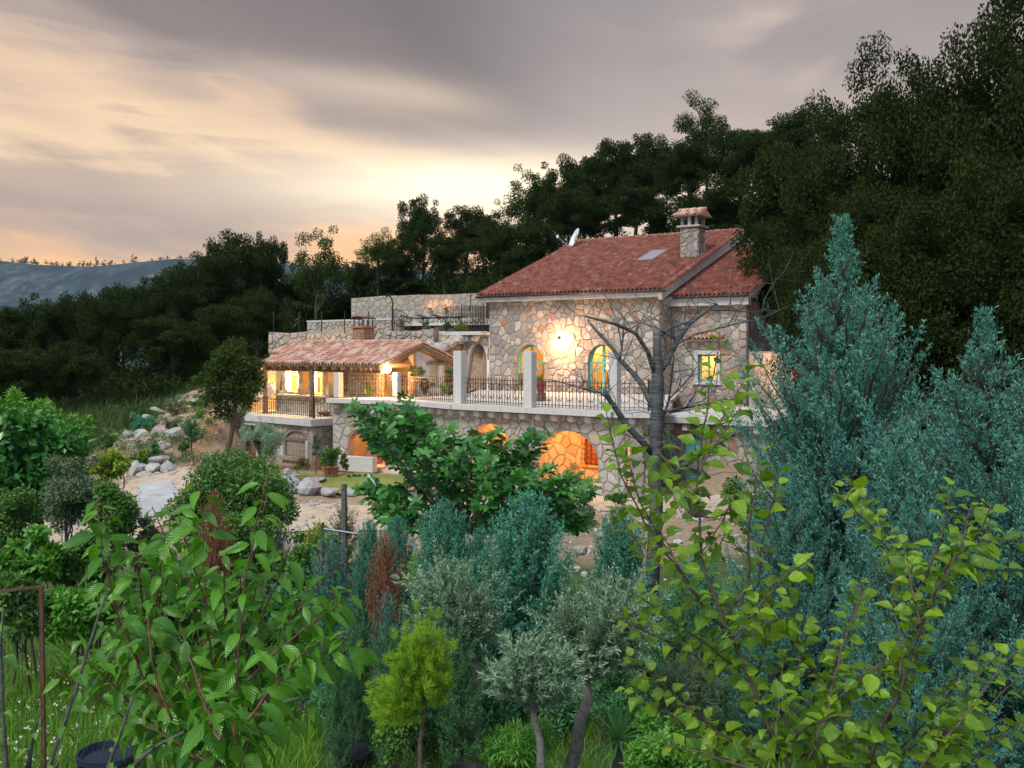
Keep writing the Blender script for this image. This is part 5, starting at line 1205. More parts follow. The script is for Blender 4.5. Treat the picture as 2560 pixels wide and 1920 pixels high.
# rockery on the slope behind the terrace
rk_ = thing('rockery', 'rockery of rough limestone rocks on the slope behind the terrace archway', 'rockery', (0, 0, 0))
for k in range(300):
    px = rrng.uniform(985, 1245); py = rrng.uniform(800, 1000)
    if px < 1060 and py > 850: continue
    q_ = ground_px(px, py); Y = q_.y; w = rrng.uniform(12, 34)
    if Y > 62 or Y < 46: continue
    rock(q_, w/F*Y*1.1, w/F*Y, w/F*Y*.8, None, name='rock', cat=None).parent = rk_
sc_ = thing('rock_scatter', 'rough rocks strewn over the bank left of the pavilion and through the rock garden', 'rocks', (-14, 44, -4))
for k in range(170):
    px = rrng.uniform(560, 690) if k < 60 else rrng.uniform(250, 560); py = rrng.uniform(890, 1010) if k < 60 else rrng.uniform(1000, 1170)
    q_ = ground_px(px, py)
    if q_.y < 38: continue
    w = rrng.uniform(8, 30)*(1.2 if k < 60 else .8); Y = q_.y; rock(q_, w/F*Y*1.1, w/F*Y, w/F*Y*.75, None, name='rock', cat=None).parent = sc_
# rubble stones on the bank and road edge: uncountable
def rubble(name, label, boxes, cnt, smin, smax, seed):
    rng = np.random.default_rng(seed); me = ROCKS[1]; base = np.zeros(len(ROCKS[1].vertices)*3); Vs = []; Fs = []; k = 0
    import bmesh
    bm = bmesh.new(); bmesh.ops.create_icosphere(bm, subdivisions=1, radius=.5); bv = np.array([v.co[:] for v in bm.verts]); bfc = np.array([[v.index for v in f.verts] for f in bm.faces]); bm.free()
    for (x0, x1, y0, y1), c in zip(boxes, cnt):
        xs = rng.uniform(x0, x1, c); ys = rng.uniform(y0, y1, c); zs = terrain(xs, ys)
        for x, y, z in zip(xs, ys, zs):
            s_ = smin+(smax-smin)*rng.random()**4; v = bv*(1+rng.normal(size=(len(bv), 1))*.15)*[s_, s_*rng.uniform(.6, 1), s_*rng.uniform(.4, .8)]
            a = rng.random()*6; R_2 = np.array([[math.cos(a), -math.sin(a), 0], [math.sin(a), math.cos(a), 0], [0, 0, 1]]); Vs.append(v@R_2.T+[x, y, z+s_*.15]); Fs.append(bfc+k*len(bv)); k += 1
    tag(obj(name, npmesh(name, np.concatenate(Vs), np.concatenate(Fs), M['rock']), kind='stuff'), label, 'rubble')
rubble('rubble', 'loose pale rubble and gravel scattered over the bare bank and road edges', [(-1, 14, 20, 31), (-7, 0, 24, 33), (-16, -10, 26, 46), (-19, -12, 39, 47)], [1500, 700, 500, 500], .03, .30, 4)

# ------------------------------------------------------------------ air
hz_ = bpy.data.materials.new('haze_air'); hz_.use_nodes = True; nt = hz_.node_tree; nt.nodes.clear(); pv_ = nt.nodes.new('ShaderNodeVolumePrincipled'); pv_.inputs['Color'].default_value = (.50, .76, 1, 1); pv_.inputs['Density'].default_value = 0.00007; nt.links.new(pv_.outputs[0], nt.nodes.new('ShaderNodeOutputMaterial').inputs['Volume'])
MB().box((0, 1330, -150), 6000, 3200, 330).build('haze', hz_, None, 'stuff')
# ------------------------------------------------------------------ vegetation generators (all return local geometry, base at the origin)
def cloud(rng, cen, rad, n, L, W, up=0.3, flat=.8, out=0.5, center=None):
    """n leaves spread through clumps; more towards each clump's shell"""
    cen = np.asarray(cen); rad = np.asarray(rad); k = rng.choice(len(cen), n, p=rad**2/np.sum(rad**2))
    q = rvec(rng, n); r = rng.random(n)**0.45; off_ = q*(r*rad[k])[:, None]*[1, 1, flat]
    pos = cen[k]+off_; ctr = cen.mean(0) if center is None else np.asarray(center)
    d = q*out + rvec(rng, n)*.7 + [0, 0, up*.2]; nr = rvec(rng, n)*.8+q*.5+[0, 0, .7]
    return leaves_geo(pos, d, nr, L*rng.uniform(.6, 1.25, n), W*rng.uniform(.7, 1.2, n))
def ell_clumps(rng, k, c, rx, ry, rz, rmin, rmax, hollow=2.2, lump=.18):
    q = rvec(rng, k); r = np.minimum(rng.random(k)**(1/hollow)*(1+rng.normal(size=k)*lump), 1.10)
    return np.asarray(c)+q*r[:, None]*[rx, ry, rz], rng.uniform(rmin, rmax, k)
def limbs(rng, base, top, cen, r0, rt=.02, nsplit=7, twig=True, n=6):
    parts = []; base = np.asarray(base, float); top = np.asarray(top, float); H = np.linalg.norm(top-base)
    t = np.linspace(0, 1, 7)[:, None]; side = rng.normal(size=3)*[.05, .05, 0]*H
    path = base+(top-base)*t+side*np.sin(t*math.pi); rr = np.linspace(r0, r0*.42, 7); rr[0] *= 1.25
    parts.append(tube_geo(path, rr, 7))
    for c in cen[rng.permutation(len(cen))[:nsplit]]:
        a = rng.integers(3, 7); s_ = path[a]; m1 = s_+(c-s_)*.5+rng.normal(size=3)*.05*H+np.array([0, 0, .03*H])
        parts.append(tube_geo([s_, s_*.5+m1*.5+rng.normal(size=3)*.015*H, m1, m1*.4+c*.6, c], np.linspace(r0*.42, rt*.5, 5), 5))
    return join_geo(parts)
def broad(seed, H=8.0, W=6.0, n=15000, leaf=.19, K=60, low=.28, mat='leaf_wood', hollow=2.2, trunk_r=.17, lw=.7, lean=0, splits=10):
    rng = np.random.default_rng(seed); cz = H*(low+1)/2; rz = H*(1-low)/2*.86
    cen, rad = ell_clumps(rng, K, (lean, 0, cz), W*.40, W*.40, rz, H*.035, H*.085, hollow, .22)
    T = limbs(rng, (0, 0, -.4), (lean*.6+rng.normal()*.2, rng.normal()*.2, cz+rz*.15), cen, trunk_r, nsplit=splits)
    Lf = cloud(rng, cen, rad, n, leaf, leaf*lw)
    return npmesh('crown', *Lf, M[mat]), npmesh('trunk', *T, M['bark'], smooth=True)
PJ = [(0, .6), (.2, .92), (.5, 1), (.74, .96), (.87, .76), (.95, .46), (1, .12)]
PC = [(0, .85), (.3, 1), (.6, .97), (.71, .80), (.79, .58), (.86, .33), (.91, .13), (.96, .06), (1, .012)]
def conifer(seed, H, R, nb, nl, mat, eL=.10, eW=.016, prof=PJ, z0=.04, ang=(30, 70), wild=.25, bark='bark', per=14, scat=1.0):
    rng = np.random.default_rng(seed); parts = [tube_geo([(0, 0, -.3), (.01*H*rng.normal(), .01*H*rng.normal(), H*.5), (0, 0, H*.97)], [H*.016+.012, H*.010+.006, .005], 6)]
    S = []; D = []; Ln = []; pt = [p[0] for p in prof]; pw_ = [p[1] for p in prof]
    for i in range(nb):
        t = z0+(1-z0)*((i+rng.random())/nb)**.9; w = R*np.interp(t, pt, pw_)*rng.uniform(.55, 1.14)
        if rng.random() < .10: w *= 1+wild*rng.random()*1.6
        w = max(w, .012*H); az = i*2.39996+rng.normal()*.4; el = math.radians(ang[0]+(ang[1]-ang[0])*t+rng.normal()*7)
        hd = np.array([math.cos(az), math.sin(az), 0]); p2 = hd*w+np.array([0, 0, H*t]); rise = min(w*math.tan(el), H*t*.9); s_ = np.array([0, 0, H*t-rise]); ln = np.linalg.norm(p2-s_)
        p1 = s_+hd*w*.55+np.array([0, 0, rise*.28]); d0 = unit(p2-p1)
        if w > .03*H: parts.append(tube_geo([s_, p1, (p1+p2)/2+rng.normal(size=3)*.01*H, p2], [H*.0042, H*.003, H*.002, .001], 4))
        m_ = max(3, int(per*ln/R+2))
        for k in range(m_):
            f = .10+.90*(k+rng.random())/m_; p_ = (1-f)**2*s_+2*f*(1-f)*p1+f*f*p2
            dd = unit(d0*.8+rvec(rng, 1)[0]*.8+np.array([0, 0, .30])); S.append(p_); D.append(dd); Ln.append((.24*ln*(1.08-f)+.03*H**.5)*rng.uniform(.5, 1.1))
        S.append(p2-d0*.12*ln); D.append(d0); Ln.append(.20*ln)
    S = np.array(S); D = np.array(D); Ln = np.array(Ln); k = rng.choice(len(S), nl, p=Ln/Ln.sum()); tt = rng.random(nl)**.8
    pos = S[k]+D[k]*(Ln[k]*tt)[:, None]+rng.normal(size=(nl, 3))*(.014*H**.5*scat)*(1.1-tt)[:, None]
    d = D[k]*.8+rvec(rng, nl)*.75+[0, 0, .18]
    V, Fq = leaves_geo(pos, d, rvec(rng, nl), eL*rng.uniform(.5, 1.2, nl), eW*rng.uniform(.7, 1.3, nl), .0)
    tipm = M.get(mat+'_tip'); return npmesh('foliage', V, Fq, [M[mat], tipm] if tipm else M[mat], (tt > .86).astype(np.int32) if tipm else None), npmesh('trunk', *join_geo(parts), M[bark], smooth=True)
def put(name, label, cat, loc, crown, trunk, sc=(1, 1, 1), rz=0.0, group=None, cn='crown'):
    t_ = thing(name, label, cat, loc, group, local=True); t_.scale = sc; t_.rotation_euler = (0, 0, rz)
    for nm, me in ((cn, crown), ('trunk', trunk)):
        if me: o = bpy.data.objects.new(nm, me); C.objects.link(o); o.parent = t_
    return t_

# ---- the wood behind: a few crowns, copied as whole trees
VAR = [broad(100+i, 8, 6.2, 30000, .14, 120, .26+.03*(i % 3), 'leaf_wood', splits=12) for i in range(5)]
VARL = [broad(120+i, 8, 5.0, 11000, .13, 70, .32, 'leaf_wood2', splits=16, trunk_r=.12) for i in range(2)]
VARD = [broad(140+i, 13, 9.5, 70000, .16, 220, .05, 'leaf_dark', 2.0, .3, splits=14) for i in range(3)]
def tree_px(px, ytop, wpx, Y, v, label, group, hmin=0.0, zb=None, name='broadleaf_tree'):
    top = P(px, ytop, Y); z0 = tz(top.x, Y) if zb is None else zb; H = max(hmin, top.z-z0)
    fam, (h0, w0_) = (VAR, (8, 6.2)) if v < 10 else ((VARL, (8, 5.0)) if v < 20 else (VARD, (13, 9.5)))
    cr, tr = fam[v % 10 % len(fam)]; W_ = wpx/F*Y; sx = W_/w0_
    rz = (px*.37+ytop*.11) % 6.28
    t_ = thing(name, label, 'tree', (top.x, Y, top.z-H), group, local=True); t_.scale = (sx, sx, H/h0*1.10); t_.rotation_euler = (0, 0, rz)
    for nm, me in (('crown', cr), ('trunk', tr)): o = bpy.data.objects.new(nm, me); C.objects.link(o); o.parent = t_
LW = 'broadleaf trees of the left wood'; BWD = 'broadleaf trees of the wood behind the house'; RWD = 'big dark trees on the right slope'
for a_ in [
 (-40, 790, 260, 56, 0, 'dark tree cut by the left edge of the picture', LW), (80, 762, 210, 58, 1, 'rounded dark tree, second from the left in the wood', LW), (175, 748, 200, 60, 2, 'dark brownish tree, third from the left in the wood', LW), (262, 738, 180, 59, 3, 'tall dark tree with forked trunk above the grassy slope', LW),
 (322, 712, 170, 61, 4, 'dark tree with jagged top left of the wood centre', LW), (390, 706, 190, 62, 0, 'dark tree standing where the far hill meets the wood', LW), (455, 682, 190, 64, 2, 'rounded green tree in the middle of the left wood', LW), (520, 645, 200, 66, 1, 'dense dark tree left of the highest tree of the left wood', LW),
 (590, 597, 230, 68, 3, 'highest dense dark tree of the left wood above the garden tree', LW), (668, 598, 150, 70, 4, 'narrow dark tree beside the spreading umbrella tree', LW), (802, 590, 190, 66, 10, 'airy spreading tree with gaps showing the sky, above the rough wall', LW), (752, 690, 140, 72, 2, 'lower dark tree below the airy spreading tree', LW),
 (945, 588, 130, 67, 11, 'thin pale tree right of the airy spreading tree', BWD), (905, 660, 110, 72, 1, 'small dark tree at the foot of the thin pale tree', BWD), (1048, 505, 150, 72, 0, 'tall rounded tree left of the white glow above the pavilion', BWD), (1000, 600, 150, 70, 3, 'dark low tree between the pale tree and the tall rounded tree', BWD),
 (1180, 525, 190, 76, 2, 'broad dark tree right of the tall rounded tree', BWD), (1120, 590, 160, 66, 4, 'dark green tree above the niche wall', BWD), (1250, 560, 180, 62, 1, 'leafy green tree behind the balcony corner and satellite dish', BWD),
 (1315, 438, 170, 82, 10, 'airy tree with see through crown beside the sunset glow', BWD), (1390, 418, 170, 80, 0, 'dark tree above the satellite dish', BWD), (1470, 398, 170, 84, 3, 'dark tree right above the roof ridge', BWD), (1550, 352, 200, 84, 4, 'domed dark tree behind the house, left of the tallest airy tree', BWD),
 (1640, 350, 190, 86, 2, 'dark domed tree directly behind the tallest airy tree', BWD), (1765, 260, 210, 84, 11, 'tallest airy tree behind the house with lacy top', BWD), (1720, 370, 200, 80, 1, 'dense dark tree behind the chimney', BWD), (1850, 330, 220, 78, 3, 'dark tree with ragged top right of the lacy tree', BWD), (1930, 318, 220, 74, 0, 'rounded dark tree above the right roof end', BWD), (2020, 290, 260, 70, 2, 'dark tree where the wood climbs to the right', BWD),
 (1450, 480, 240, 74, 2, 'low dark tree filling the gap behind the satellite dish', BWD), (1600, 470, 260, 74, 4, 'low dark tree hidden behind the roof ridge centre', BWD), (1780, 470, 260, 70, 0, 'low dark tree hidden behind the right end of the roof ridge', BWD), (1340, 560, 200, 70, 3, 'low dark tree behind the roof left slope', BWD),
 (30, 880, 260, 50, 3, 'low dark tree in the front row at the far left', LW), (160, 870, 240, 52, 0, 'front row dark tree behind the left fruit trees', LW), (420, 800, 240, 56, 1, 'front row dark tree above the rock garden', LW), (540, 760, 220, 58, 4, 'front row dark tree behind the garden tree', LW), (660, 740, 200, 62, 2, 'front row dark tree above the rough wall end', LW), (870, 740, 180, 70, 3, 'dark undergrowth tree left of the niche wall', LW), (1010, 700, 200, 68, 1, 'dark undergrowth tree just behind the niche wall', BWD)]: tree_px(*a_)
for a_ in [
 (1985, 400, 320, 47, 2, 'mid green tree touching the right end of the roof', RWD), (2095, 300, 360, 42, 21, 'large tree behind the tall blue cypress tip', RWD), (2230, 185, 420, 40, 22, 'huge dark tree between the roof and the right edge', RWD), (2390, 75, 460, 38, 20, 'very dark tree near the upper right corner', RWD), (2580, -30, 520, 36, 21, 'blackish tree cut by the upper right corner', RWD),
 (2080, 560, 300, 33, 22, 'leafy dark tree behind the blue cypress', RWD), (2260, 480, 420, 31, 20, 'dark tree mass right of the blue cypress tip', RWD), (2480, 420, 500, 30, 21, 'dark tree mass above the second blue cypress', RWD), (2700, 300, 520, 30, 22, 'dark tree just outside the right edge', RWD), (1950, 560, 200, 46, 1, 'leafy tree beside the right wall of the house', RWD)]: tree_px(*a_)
# undergrowth that hides the soil between the trunks
rng = np.random.default_rng(9)
def undergrowth(name, label, boxes, n, L, mat, h):
    P_ = []; per = n//len(boxes)
    for x0, x1, y0, y1 in boxes:
        x = rng.uniform(x0, x1, per); y = rng.uniform(y0, y1, per); hh = h*(0.4+0.6*np.abs(np.sin(x*.9)*np.cos(y*.7)))
        P_.append(np.stack([x, y, terrain(x, y)+rng.random(per)**1.3*hh], -1))
    P_ = np.concatenate(P_); k = len(P_); tag(obj(name, npmesh(name, *leaves_geo(P_, rvec(rng, k)+[0, 0, .3], rvec(rng, k)+[0, 0, .6], L*rng.uniform(.5, 1.3, k), L*.6), M[mat]), kind='stuff'), label, 'undergrowth')
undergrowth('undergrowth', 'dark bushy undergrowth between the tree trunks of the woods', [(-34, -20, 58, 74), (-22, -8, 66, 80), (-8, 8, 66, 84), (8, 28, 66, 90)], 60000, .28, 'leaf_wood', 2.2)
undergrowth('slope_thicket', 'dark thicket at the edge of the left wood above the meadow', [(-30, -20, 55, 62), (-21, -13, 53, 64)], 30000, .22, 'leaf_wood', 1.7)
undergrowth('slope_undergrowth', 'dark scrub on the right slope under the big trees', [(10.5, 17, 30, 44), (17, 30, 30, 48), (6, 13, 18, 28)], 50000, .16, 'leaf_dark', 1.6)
# grasses
def grass(name, label, boxes, dens, h, w, mat, seed, mask=None):
    r = np.random.default_rng(seed); Ps = []
    for (x0, x1, y0, y1), n in zip(boxes, dens): x = r.uniform(x0, x1, n); y = r.uniform(y0, y1, n); Ps.append(np.stack([x, y, terrain(x, y)-.01], -1))
    p = np.concatenate(Ps); 
    if mask is not None: p = p[mask(p)]
    n = len(p); d = rvec(r, n)*.45+[0, 0, 1]; L = h*r.gamma(4, .25, n); s_ = unit(np.cross(d, rvec(r, n)))*w*r.uniform(.6, 1.3, (n, 1)); dd = unit(d)*L[:, None]; bend = rvec(r, n)*[1, 1, .1]*L[:, None]*.35
    V = np.stack([p-s_/2, p+s_/2, p+dd*.55+s_*.35+bend*.3, p+dd*.55-s_*.35+bend*.3, p+dd*.95+bend], 1).reshape(-1, 3); b_ = np.arange(n)[:, None]*5
    tag(obj(name, npmesh(name, V, [b_+[0, 1, 2, 3], b_+[3, 2, 4]], M[mat]), kind='stuff'), label, 'grass')
grass('grass', 'lush tall grass and weeds across the nursery in the foreground', [(-6.5, -2.0, 8.0, 13.5), (-2.5, 7, 8.0, 13), (-4, 8, 12, 20), (-12, -4, 13, 19)], [42000, 26000, 16000, 9000], .17, .010, 'grass', 1)
grass('meadow_grass', 'meadow grass on the slope below the left wood', [(-32, -16, 44, 60), (-24, -17.5, 40, 50)], [26000, 9000], .42, .05, 'grass_dark', 2, lambda p: (p[:, 0] < -17.2) | (p[:, 1] > 51))
r = np.random.default_rng(4); x = r.uniform(-6.5, -2.5, 260); y = r.uniform(8.5, 13, 260); p_ = np.repeat(np.stack([x, y, terrain(x, y)+r.uniform(.15, .4, 260)], -1), 5, 0)+r.normal(size=(1300, 3))*.012
tag(obj('clover_flowers', npmesh('clover_flowers', *leaves_geo(p_, rvec(r, 1300), rvec(r, 1300), .03, .025), M['flower_white']), kind='stuff'), 'small white clover flowers sprinkled in the grass', 'flowers')

# ---- shrubs and garden trees placed by their box in the photograph
def bush(name, label, cat, x0, x1, y0, y1, Y, mat, L, W, n, seed, K=22, trunk=.03, group=None, base=None, hollow=2.4, flowers=None, deep=1.0, zb=None, stems=1, bark='bark'):
    rng = np.random.default_rng(seed); a = P(x0, y1, Y); b_ = P(x1, y0, Y); cx = (a.x+b_.x)/2; w = (b_.x-a.x)/2; z0, z1 = a.z, b_.z
    bx = P(base[0], base[1], Y) if base else Vector((cx, Y, 0)); gz_ = tz(bx.x, Y) if zb is None else zb; t_ = thing(name, label, cat, (bx.x, Y, gz_), group)
    rr = min(w, (z1-z0)/2); cen, rad = ell_clumps(rng, K, (cx, Y, (z0+z1)/2), w*.80, w*.8*deep, (z1-z0)/2*.82, rr*.20, rr*.40, hollow)
    cen[:, 2] = np.maximum(cen[:, 2], gz_+.05)
    V, Fq = cloud(rng, cen, rad, n, L, W); obj('foliage', npmesh('foliage', V, Fq, M[mat]), t_)
    if trunk:
        parts = []
        for s_ in range(stems):
            bb = np.array([bx.x+rng.normal()*.05*stems, Y+rng.normal()*.05*stems, gz_-.15]); parts.append(limbs(rng, bb, (cx+rng.normal()*w*.2, Y, z0+(z1-z0)*.6), cen, trunk, .008, 8))
        obj('trunk', npmesh('trunk', *join_geo(parts), M[bark], smooth=True), t_)
    if flowers:
        fm, fn = flowers; k = rng.choice(len(cen), fn); pos = cen[k]+rvec(rng, fn)*rad[k][:, None]*1.02; pos = np.repeat(pos, 4, 0)+rng.normal(size=(fn*4, 3))*L*.2
        obj('petals', npmesh('petals', *leaves_geo(pos, rvec(rng, fn*4), rvec(rng, fn*4), L*.5, L*.4), M[fm]), t_)
    return t_
bush('garden_tree', 'slender green tree with brown trunk left of the pavilion', 'tree', 490, 672, 832, 1060, 39.8, 'leaf_wood2', .13, .09, 14000, 201, 46, .13, base=(545, 1160), hollow=1.9)
bush('olive_tree', 'old olive tree with orange lit trunk in front of the lower building', 'tree', 592, 726, 1050, 1140, 36.2, 'leaf_olive', .09, .025, 9000, 202, 26, .13, base=(678, 1200))
bush('shrub', 'tangled dark green shrub under the old olive tree', 'shrub', 560, 700, 1125, 1250, 35.0, 'leaf_shrub', .08, .05, 9000, 203, 30, .03, stems=4)
bush('flowering_shrub', 'low shrub with pink red flowers beside the shuttered arch window', 'shrub', 722, 775, 1142, 1178, 38.6, 'leaf_shrub', .07, .04, 1300, 204, 10, .02, flowers=('flower_pink', 170))
bush('shrub', 'dark rounded shrub between the flower bed and the porch', 'shrub', 790, 850, 1112, 1176, 38.8, 'leaf_shrub', .08, .05, 3500, 205, 14, .03)
bush('climber', 'ochre green climber on the stone pier left of the orange porch', 'climber', 845, 872, 1130, 1184, 39.6, 'leaf_topiary', .06, .04, 1500, 206, 12, .02)
bush('rosemary', 'hanging grey green plant right of the shuttered arch window', 'plant', 778, 802, 1084, 1140, 40.2, 'leaf_shrub2', .10, .02, 2000, 207, 10, .02)
t_ = bush('topiary_ball', 'rounded topiary bush glowing in front of the pavilion gable', 'topiary', 1013, 1068, 908, 946, 43.5, 'leaf_topiary', .05, .03, 4000, 208, 22, .04, zb=ZF, hollow=3.5)
bush('weeping_shrub', 'dark reddish weeping shrub on the terrace right of the topiary', 'shrub', 1040, 1085, 938, 985, 44.5, 'leaf_wood', .07, .03, 3500, 209, 16, .02, zb=ZF)
bush('potted_plant', 'leafy green plant beside the gable window on the terrace', 'plant', 1096, 1124, 955, 988, 44.0, 'leaf_bright', .10, .04, 500, 210, 8, .01, zb=ZF)
bush('potted_plant', 'yellow green plant behind the left terrace railing', 'plant', 905, 935, 958, 990, 43.2, 'leaf_yellow', .08, .04, 700, 211, 8, .01, zb=ZF)
bush('clipped_tree', 'round clipped tree in front of the second orange arch', 'topiary', 1168, 1222, 1072, 1130, 33.0, 'leaf_topiary', .05, .035, 5000, 212, 26, .05, hollow=3.2)
bush('shrub', 'twiggy green shrub left of the large orange arch', 'shrub', 1290, 1352, 1100, 1240, 32.0, 'leaf_shrub2', .07, .035, 2600, 213, 22, .04)
bush('shrub', 'small twiggy shrub in front of the large orange arch', 'shrub', 1400, 1462, 1150, 1250, 31.0, 'leaf_shrub', .06, .03, 900, 214, 16, .02)
bush('climber', 'leafy climber on the wall right of the small orange arch', 'climber', 1588, 1690, 1040, 1190, 33.4, 'leaf_shrub2', .08, .05, 3500, 215, 26, .03)
bush('shrub', 'dark shrub left of the balcony archway column', 'shrub', 1108, 1140, 905, 990, 46.8, 'leaf_shrub', .07, .04, 1500, 216, 12, .02, zb=ZF)
bush('red_flower_plant', 'small plant with red flowers in the glazed pot', 'plant', 1338, 1364, 925, 962, floor_px(1352, 1003, ZF).y, 'leaf_shrub', .06, .03, 160, 217, 7, .008, zb=ZF+.7, flowers=('flower_pink', 12))
for i, px in enumerate((872, 886, 900, 914, 927)): bush('boxwood_ball', 'small clipped box ball, number %d from the left along the porch kerb' % (i+1) if False else ['leftmost small clipped box ball at the porch kerb', 'second small clipped box ball from the left at the porch kerb', 'middle small clipped box ball at the porch kerb', 'second small clipped box ball from the right at the porch kerb', 'rightmost small clipped box ball at the porch kerb'][i], 'topiary', px-7, px+7, 1184, 1198, 38.6, 'leaf_shrub', .04, .025, 500, 220+i, 8, 0, 'clipped box balls along the porch kerb')
for i, px in enumerate((817, 835)):
    q_ = floor_px(px, 1190, -5.08); pot((q_.x, q_.y, -5.08), .2, .36, M['terracotta'], ('left' if i == 0 else 'right')+' small terracotta pot at the back of the lawn')
q_ = floor_px(793, 1172, -5.08); pot((q_.x, q_.y+.4, -5.08), .24, .3, M['terracotta'], 'terracotta pot holding the tall cane beside the mossy boulder')
# rock garden planting
for i, a_ in enumerate([(405, 475, 982, 1040, 46.5, 'leaf_shrub2', 'pale pink flowering oleander in the rock garden', 'flower_white'), (520, 575, 962, 1005, 49, 'leaf_shrub2', 'white flowering oleander left of the garden tree', 'flower_white'), (450, 530, 985, 1030, 48, 'leaf_shrub', 'green shrub between the two oleanders', None), (305, 395, 1022, 1078, 45.5, 'leaf_juniper', 'weeping blue green bush on the rock garden edge', None),
      (350, 400, 1062, 1084, 44.2, 'leaf_shrub', 'low green mound above the cream boulder', None), (412, 448, 1050, 1078, 44.5, 'leaf_shrub2', 'low grey green mound above the large boulder', None), (372, 408, 1108, 1128, 41.5, 'leaf_green_conifer', 'small grey green plant among the rock garden boulders', None), (375, 410, 1122, 1140, 41.0, 'leaf_shrub', 'bright green cushion under the boulders', None), (345, 372, 1125, 1150, 40.8, 'leaf_yellow', 'tiny yellow green conifer by the steps', None), (342, 375, 1144, 1160, 40.4, 'leaf_shrub', 'flat juniper cushion above the step stones', None), (445, 475, 1108, 1126, 41.5, 'leaf_shrub', 'green cushion right of the fractured boulder', None),
      (250, 300, 1040, 1075, 47, 'leaf_shrub', 'dark shrub at the foot of the meadow', None), (560, 625, 1000, 1060, 44, 'leaf_shrub2', 'grey green shrub behind the garden tree trunk', None), (232, 290, 1075, 1120, 41, 'leaf_shrub', 'green shrub left of the boulder row', None)]):
    x0, x1, y0, y1, Y, mt, l_, fl = a_; bush('shrub', l_, 'shrub', x0, x1, y0, y1, Y, mt, .10, .045, 1800, 240+i, 14, .015, flowers=(fl, 60) if fl else None)
cv = conifer(260, 1.2, .42, 60, 6000, 'leaf_green_conifer', .07, .02, PJ, .03, (10, 50)); q_ = P(479, 1110, 42.3)
put('dwarf_conifer', 'dark green dwarf conifer beside the largest boulder', 'conifer', (q_.x, q_.y, q_.z), *cv, cn='foliage')
for i, (px, py, w, Y, mt, l_) in enumerate([(1150, 820, 40, 52, 'leaf_yellow', 'olive yellow shrub at the top of the rockery'), (1118, 815, 24, 53, 'leaf_shrub', 'small dark shrub in the upper rockery'), (1160, 838, 26, 51.5, 'leaf_shrub', 'dark green cushion in the rockery below the balcony'), (1128, 852, 22, 51, 'leaf_shrub2', 'grey shrub in the middle of the rockery'), (1095, 880, 26, 51, 'leaf_juniper', 'blue green shrub in the rockery above the gable'), (1125, 895, 20, 50.5, 'leaf_shrub', 'dark shrub just right of the gable tip'), (1205, 905, 34, 53.5, 'leaf_wood', 'dark purple shrub seen through the balcony archway'), (1195, 975, 30, 52, 'leaf_shrub2', 'agave like shrub seen low through the archway'), (1215, 950, 26, 53, 'leaf_shrub', 'green shrub seen through the archway right side'), (1065, 812, 26, 53, 'leaf_shrub2', 'thin spiky shrub beside the iron gate'), (655, 938, 40, 49, 'leaf_shrub2', 'grey shrub among the boulders left of the pavilion')]):
    bush('shrub', l_, 'shrub', px-w/2, px+w/2, py-w*.45, py+w*.45, Y, mt, .09, .045, 900, 270+i, 9, .012, zb=P(px, py+w*.5, Y).z)
bush('young_tree', 'young staked tree against the top of the niche wall', 'tree', 1148, 1195, 692, 735, 57.5, 'leaf_wood2', .12, .08, 1300, 290, 14, .03, zb=P(1170, 770, 57.5).z)
bush('young_tree', 'small young tree in front of the wood above the low coped wall', 'tree', 730, 778, 752, 785, 60, 'leaf_wood2', .12, .08, 700, 291, 10, .03)

# ---- left middle ground
bush('fig_bush', 'large leaved dark bush cut by the left edge above the road', 'bush', -90, 235, 1000, 1330, 16.5, 'leaf_fig', .16, .12, 9000, 301, 60, .06, base=(190, 1440), stems=2)
bush('fruit_tree', 'bright green fruit tree with arching twigs at the left', 'tree', -60, 180, 975, 1120, 18.5, 'leaf_bright', .13, .06, 3000, 302, 36, .05)
bush('fruit_tree', 'loose bright green tree above the weeping bush at the left', 'tree', 70, 250, 1040, 1130, 20, 'leaf_bright', .12, .06, 2000, 332, 26, .04)
bush('olive_tree', 'grey green rounded olive tree beside the gravel road', 'tree', 100, 262, 1118, 1335, 14.5, 'leaf_shrub2', .065, .022, 15000, 303, 44, .035, base=(195, 1530), bark='bark_grey')
bush('sapling', 'yellow green sapling right of the grey olive tree', 'tree', 200, 335, 1128, 1215, 15.5, 'leaf_yellow', .075, .05, 1600, 304, 18, .02, base=(300, 1400))
bush('leaning_tree', 'dark leaning tree with glossy leaves at the road bend', 'tree', 215, 350, 1185, 1400, 13.8, 'leaf_shrub', .075, .03, 9000, 305, 36, .045, base=(262, 1470))
bush('bush', 'dense dark bush with small leaves behind the cherry shoots', 'bush', 420, 735, 1130, 1400, 15.5, 'leaf_shrub', .065, .04, 24000, 306, 90, .05, stems=3, hollow=2.0)
bush('bush', 'darker lower bush behind the cherry shoots', 'bush', 480, 700, 1250, 1480, 14.6, 'leaf_shrub', .06, .035, 12000, 307, 50, .04)
bush('vine_heap', 'heap of heart shaped vine leaves at the left edge', 'vine', 25, 160, 1328, 1450, 12.6, 'leaf_bright', .11, .085, 1800, 308, 26, .02)
bush('vine_heap', 'leafy vines trailing left of the vine heap', 'vine', -60, 60, 1365, 1480, 12.4, 'leaf_bright', .09, .06, 1500, 309, 20, .02)
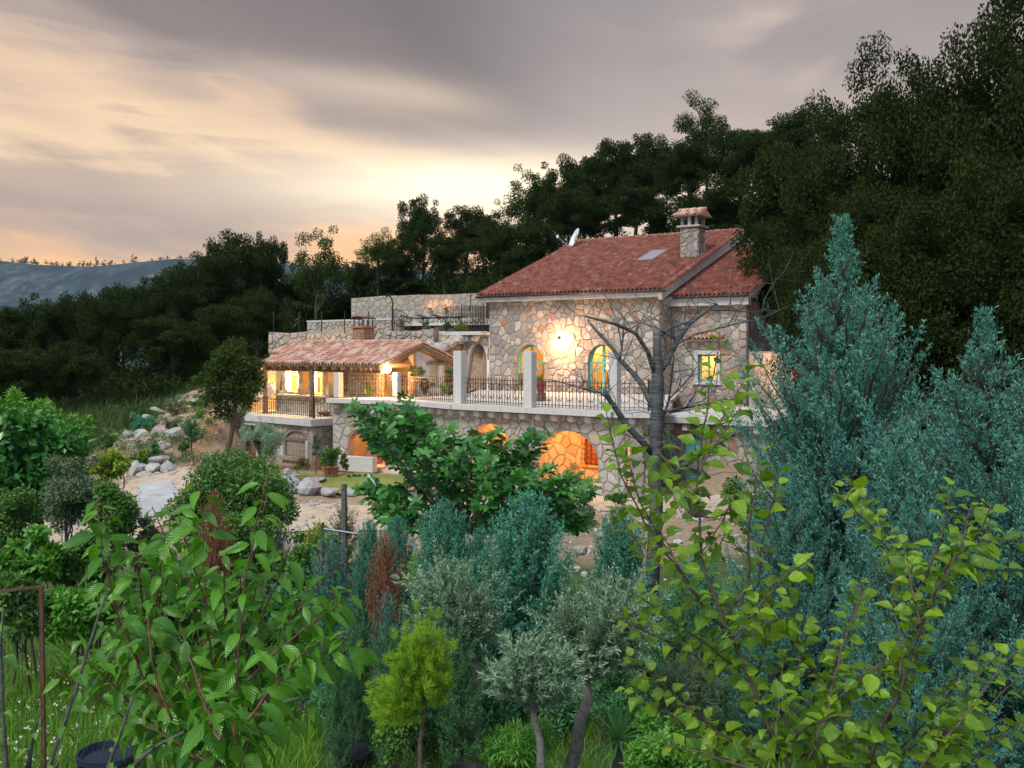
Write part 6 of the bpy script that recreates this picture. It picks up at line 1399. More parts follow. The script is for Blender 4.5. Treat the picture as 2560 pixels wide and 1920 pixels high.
for i, (x0, x1, y0, y1, Y, mt, l_) in enumerate([(-60, 130, 1440, 1600, 12.0, 'leaf_shrub', 'dark weedy bush behind the rusty frame'), (100, 300, 1450, 1610, 12.3, 'leaf_bright', 'bright weedy bush right of the rusty frame'), (260, 480, 1430, 1600, 12.2, 'leaf_shrub', 'dark weedy bush behind the lower cherry leaves'), (420, 640, 1440, 1620, 12.4, 'leaf_shrub', 'weedy bush behind the middle of the cherry shoots'), (600, 800, 1470, 1700, 12.6, 'leaf_green_conifer', 'shadowy bush right of the cherry shoots')]):
    bush('weedy_bush', l_, 'bush', x0, x1, y0, y1, Y, mt, .10, .05, 6000, 310+i, 40, .02, stems=2)
for i, (x0, x1, y0, y1, Y, mt, l_, n_) in enumerate([(-80, 120, 1180, 1400, 15.0, 'leaf_shrub', 'dark shrub under the large leaved bush at the left edge', 9000), (120, 330, 1340, 1470, 13.2, 'leaf_shrub', 'low dark shrub beneath the grey olive tree', 5000), (700, 800, 1330, 1480, 13.6, 'leaf_shrub', 'small leaved shrub right of the dense dark bush', 4000), (540, 760, 1180, 1340, 17.5, 'leaf_shrub', 'small leaved bush at the road edge behind the cherry tips', 9000), (1000, 1100, 1390, 1480, 13.0, 'leaf_yellow', 'yellow green leafy shoots between the junipers', 700), (740, 840, 1290, 1400, 15.0, 'leaf_yellow', 'yellow leaved vine behind the pipe rail', 500), (330, 420, 1290, 1440, 14.2, 'leaf_shrub2', 'loose grey green shrub at the road bend', 3000)]):
    bush('shrub', l_, 'shrub', x0, x1, y0, y1, Y, mt, .07, .04, n_, 340+i, 34, .02, stems=3, hollow=1.8)
# tall maize like leaves
rng = np.random.default_rng(31); q_ = P(215, 1540, 11.8); t_ = thing('maize_plant', 'cluster of tall arching maize like leaves behind the fence', 'plant', (q_.x, q_.y, tz(q_.x, q_.y)))
def strap(base, d, L, W, droop, mat, parent, name='leaf', seg=7):
    d = np.array(d, float); d /= np.linalg.norm(d); hd = np.array([d[0], d[1], 0]); hd /= max(1e-6, np.linalg.norm(hd)); sd = np.cross(hd, [0, 0, 1]); V = []; p = np.array(base, float)
    for i in range(seg+1):
        t = i/seg; w = W*(math.sin(math.pi*min(1, t*.86+.14))**.7) if t < 1 else 0.001; V += [p-sd*w/2+[0, 0, w*.15], p.copy(), p+sd*w/2+[0, 0, w*.15]]
        dd = d+np.array([0, 0, -droop*t*t*2]); dd /= np.linalg.norm(dd); p = p+dd*L/seg
    fs = [(3*i+k, 3*i+k+1, 3*i+k+4, 3*i+k+3) for i in range(seg) for k in (0, 1)]
    return obj(name, npmesh(name, np.array(V), np.array(fs), mat, smooth=True), parent)
for i in range(26):
    b_ = (q_.x+rng.normal()*.22, q_.y+rng.normal()*.15, t_.location.z+rng.uniform(0, .4)); a = rng.random()*6.28; strap(b_, (math.cos(a)*.5, math.sin(a)*.5, 1), rng.uniform(.5, .95), .045, rng.uniform(.4, .9), M['leaf_bright'], t_)

# ---- nursery conifers
JV = [conifer(400+i, 3.0, .60, 300, 95000, 'leaf_juniper', .056, .0135, PJ, .02, (40, 68), .15, per=18, scat=1.0) for i in range(3)]
GV = [conifer(410+i, 3.0, .60, 150, 22000, 'leaf_green_conifer', .065, .013, PJ, .05, (22, 60), .5, per=11) for i in range(2)]
BV = [conifer(420+i, 3.0, .60, 200, 30000, 'leaf_blue', .05, .011, PJ, .03, (35, 70), .2) for i in range(2)]
DV = [conifer(430, 3.0, .60, 200, 30000, 'leaf_brown', .045, .011, PJ, .03, (20, 55), .2)]
def con_px(fam, i, x0, x1, ytop, Y, label, name='juniper', cat='conifer', group='young conifers of the nursery'):
    top = P((x0+x1)/2, ytop, Y); zb = tz(top.x, Y); H = top.z-zb; cr, tr = fam[i % len(fam)]
    sw = (x1-x0)/F*Y/1.12; return put(name, label, cat, (top.x, Y, zb), cr, tr, (sw, sw, H/3.0), (x0*.13) % 6.28, group, 'foliage')
con_px(JV, 0, 1035, 1182, 1252, 12.4, 'blue green juniper below the centre of the fig tree'); con_px(JV, 1, 1200, 1430, 1232, 11.4, 'largest bushy blue green juniper in the centre of the nursery'); con_px(JV, 2, 1478, 1625, 1270, 12.2, 'blue green juniper left of the dark cherry trunk')
con_px(JV, 2, 945, 1040, 1290, 13.4, 'slim juniper behind the brown dead one'); con_px(JV, 1, 880, 970, 1300, 13.2, 'slim juniper left of the brown dead one'); con_px(JV, 0, 1150, 1245, 1320, 13.4, 'dark narrow juniper between the two bushy ones')
con_px(BV, 0, 922, 1015, 1475, 10.6, 'small dense blue juniper below the brown dead one'); con_px(BV, 1, 760, 880, 1322, 12.4, 'pale blue conifer behind the tip of the cherry shoots'); con_px(BV, 0, 660, 740, 1318, 15, 'small blue conifer behind the dense bush')
con_px(DV, 0, 915, 1010, 1330, 11.8, 'dead russet brown conifer among the blue green junipers')
con_px(GV, 0, 845, 945, 1515, 10.2, 'green conifer left of the lime pine'); con_px(GV, 1, 925, 1030, 1560, 9.6, 'grey green conifer touching the lime pine'); con_px(GV, 0, 805, 880, 1575, 9.6, 'narrow dark green conifer beside the cherry leaves'); con_px(GV, 1, 1085, 1210, 1570, 9.8, 'feathery green conifer right of the lime pine'); con_px(GV, 0, 1000, 1120, 1450, 11.4, 'green conifer with yellowish tip above the olive foliage')
con_px(GV, 1, 1620, 1790, 1450, 10.2, 'loose green conifer right of the dark cherry trunk'); con_px(GV, 0, 1550, 1670, 1540, 11.5, 'shadowy green conifer behind the yucca'); con_px(JV, 0, 1680, 1810, 1375, 11.8, 'small blue green conifer left of the tall blue cypress')
for i, (px, yt, Y) in enumerate([(760, 1560, 13.2), (880, 1500, 14.6), (1080, 1520, 15.2), (1250, 1500, 15.0), (1400, 1480, 14.8), (1500, 1520, 14.4), (1620, 1480, 14.6), (1730, 1560, 13.8), (700, 1620, 11.8), (1180, 1600, 13.0), (1330, 1600, 13.2), (1480, 1640, 12.4)]):
    con_px(GV if i % 2 else JV, i, px-130, px+130, yt, Y, ['shadowy conifer at the left end of the back row', 'shadowy conifer behind the brown dead juniper', 'shadowy conifer behind the lime pine', 'shadowy conifer behind the largest juniper', 'shadowy conifer between the largest juniper and the next', 'shadowy conifer behind the round olive crown', 'shadowy conifer left of the cherry trunk base', 'shadowy conifer between cherry trunk and blue cypress', 'shadowy conifer beside the lowest cherry leaves', 'shadowy conifer behind the left olive foliage', 'shadowy conifer behind the low front olive', 'shadowy conifer behind the leaning olive trunk'][i])
con_px(DV, 0, 490, 580, 1225, 13.4, 'rusty brown dying conifer behind the cherry shoots')
tpv = [conifer(440, 3.0, .60, 200, 26000, 'leaf_topiary', .045, .014, PJ, .03, (15, 50), .1)]; con_px(tpv, 0, 812, 905, 1256, 17, 'ochre green clipped conifer beside the grey pole')
# ---- big blue cypresses on the right
CY = [conifer(450, 6.0, 1.26, 330, 250000, 'leaf_blue', .052, .0105, PC, .04, (25, 56), .7, per=28, scat=.85), conifer(451, 5.0, 1.32, 280, 200000, 'leaf_blue', .052, .0105, PC, .04, (25, 56), .6, per=28, scat=.85)]
def cyp(i, px, ytop, Y, sw, label, rz):
    top = P(px, ytop, Y); zb = tz(top.x, Y); put('blue_cypress', label, 'cypress', (top.x, Y, zb), *CY[i], (sw, sw, (top.z-zb)/(6.0 if i == 0 else 5.0)), rz, 'blue cypresses on the right', 'foliage')
cyp(0, 2105, 540, 11.6, 1.0, 'tallest blue cypress with slender tip against the dark trees', 0.4)
cyp(1, 2462, 768, 9.8, .98, 'second tall blue cypress near the right edge', 1.7)
cyp(1, 1960, 1160, 10.4, .52, 'lower blue cypress at the left foot of the tallest one', 2.9)
cyp(1, 2270, 1240, 9.0, .55, 'lower blue cypress between the two tall ones', 4.2)
cyp(0, 2620, 900, 9.2, .8, 'blue cypress cut by the right edge', 5.2)
# ---- olives: thin twigs with narrow leaves
def olive(label, x0, x1, y0, y1, Y, trunkpx, seed, n, r0, mat='leaf_olive'):
    rng = np.random.default_rng(seed); a = P(x0, y1, Y); b_ = P(x1, y0, Y); c = np.array([(a.x+b_.x)/2, Y, (a.z+b_.z)/2]); R3 = np.array([(b_.x-a.x)/2, (b_.x-a.x)/2*.8, (b_.z-a.z)/2])
    tpth = [P(px, py, Y) for px, py in trunkpx]; g_ = tz(tpth[-1].x, Y); tpth.append(Vector((tpth[-1].x, Y, g_-.1)))
    t_ = thing('olive_tree', label, 'tree', (tpth[-1].x, Y, g_)); parts = [tube_geo(tpth[::-1], np.linspace(r0*1.2, r0*.8, len(tpth)), 9)]
    s_ = np.array(tpth[0]); S = []; D = []; Ln = []
    for k in range(40):
        q = rvec(rng, 1)[0]; q[2] = abs(q[2])*1.25-.25; e = c+q*R3*rng.uniform(.35, 1.0); m_ = (s_+e)/2+rng.normal(size=3)*.06+np.array([0, 0, -.04]); parts.append(tube_geo([s_, m_, e], [r0*.35, r0*.2, .004], 5))
        for j in range(16):
            f = rng.uniform(.25, 1); p_ = (1-f)**2*s_+2*f*(1-f)*m_+f*f*e; dd = unit((e-s_)*.6/np.linalg.norm(e-s_)+rvec(rng, 1)[0]*.8+np.array([0, 0, .45])); S.append(p_); D.append(dd); Ln.append(rng.uniform(.12, .62)*R3[0]*1.4*(1.6 if rng.random() < .12 else 1))
    S = np.array(S); D = np.array(D); Ln = np.array(Ln)
    for i in range(0, len(S), 2): parts.append(tube_geo([S[i], S[i]+D[i]*Ln[i]], [.003, .0012], 3))
    k = rng.integers(0, len(S), n); tt = rng.random(n); pos = S[k]+D[k]*(Ln[k]*tt)[:, None]+rng.normal(size=(n, 3))*.006; d = D[k]*.9+rvec(rng, n)*.8
    obj('foliage', npmesh('foliage', *leaves_geo(pos, d, rvec(rng, n)+[0, 0, .4], .054*rng.uniform(.6, 1.2, n), .0115, .1), M[mat]), t_); obj('trunk', npmesh('trunk', *join_geo(parts), M['bark_pale'], smooth=True), t_)
olive('tall olive tree with leaning grey trunk, in front of the junipers', 1385, 1640, 1420, 1770, 8.6, [(1462, 1700), (1470, 1745), (1452, 1800), (1440, 1870), (1428, 1920)], 501, 60000, .055)
olive('low front olive tree with grey trunk and drooping twigs', 1235, 1425, 1600, 1790, 8.0, [(1330, 1770), (1338, 1800), (1350, 1850), (1353, 1920)], 502, 34000, .033)
olive('silvery olive tree between the lime pine and the largest juniper', 1000, 1250, 1420, 1690, 10.2, [(1188, 1650), (1195, 1720), (1190, 1850)], 503, 42000, .05)
# lime pine: needle tufts
rng = np.random.default_rng(55); Y = 8.2; base = P(1055, 1920, Y); g_ = tz(base.x, Y); t_ = thing('lime_pine', 'bright lime green young pine in the foreground', 'pine tree', (base.x, Y, g_))
fork = np.array(P(1063, 1760, Y)); parts = [tube_geo([(base.x, Y, g_-.1), tuple(P(1050, 1860, Y)), tuple(fork)], [.022, .02, .017], 7)]; S = []; D = []
for k, (px, py) in enumerate([(1062, 1545), (1030, 1590), (1085, 1590), (1000, 1600), (1108, 1600), (975, 1650), (1120, 1660), (950, 1710), (1000, 1690), (1060, 1640), (930, 1760), (960, 1780), (1040, 1700), (1100, 1710), (985, 1740), (1010, 1640), (1075, 1690), (935, 1730), (990, 1790), (1120, 1700), (1050, 1600), (1095, 1650)]):
    for rep in range(2):
        e = np.array(P(px+rng.normal()*10, py+rng.normal()*10, Y+rng.uniform(-.28, .28))); m_ = fork*.55+e*.45+np.array([0, 0, -.06]); parts.append(tube_geo([fork, m_, e], [.009, .006, .002], 5)); L = np.linalg.norm(e-fork)
        nt = int(12*L/.7)+4
        for j in range(nt): f = .3+.7*(j+.5)/nt; S.append((1-f)**2*fork+2*f*(1-f)*m_+f*f*e+rng.normal(size=3)*.035); D.append(unit((e-m_))+rng.normal(size=3)*.45+[0, 0, .35])
S = np.array(S); D = unit(np.array(D)); k = np.repeat(np.arange(len(S)), 75); n = len(k); d = D[k]*.85+rvec(rng, n)*.75; pos = S[k]+D[k]*rng.uniform(-.035, .035, (n, 1))
obj('needles', npmesh('needles', *leaves_geo(pos, d, rvec(rng, n), .062*rng.uniform(.7, 1.2, n), .0038, 0), M['leaf_pine']), t_); obj('trunk', npmesh('trunk', *join_geo(parts), M['stem_brown'], smooth=True), t_)
# yucca
q_ = P(1545, 1850, 8.6); g_ = tz(q_.x, q_.y); t_ = thing('yucca', 'spiky green yucca beside the leaning olive trunk', 'yucca', (q_.x, q_.y, g_)); MB().tube([(q_.x, q_.y, g_), tuple(q_)], .05, 8).build('trunk', M['bark'], t_)
for i in range(64):
    a = i*2.4; el = math.radians(85-i*1.7+rng.normal()*5); strap(q_, (math.cos(a)*math.cos(el), math.sin(a)*math.cos(el), math.sin(el)), rng.uniform(.30, .42), .020, .15+.25*(i/64), M['leaf_yucca'], t_)
bush('leafy_shrub', 'glossy bright green shrub below the yucca', 'shrub', 1550, 1780, 1785, 1960, 7.6, 'leaf_bright', .055, .022, 9000, 320, 60, .02, stems=3)
bush('tall_weeds', 'narrow leaved green weeds at the foot of the olive trunks', 'weeds', 1180, 1400, 1800, 1960, 8.6, 'leaf_bright', .09, .014, 4200, 321, 50, .01, stems=2)
bush('tall_weeds', 'pale grey green grassy weeds behind the glossy shrub', 'weeds', 1640, 1800, 1640, 1860, 9.2, 'leaf_shrub2', .10, .008, 6500, 322, 40, .01, stems=2)
bush('dark_bush', 'dark bush between lime pine trunk and fallen bucket', 'bush', 930, 1050, 1780, 1900, 9.0, 'leaf_shrub', .05, .03, 4000, 323, 30, .01)
rb_ = random.Random(12)
sp_ = thing('rock_garden_plants', 'scattered low cushions and small plants between the rocks of the bank', 'plants', (-15, 44, -4)); Vs = []
rr_ = np.random.default_rng(19)
for k in range(170):
    q_ = ground_px(rb_.uniform(230, 600), rb_.uniform(985, 1185))
    if q_.y < 38: continue
    s_ = rb_.uniform(.12, .45); c_ = np.array(q_)+[0, 0, s_*.3]; n_ = 90; Vs.append(leaves_geo(c_+rvec(rr_, n_)*s_*[1, 1, .7]*rr_.random((n_, 1))**.4, rvec(rr_, n_)+[0, 0, .5], rvec(rr_, n_)+[0, 0, .5], .10, .045))
h_ = len(Vs)//2; obj('cushion_plants', npmesh('cushion_plants', *join_geo(Vs[:h_]), M['leaf_shrub2']), sp_, 'stuff'); obj('cushion_plants', npmesh('cushion_plants', *join_geo(Vs[h_:]), M['leaf_shrub']), sp_, 'stuff')
for i, (x0, x1, y0, y1, Y, l_) in enumerate([(1120, 1300, 1650, 1870, 10.6, 'shadowy low bush behind the low front olive trunk'), (1290, 1470, 1650, 1860, 10.8, 'shadowy low bush between the two olive trunks'), (1440, 1620, 1640, 1810, 10.4, 'shadowy low bush behind the yucca leaves'), (960, 1130, 1690, 1880, 10.4, 'shadowy low bush right of the lime pine trunk'), (780, 960, 1680, 1860, 10.8, 'shadowy low bush left of the lime pine trunk')]):
    bush('low_bush', l_, 'bush', x0, x1, y0, y1, Y, 'leaf_green_conifer', .06, .018, 8000, 360+i, 50, .015, stems=3, hollow=1.8)
for i, (x0, x1, y0, y1, Y, mt, l_) in enumerate([(1500, 1580, 1225, 1262, 31, 'leaf_shrub', 'low green shrub at the foot of the wall below the last tall column'), (1690, 1780, 1225, 1290, 29, 'leaf_shrub2', 'grey green scrub on the bank right of the cherry trunk'), (1780, 1880, 1190, 1270, 30, 'leaf_shrub', 'green scrub in front of the teal cellar door wall'), (1430, 1500, 1262, 1300, 27, 'leaf_shrub2', 'small scrub on the bare bank between fig and juniper'), (620, 700, 1255, 1300, 28, 'leaf_shrub', 'low shrub left of the lawn edge boulders')]):
    bush('shrub', l_, 'shrub', x0, x1, y0, y1, Y, mt, .08, .04, 2200, 380+i, 26, .012, stems=2, hollow=1.8)
# pots and buckets lying in the nursery
q_ = P(272, 1842, 9.6); g_ = tz(q_.x, q_.y); t_ = thing('planter_tub', 'large navy plastic tub half hidden by cherry leaves', 'planter', (q_.x, q_.y, g_))
k = .28*1.0; MB().lathe((q_.x, q_.y, g_), [(0, .0), (k*.82, 0), (k*.98, .32), (k*1.06, .32), (k*1.06, .37), (k*.98, .37), (k*.95, .3), (0, .3)], 24).build('tub', M['blue_tub'], t_)
for i in range(24): a = i*2*math.pi/24; MB().tube([(q_.x+k*.83*math.cos(a), q_.y+k*.83*math.sin(a), g_+.01), (q_.x+k*.99*math.cos(a), q_.y+k*.99*math.sin(a), g_+.32)], .008, 4).build('rib', M['blue_tub'], t_)
q_ = P(862, 1885, 9.2); g_ = tz(q_.x, q_.y); t_ = thing('fallen_bucket', 'grey plastic bucket lying on its side in the grass', 'bucket', (q_.x, q_.y, g_)); mb = MB().lathe((0, 0, 0), [(0, 0), (.10, 0), (.135, .27), (.145, .27), (.13, .262), (.1, .02), (0, .02)], 22)
rt = Matrix.Translation((q_.x-.06, q_.y+.05, g_+.13)) @ Matrix.Rotation(math.radians(-25), 4, 'Z') @ Matrix.Rotation(math.radians(100), 4, 'Y'); mb.v = [tuple(rt @ Vector(v)) for v in mb.v]; mb.build('bucket_body', M['grey_plastic'], t_)
for i, (px, py, Y, l_) in enumerate([(1660, 1795, 9.3, 'wide black nursery pot below the cherry trunk'), (1165, 1850, 9.4, 'black nursery pot with straw beside the green conifer'), (885, 1835, 9.9, 'black nursery pot behind the grey bucket'), (795, 1770, 11, 'black pot rim left of the narrow dark conifer')]):
    q_ = P(px, py, Y); pot((q_.x, q_.y, tz(q_.x, q_.y)), .20, .26, M['black_plastic'], l_, name='nursery_pot')

# ---- wire fence with rusty frame at the left
fY = 9.0; t_ = thing('wire_fence', 'wire mesh fence with rusty steel post and top bar at the left edge', 'fence', (P(103, 1600, fY).x, fY, tz(P(103, 1600, fY).x, fY)))
pa = P(103, 1466, fY); pb2 = P(112, 1775, fY); zb = tz(pa.x, fY)
MB().beam(pa, Vector((pb2.x, fY, zb)), .034, .03, Vector((0, 1, 0))).build('post', M['rust'], t_); MB().beam(P(-60, 1486, fY), pa, .022, .022).build('top_bar', M['rust'], t_)
x0_ = P(-60, 0, fY).x; x1_ = P(520, 0, fY+.8).x
for i in range(46): x = x0_+(x1_-x0_)*i/45; y = fY+.02+(x-x0_)*.25*(x > pa.x); zt_ = zb+1.12 if x > pa.x else P(0, 1480, fY).z; MB().tube([(x, y, zb), (x+.005*math.sin(i), y, zt_)], .0022, 3).build('wire', M['iron'], t_)
for i in range(9): MB().tube([(x0_, fY+.02, zb+.05+i*.13), (pa.x, fY+.02, zb+.05+i*.13), (x1_, fY+.02+(x1_-pa.x)*.25, zb+.04+i*.13)], .0022, 3).build('wire', M['iron'], t_)
# grey pole and blue pipe rail near the ochre conifer
q_ = P(862, 1380, 15.5); t_ = MB().tube([(q_.x, q_.y, tz(q_.x, q_.y)), tuple(P(860, 1210, 15.5))], [.06, .045], 7).build('pole', M['bark_grey']); tag(t_, 'grey wooden pole beside the ochre green conifer', 'pole')
t_ = thing('pipe_rail', 'thin blue grey pipe rail in front of the ochre green conifer', 'rail', P(808, 1380, 14)); MB().tube([P(806, 1322, 14), P(900, 1336, 14)], .018, 6).build('rail', M['steel'], t_); MB().tube([P(807, 1306, 14), Vector((P(807, 0, 14).x, 14, -4.9))], .02, 6).build('post', M['steel'], t_)

# ------------------------------------------------------------------ bare cherry tree with dark ringed bark
mb_ = new_mat('cherry_bark', .7); nt = mb_.node_tree; b = NB(nt); p = base_color(mb_); tc = b.n('ShaderNodeTexCoord').outputs['Object']; mp = b.n('ShaderNodeMapping'); mp.inputs['Scale'].default_value = (4, 4, 42); nt.links.new(tc, mp.inputs[0])
n_ = b.noise(mp.outputs[0], 1.0, 4, .6); nt.links.new(b.ramp(n_, [(.35, (.03, .031, .034)), (.55, (.085, .09, .095)), (.7, (.20, .205, .21))]), p.inputs['Base Color']); bump(b, p, n_, .8, .01)
CYT = 13.0; g_ = tz(P(1640, 0, CYT).x, CYT); ct = thing('bare_cherry_tree', 'leafless tree with dark ringed bark and forked limbs in front of the house', 'tree', (P(1640, 0, CYT).x, CYT, g_))
rng = np.random.default_rng(66)
def limb(pts, rad, dy=0.0, name='limb'):
    m_ = len(pts); W_ = [P(px, py, CYT+dy*i/(m_-1)) for i, (px, py) in enumerate(pts)]; k = []
    for i in range(m_-1):
        for f in (0, .5): k.append(W_[i].lerp(W_[i+1], f)+(Vector(rng.normal(size=3)*rad[0]*.18) if f else Vector()))
    k.append(W_[-1]); MB().tube(k, np.linspace(rad[0], rad[1], len(k)), 9 if rad[0] > .03 else 6).build(name, mb_, ct, smooth=True); return W_
tr_ = [Vector((P(1628, 0, CYT).x, CYT, g_-.2))]+[P(a_, b_, CYT) for a_, b_ in ((1624, 1560), (1632, 1420), (1640, 1290), (1641, 1180), (1641, 1080), (1643, 1000), (1644, 940), (1643, 880), (1642, 822))]
MB().tube(tr_, [.14, .108, .095, .09, .086, .082, .076, .076, .056, .05], 14).build('trunk', mb_, ct, smooth=True)
ends = []
for pts, rd, dy in [([(1643, 930), (1668, 900), (1693, 850), (1722, 810), (1755, 785), (1791, 760)], (.055, .018), .7), ([(1640, 940), (1620, 880), (1590, 834), (1536, 808), (1462, 790)], (.036, .012), -.5), ([(1640, 1025), (1606, 962), (1550, 900), (1510, 846), (1469, 800)], (.045, .014), .4),
   ([(1637, 1140), (1572, 1070), (1530, 1008), (1512, 975)], (.048, .03), -.3), ([(1655, 1215), (1697, 1172), (1751, 1134), (1841, 1080)], (.05, .02), -.4), ([(1652, 1062), (1672, 1000), (1684, 890)], (.022, .010), .3), ([(1645, 1030), (1720, 1018), (1823, 1000), (1900, 985)], (.022, .006), .5),
   ([(1523, 990), (1470, 975), (1420, 960), (1371, 948)], (.018, .006), .2), ([(1548, 900), (1556, 860), (1562, 792)], (.018, .010), .1), ([(1690, 850), (1660, 826), (1643, 822)], (.02, .02), 0), ([(1652, 838), (1675, 820), (1720, 805), (1755, 770)], (.022, .008), .4), ([(1690, 860), (1740, 835), (1830, 812), (1900, 800), (1960, 770)], (.016, .004), .6), ([(1760, 775), (1830, 776), (1880, 780), (1940, 775)], (.012, .004), .5), ([(1660, 1200), (1690, 1180), (1720, 1170)], (.03, .018), -.4), ([(1670, 1000), (1720, 950), (1750, 905)], (.012, .004), -.3)]:
    ends.append((limb(pts, rd, dy), rd))
tw = []
for (W_, rd) in ends:
    for k in range(9):
        i = rng.integers(1, len(W_)); s_ = np.array(W_[i-1].lerp(W_[i], rng.random())); d = np.array([rng.normal()*.7, rng.normal()*.5, abs(rng.normal())*.7+.1]); d /= np.linalg.norm(d); L = rng.uniform(.25, 1.0); pts = [s_]
        for j in range(6): d = unit(d+rng.normal(size=3)*.22); pts.append(pts[-1]+d*L/6)
        tw.append(tube_geo(pts, np.linspace(.0065, .002, 7), 4))
        if rng.random() < .6: q = pts[3]; d2 = unit(d+rng.normal(size=3)*.7); tw.append(tube_geo([q, q+d2*L*.25, q+unit(d2+rng.normal(size=3)*.4)*L*.5], [.004, .003, .0015], 3))
obj('twigs', npmesh('twigs', *join_geo(tw), mb_), ct, 'stuff')

# ------------------------------------------------------------------ leaves as objects
def leaf_mesh(name, mat, W=.5, seg=7, droop=.35, fold=.18, serr=.0, peak=.8, tip=1.0, wave=0.0):
    V = []; uv = []; 
    for i in range(seg+1):
        t = i/seg; w = W/2*(math.sin(math.pi*t**peak)**.85)*(1-.25*t**3*tip); w = max(w, .002); jag = 1+serr*((i % 2)*2-1)*(0 < i < seg)
        z = -droop*t*t; y = t*(1-droop*.25*t)
        for s_ in (-1, -.5, 0, .5, 1): V.append((s_*w*(jag if abs(s_) == 1 else 1), y, z+fold*abs(s_)*w*1.6+wave*math.sin(i*1.7+s_*2)*w)); uv.append((.5+s_*w/W, t))
    fs = [(5*i+k, 5*i+k+1, 5*i+k+6, 5*i+k+5) for i in range(seg) for k in range(4)]
    me = bpy.data.meshes.new(name); me.from_pydata(V, [], fs); me.materials.append(mat); l = me.uv_layers.new(name='uv')
    for lp_ in me.loops: l.data[lp_.index].uv = uv[lp_.vertex_index]
    me.polygons.foreach_set('use_smooth', [True]*len(me.polygons)); me.update(); return me
def lobed_mesh(name, mat, seed):
    rng = random.Random(seed); V = [(0, 0, 0)]; m_ = 29; 
    for i in range(m_):
        a = -2.35+4.7*i/(m_-1); lob = .40+.60*abs(math.cos(a*math.pi))**.75*(1 if abs(a) < 1.5 else .8); r = lob*(1-.08*abs(a)); V.append((r*.62*math.sin(a), .18+r*.62*math.cos(a), -.14*r*r+rng.uniform(-.02, .03)))
    V[0] = (0, .12, .03); me = bpy.data.meshes.new(name); me.from_pydata(V, [], [(0, i, i+1) for i in range(1, m_)]); me.materials.append(mat); me.update(); return me
def leaf_matrix(pos, d, up, s_, roll=0.0):
    d = Vector(d).normalized(); x = d.cross(Vector(up)); x = x.normalized() if x.length > 1e-4 else Vector((1, 0, 0)); z = x.cross(d)
    R_2 = Matrix((x, d, z)).transposed().to_4x4() @ Matrix.Rotation(roll, 4, 'Y'); return Matrix.Translation(pos) @ R_2 @ Matrix.Diagonal((s_, s_, s_, 1))
class Shoots:
    """a plant made of shoots drawn by points; leaves alternate along them. The 300 nearest leaves are objects"""
    def __init__(s, name, label, cat, loc, leaves, stemmat, seed, cap=300): s.root = thing(name, label, cat, loc); s.leaves = leaves; s.sm = stemmat; s.rng = np.random.default_rng(seed); s.L = []; s.cap = cap; s.pet = []
    def shoot(s, pts, r0, r1, spacing, size, droop=.35, t0=.0, side=0, name='stem', tipup=.5, pet=.28, jitter=.0, build=True):
        W_ = np.array([tuple(p) for p in pts]); seg = np.linalg.norm(np.diff(W_, axis=0), axis=1); cum = np.concatenate([[0], np.cumsum(seg)]); L = cum[-1]
        def at(t): return np.array([np.interp(t*L, cum, W_[:, k]) for k in range(3)])
        m_ = max(4, int(L/.05)); path = [at(i/m_)+(s.rng.normal(size=3)*jitter if 0 < i < m_ else 0) for i in range(m_+1)]
        if build: MB().tube(path, np.linspace(r0, r1, m_+1), 6).build(name, s.sm, s.root, smooth=True)
        n = int(L*(1-t0)/spacing); ph = s.rng.random()*6
        for i in range(n):
            t = t0+(1-t0)*(i+.5)/n; p = at(t); tg = unit(at(min(1, t+.02))-at(max(0, t-.02))); az = ph+i*2.4+s.rng.normal()*.3
            o_ = unit(np.cross(tg, [math.sin(az), math.cos(az), .1])); sz = size*(.55+.45*math.sin(math.pi*min(1, .25+.75*(1-abs(t-.55)))))*s.rng.uniform(.72, 1.15)
            if t > .9: sz *= .65
            d = unit(o_*[1, 1, .4]+tg*tipup*(t*.8+.2)+[0, 0, -droop]+s.rng.normal(size=3)*.14); q = p+(o_+tg*.4+[0, 0, .1])*sz*pet*.8
            s.pet.append(tube_geo([p, (p+q)/2+[0, 0, .004], q], [.0014, .0012, .0011], 3)); s.L.append((q, d, sz))
    def finish(s):
        s.L.sort(key=lambda a_: -a_[2]/a_[0][1]); rest = {}
        for k, (q, d, sz) in enumerate(s.L):
            me = s.leaves[k % len(s.leaves)]; up = Vector(s.rng.normal(size=3)*.28)+Vector((0, -.25, 1)); mt = leaf_matrix(q, d, up, sz, s.rng.normal()*.25)
            if k < s.cap: o = bpy.data.objects.new('leaf', me); link(o, s.root); o.matrix_basis = mt
            else: rest.setdefault(me, []).append(np.array(mt))
        for me, ms in rest.items():
            bv = np.zeros(len(me.vertices)*3); me.vertices.foreach_get('co', bv); bv = bv.reshape(-1, 3); bf = np.array([list(p.vertices) for p in me.polygons]); V = np.concatenate([bv@a_[:3, :3].T+a_[:3, 3] for a_ in ms]); Fq = (bf[None]+np.arange(len(ms))[:, None, None]*len(bv)).reshape(-1, bf.shape[1])
            m2 = npmesh('more_leaves', V, Fq, me.materials[0], smooth=True)
            if me.uv_layers: 
                uvb = np.zeros(len(me.loops)*2); me.uv_layers[0].data.foreach_get('uv', uvb); m2.uv_layers.new(name='uv').data.foreach_set('uv', np.tile(uvb, len(ms)))
            obj('more_leaves', m2, s.root, 'stuff')
        if s.pet: obj('petioles', npmesh('petioles', *join_geo(s.pet), s.sm), s.root, 'stuff')
def pts_px(lst, Y, dy=0.0): m_ = len(lst); return [P(a_, b_, Y+dy*i/max(1, m_-1)) for i, (a_, b_) in enumerate(lst)]
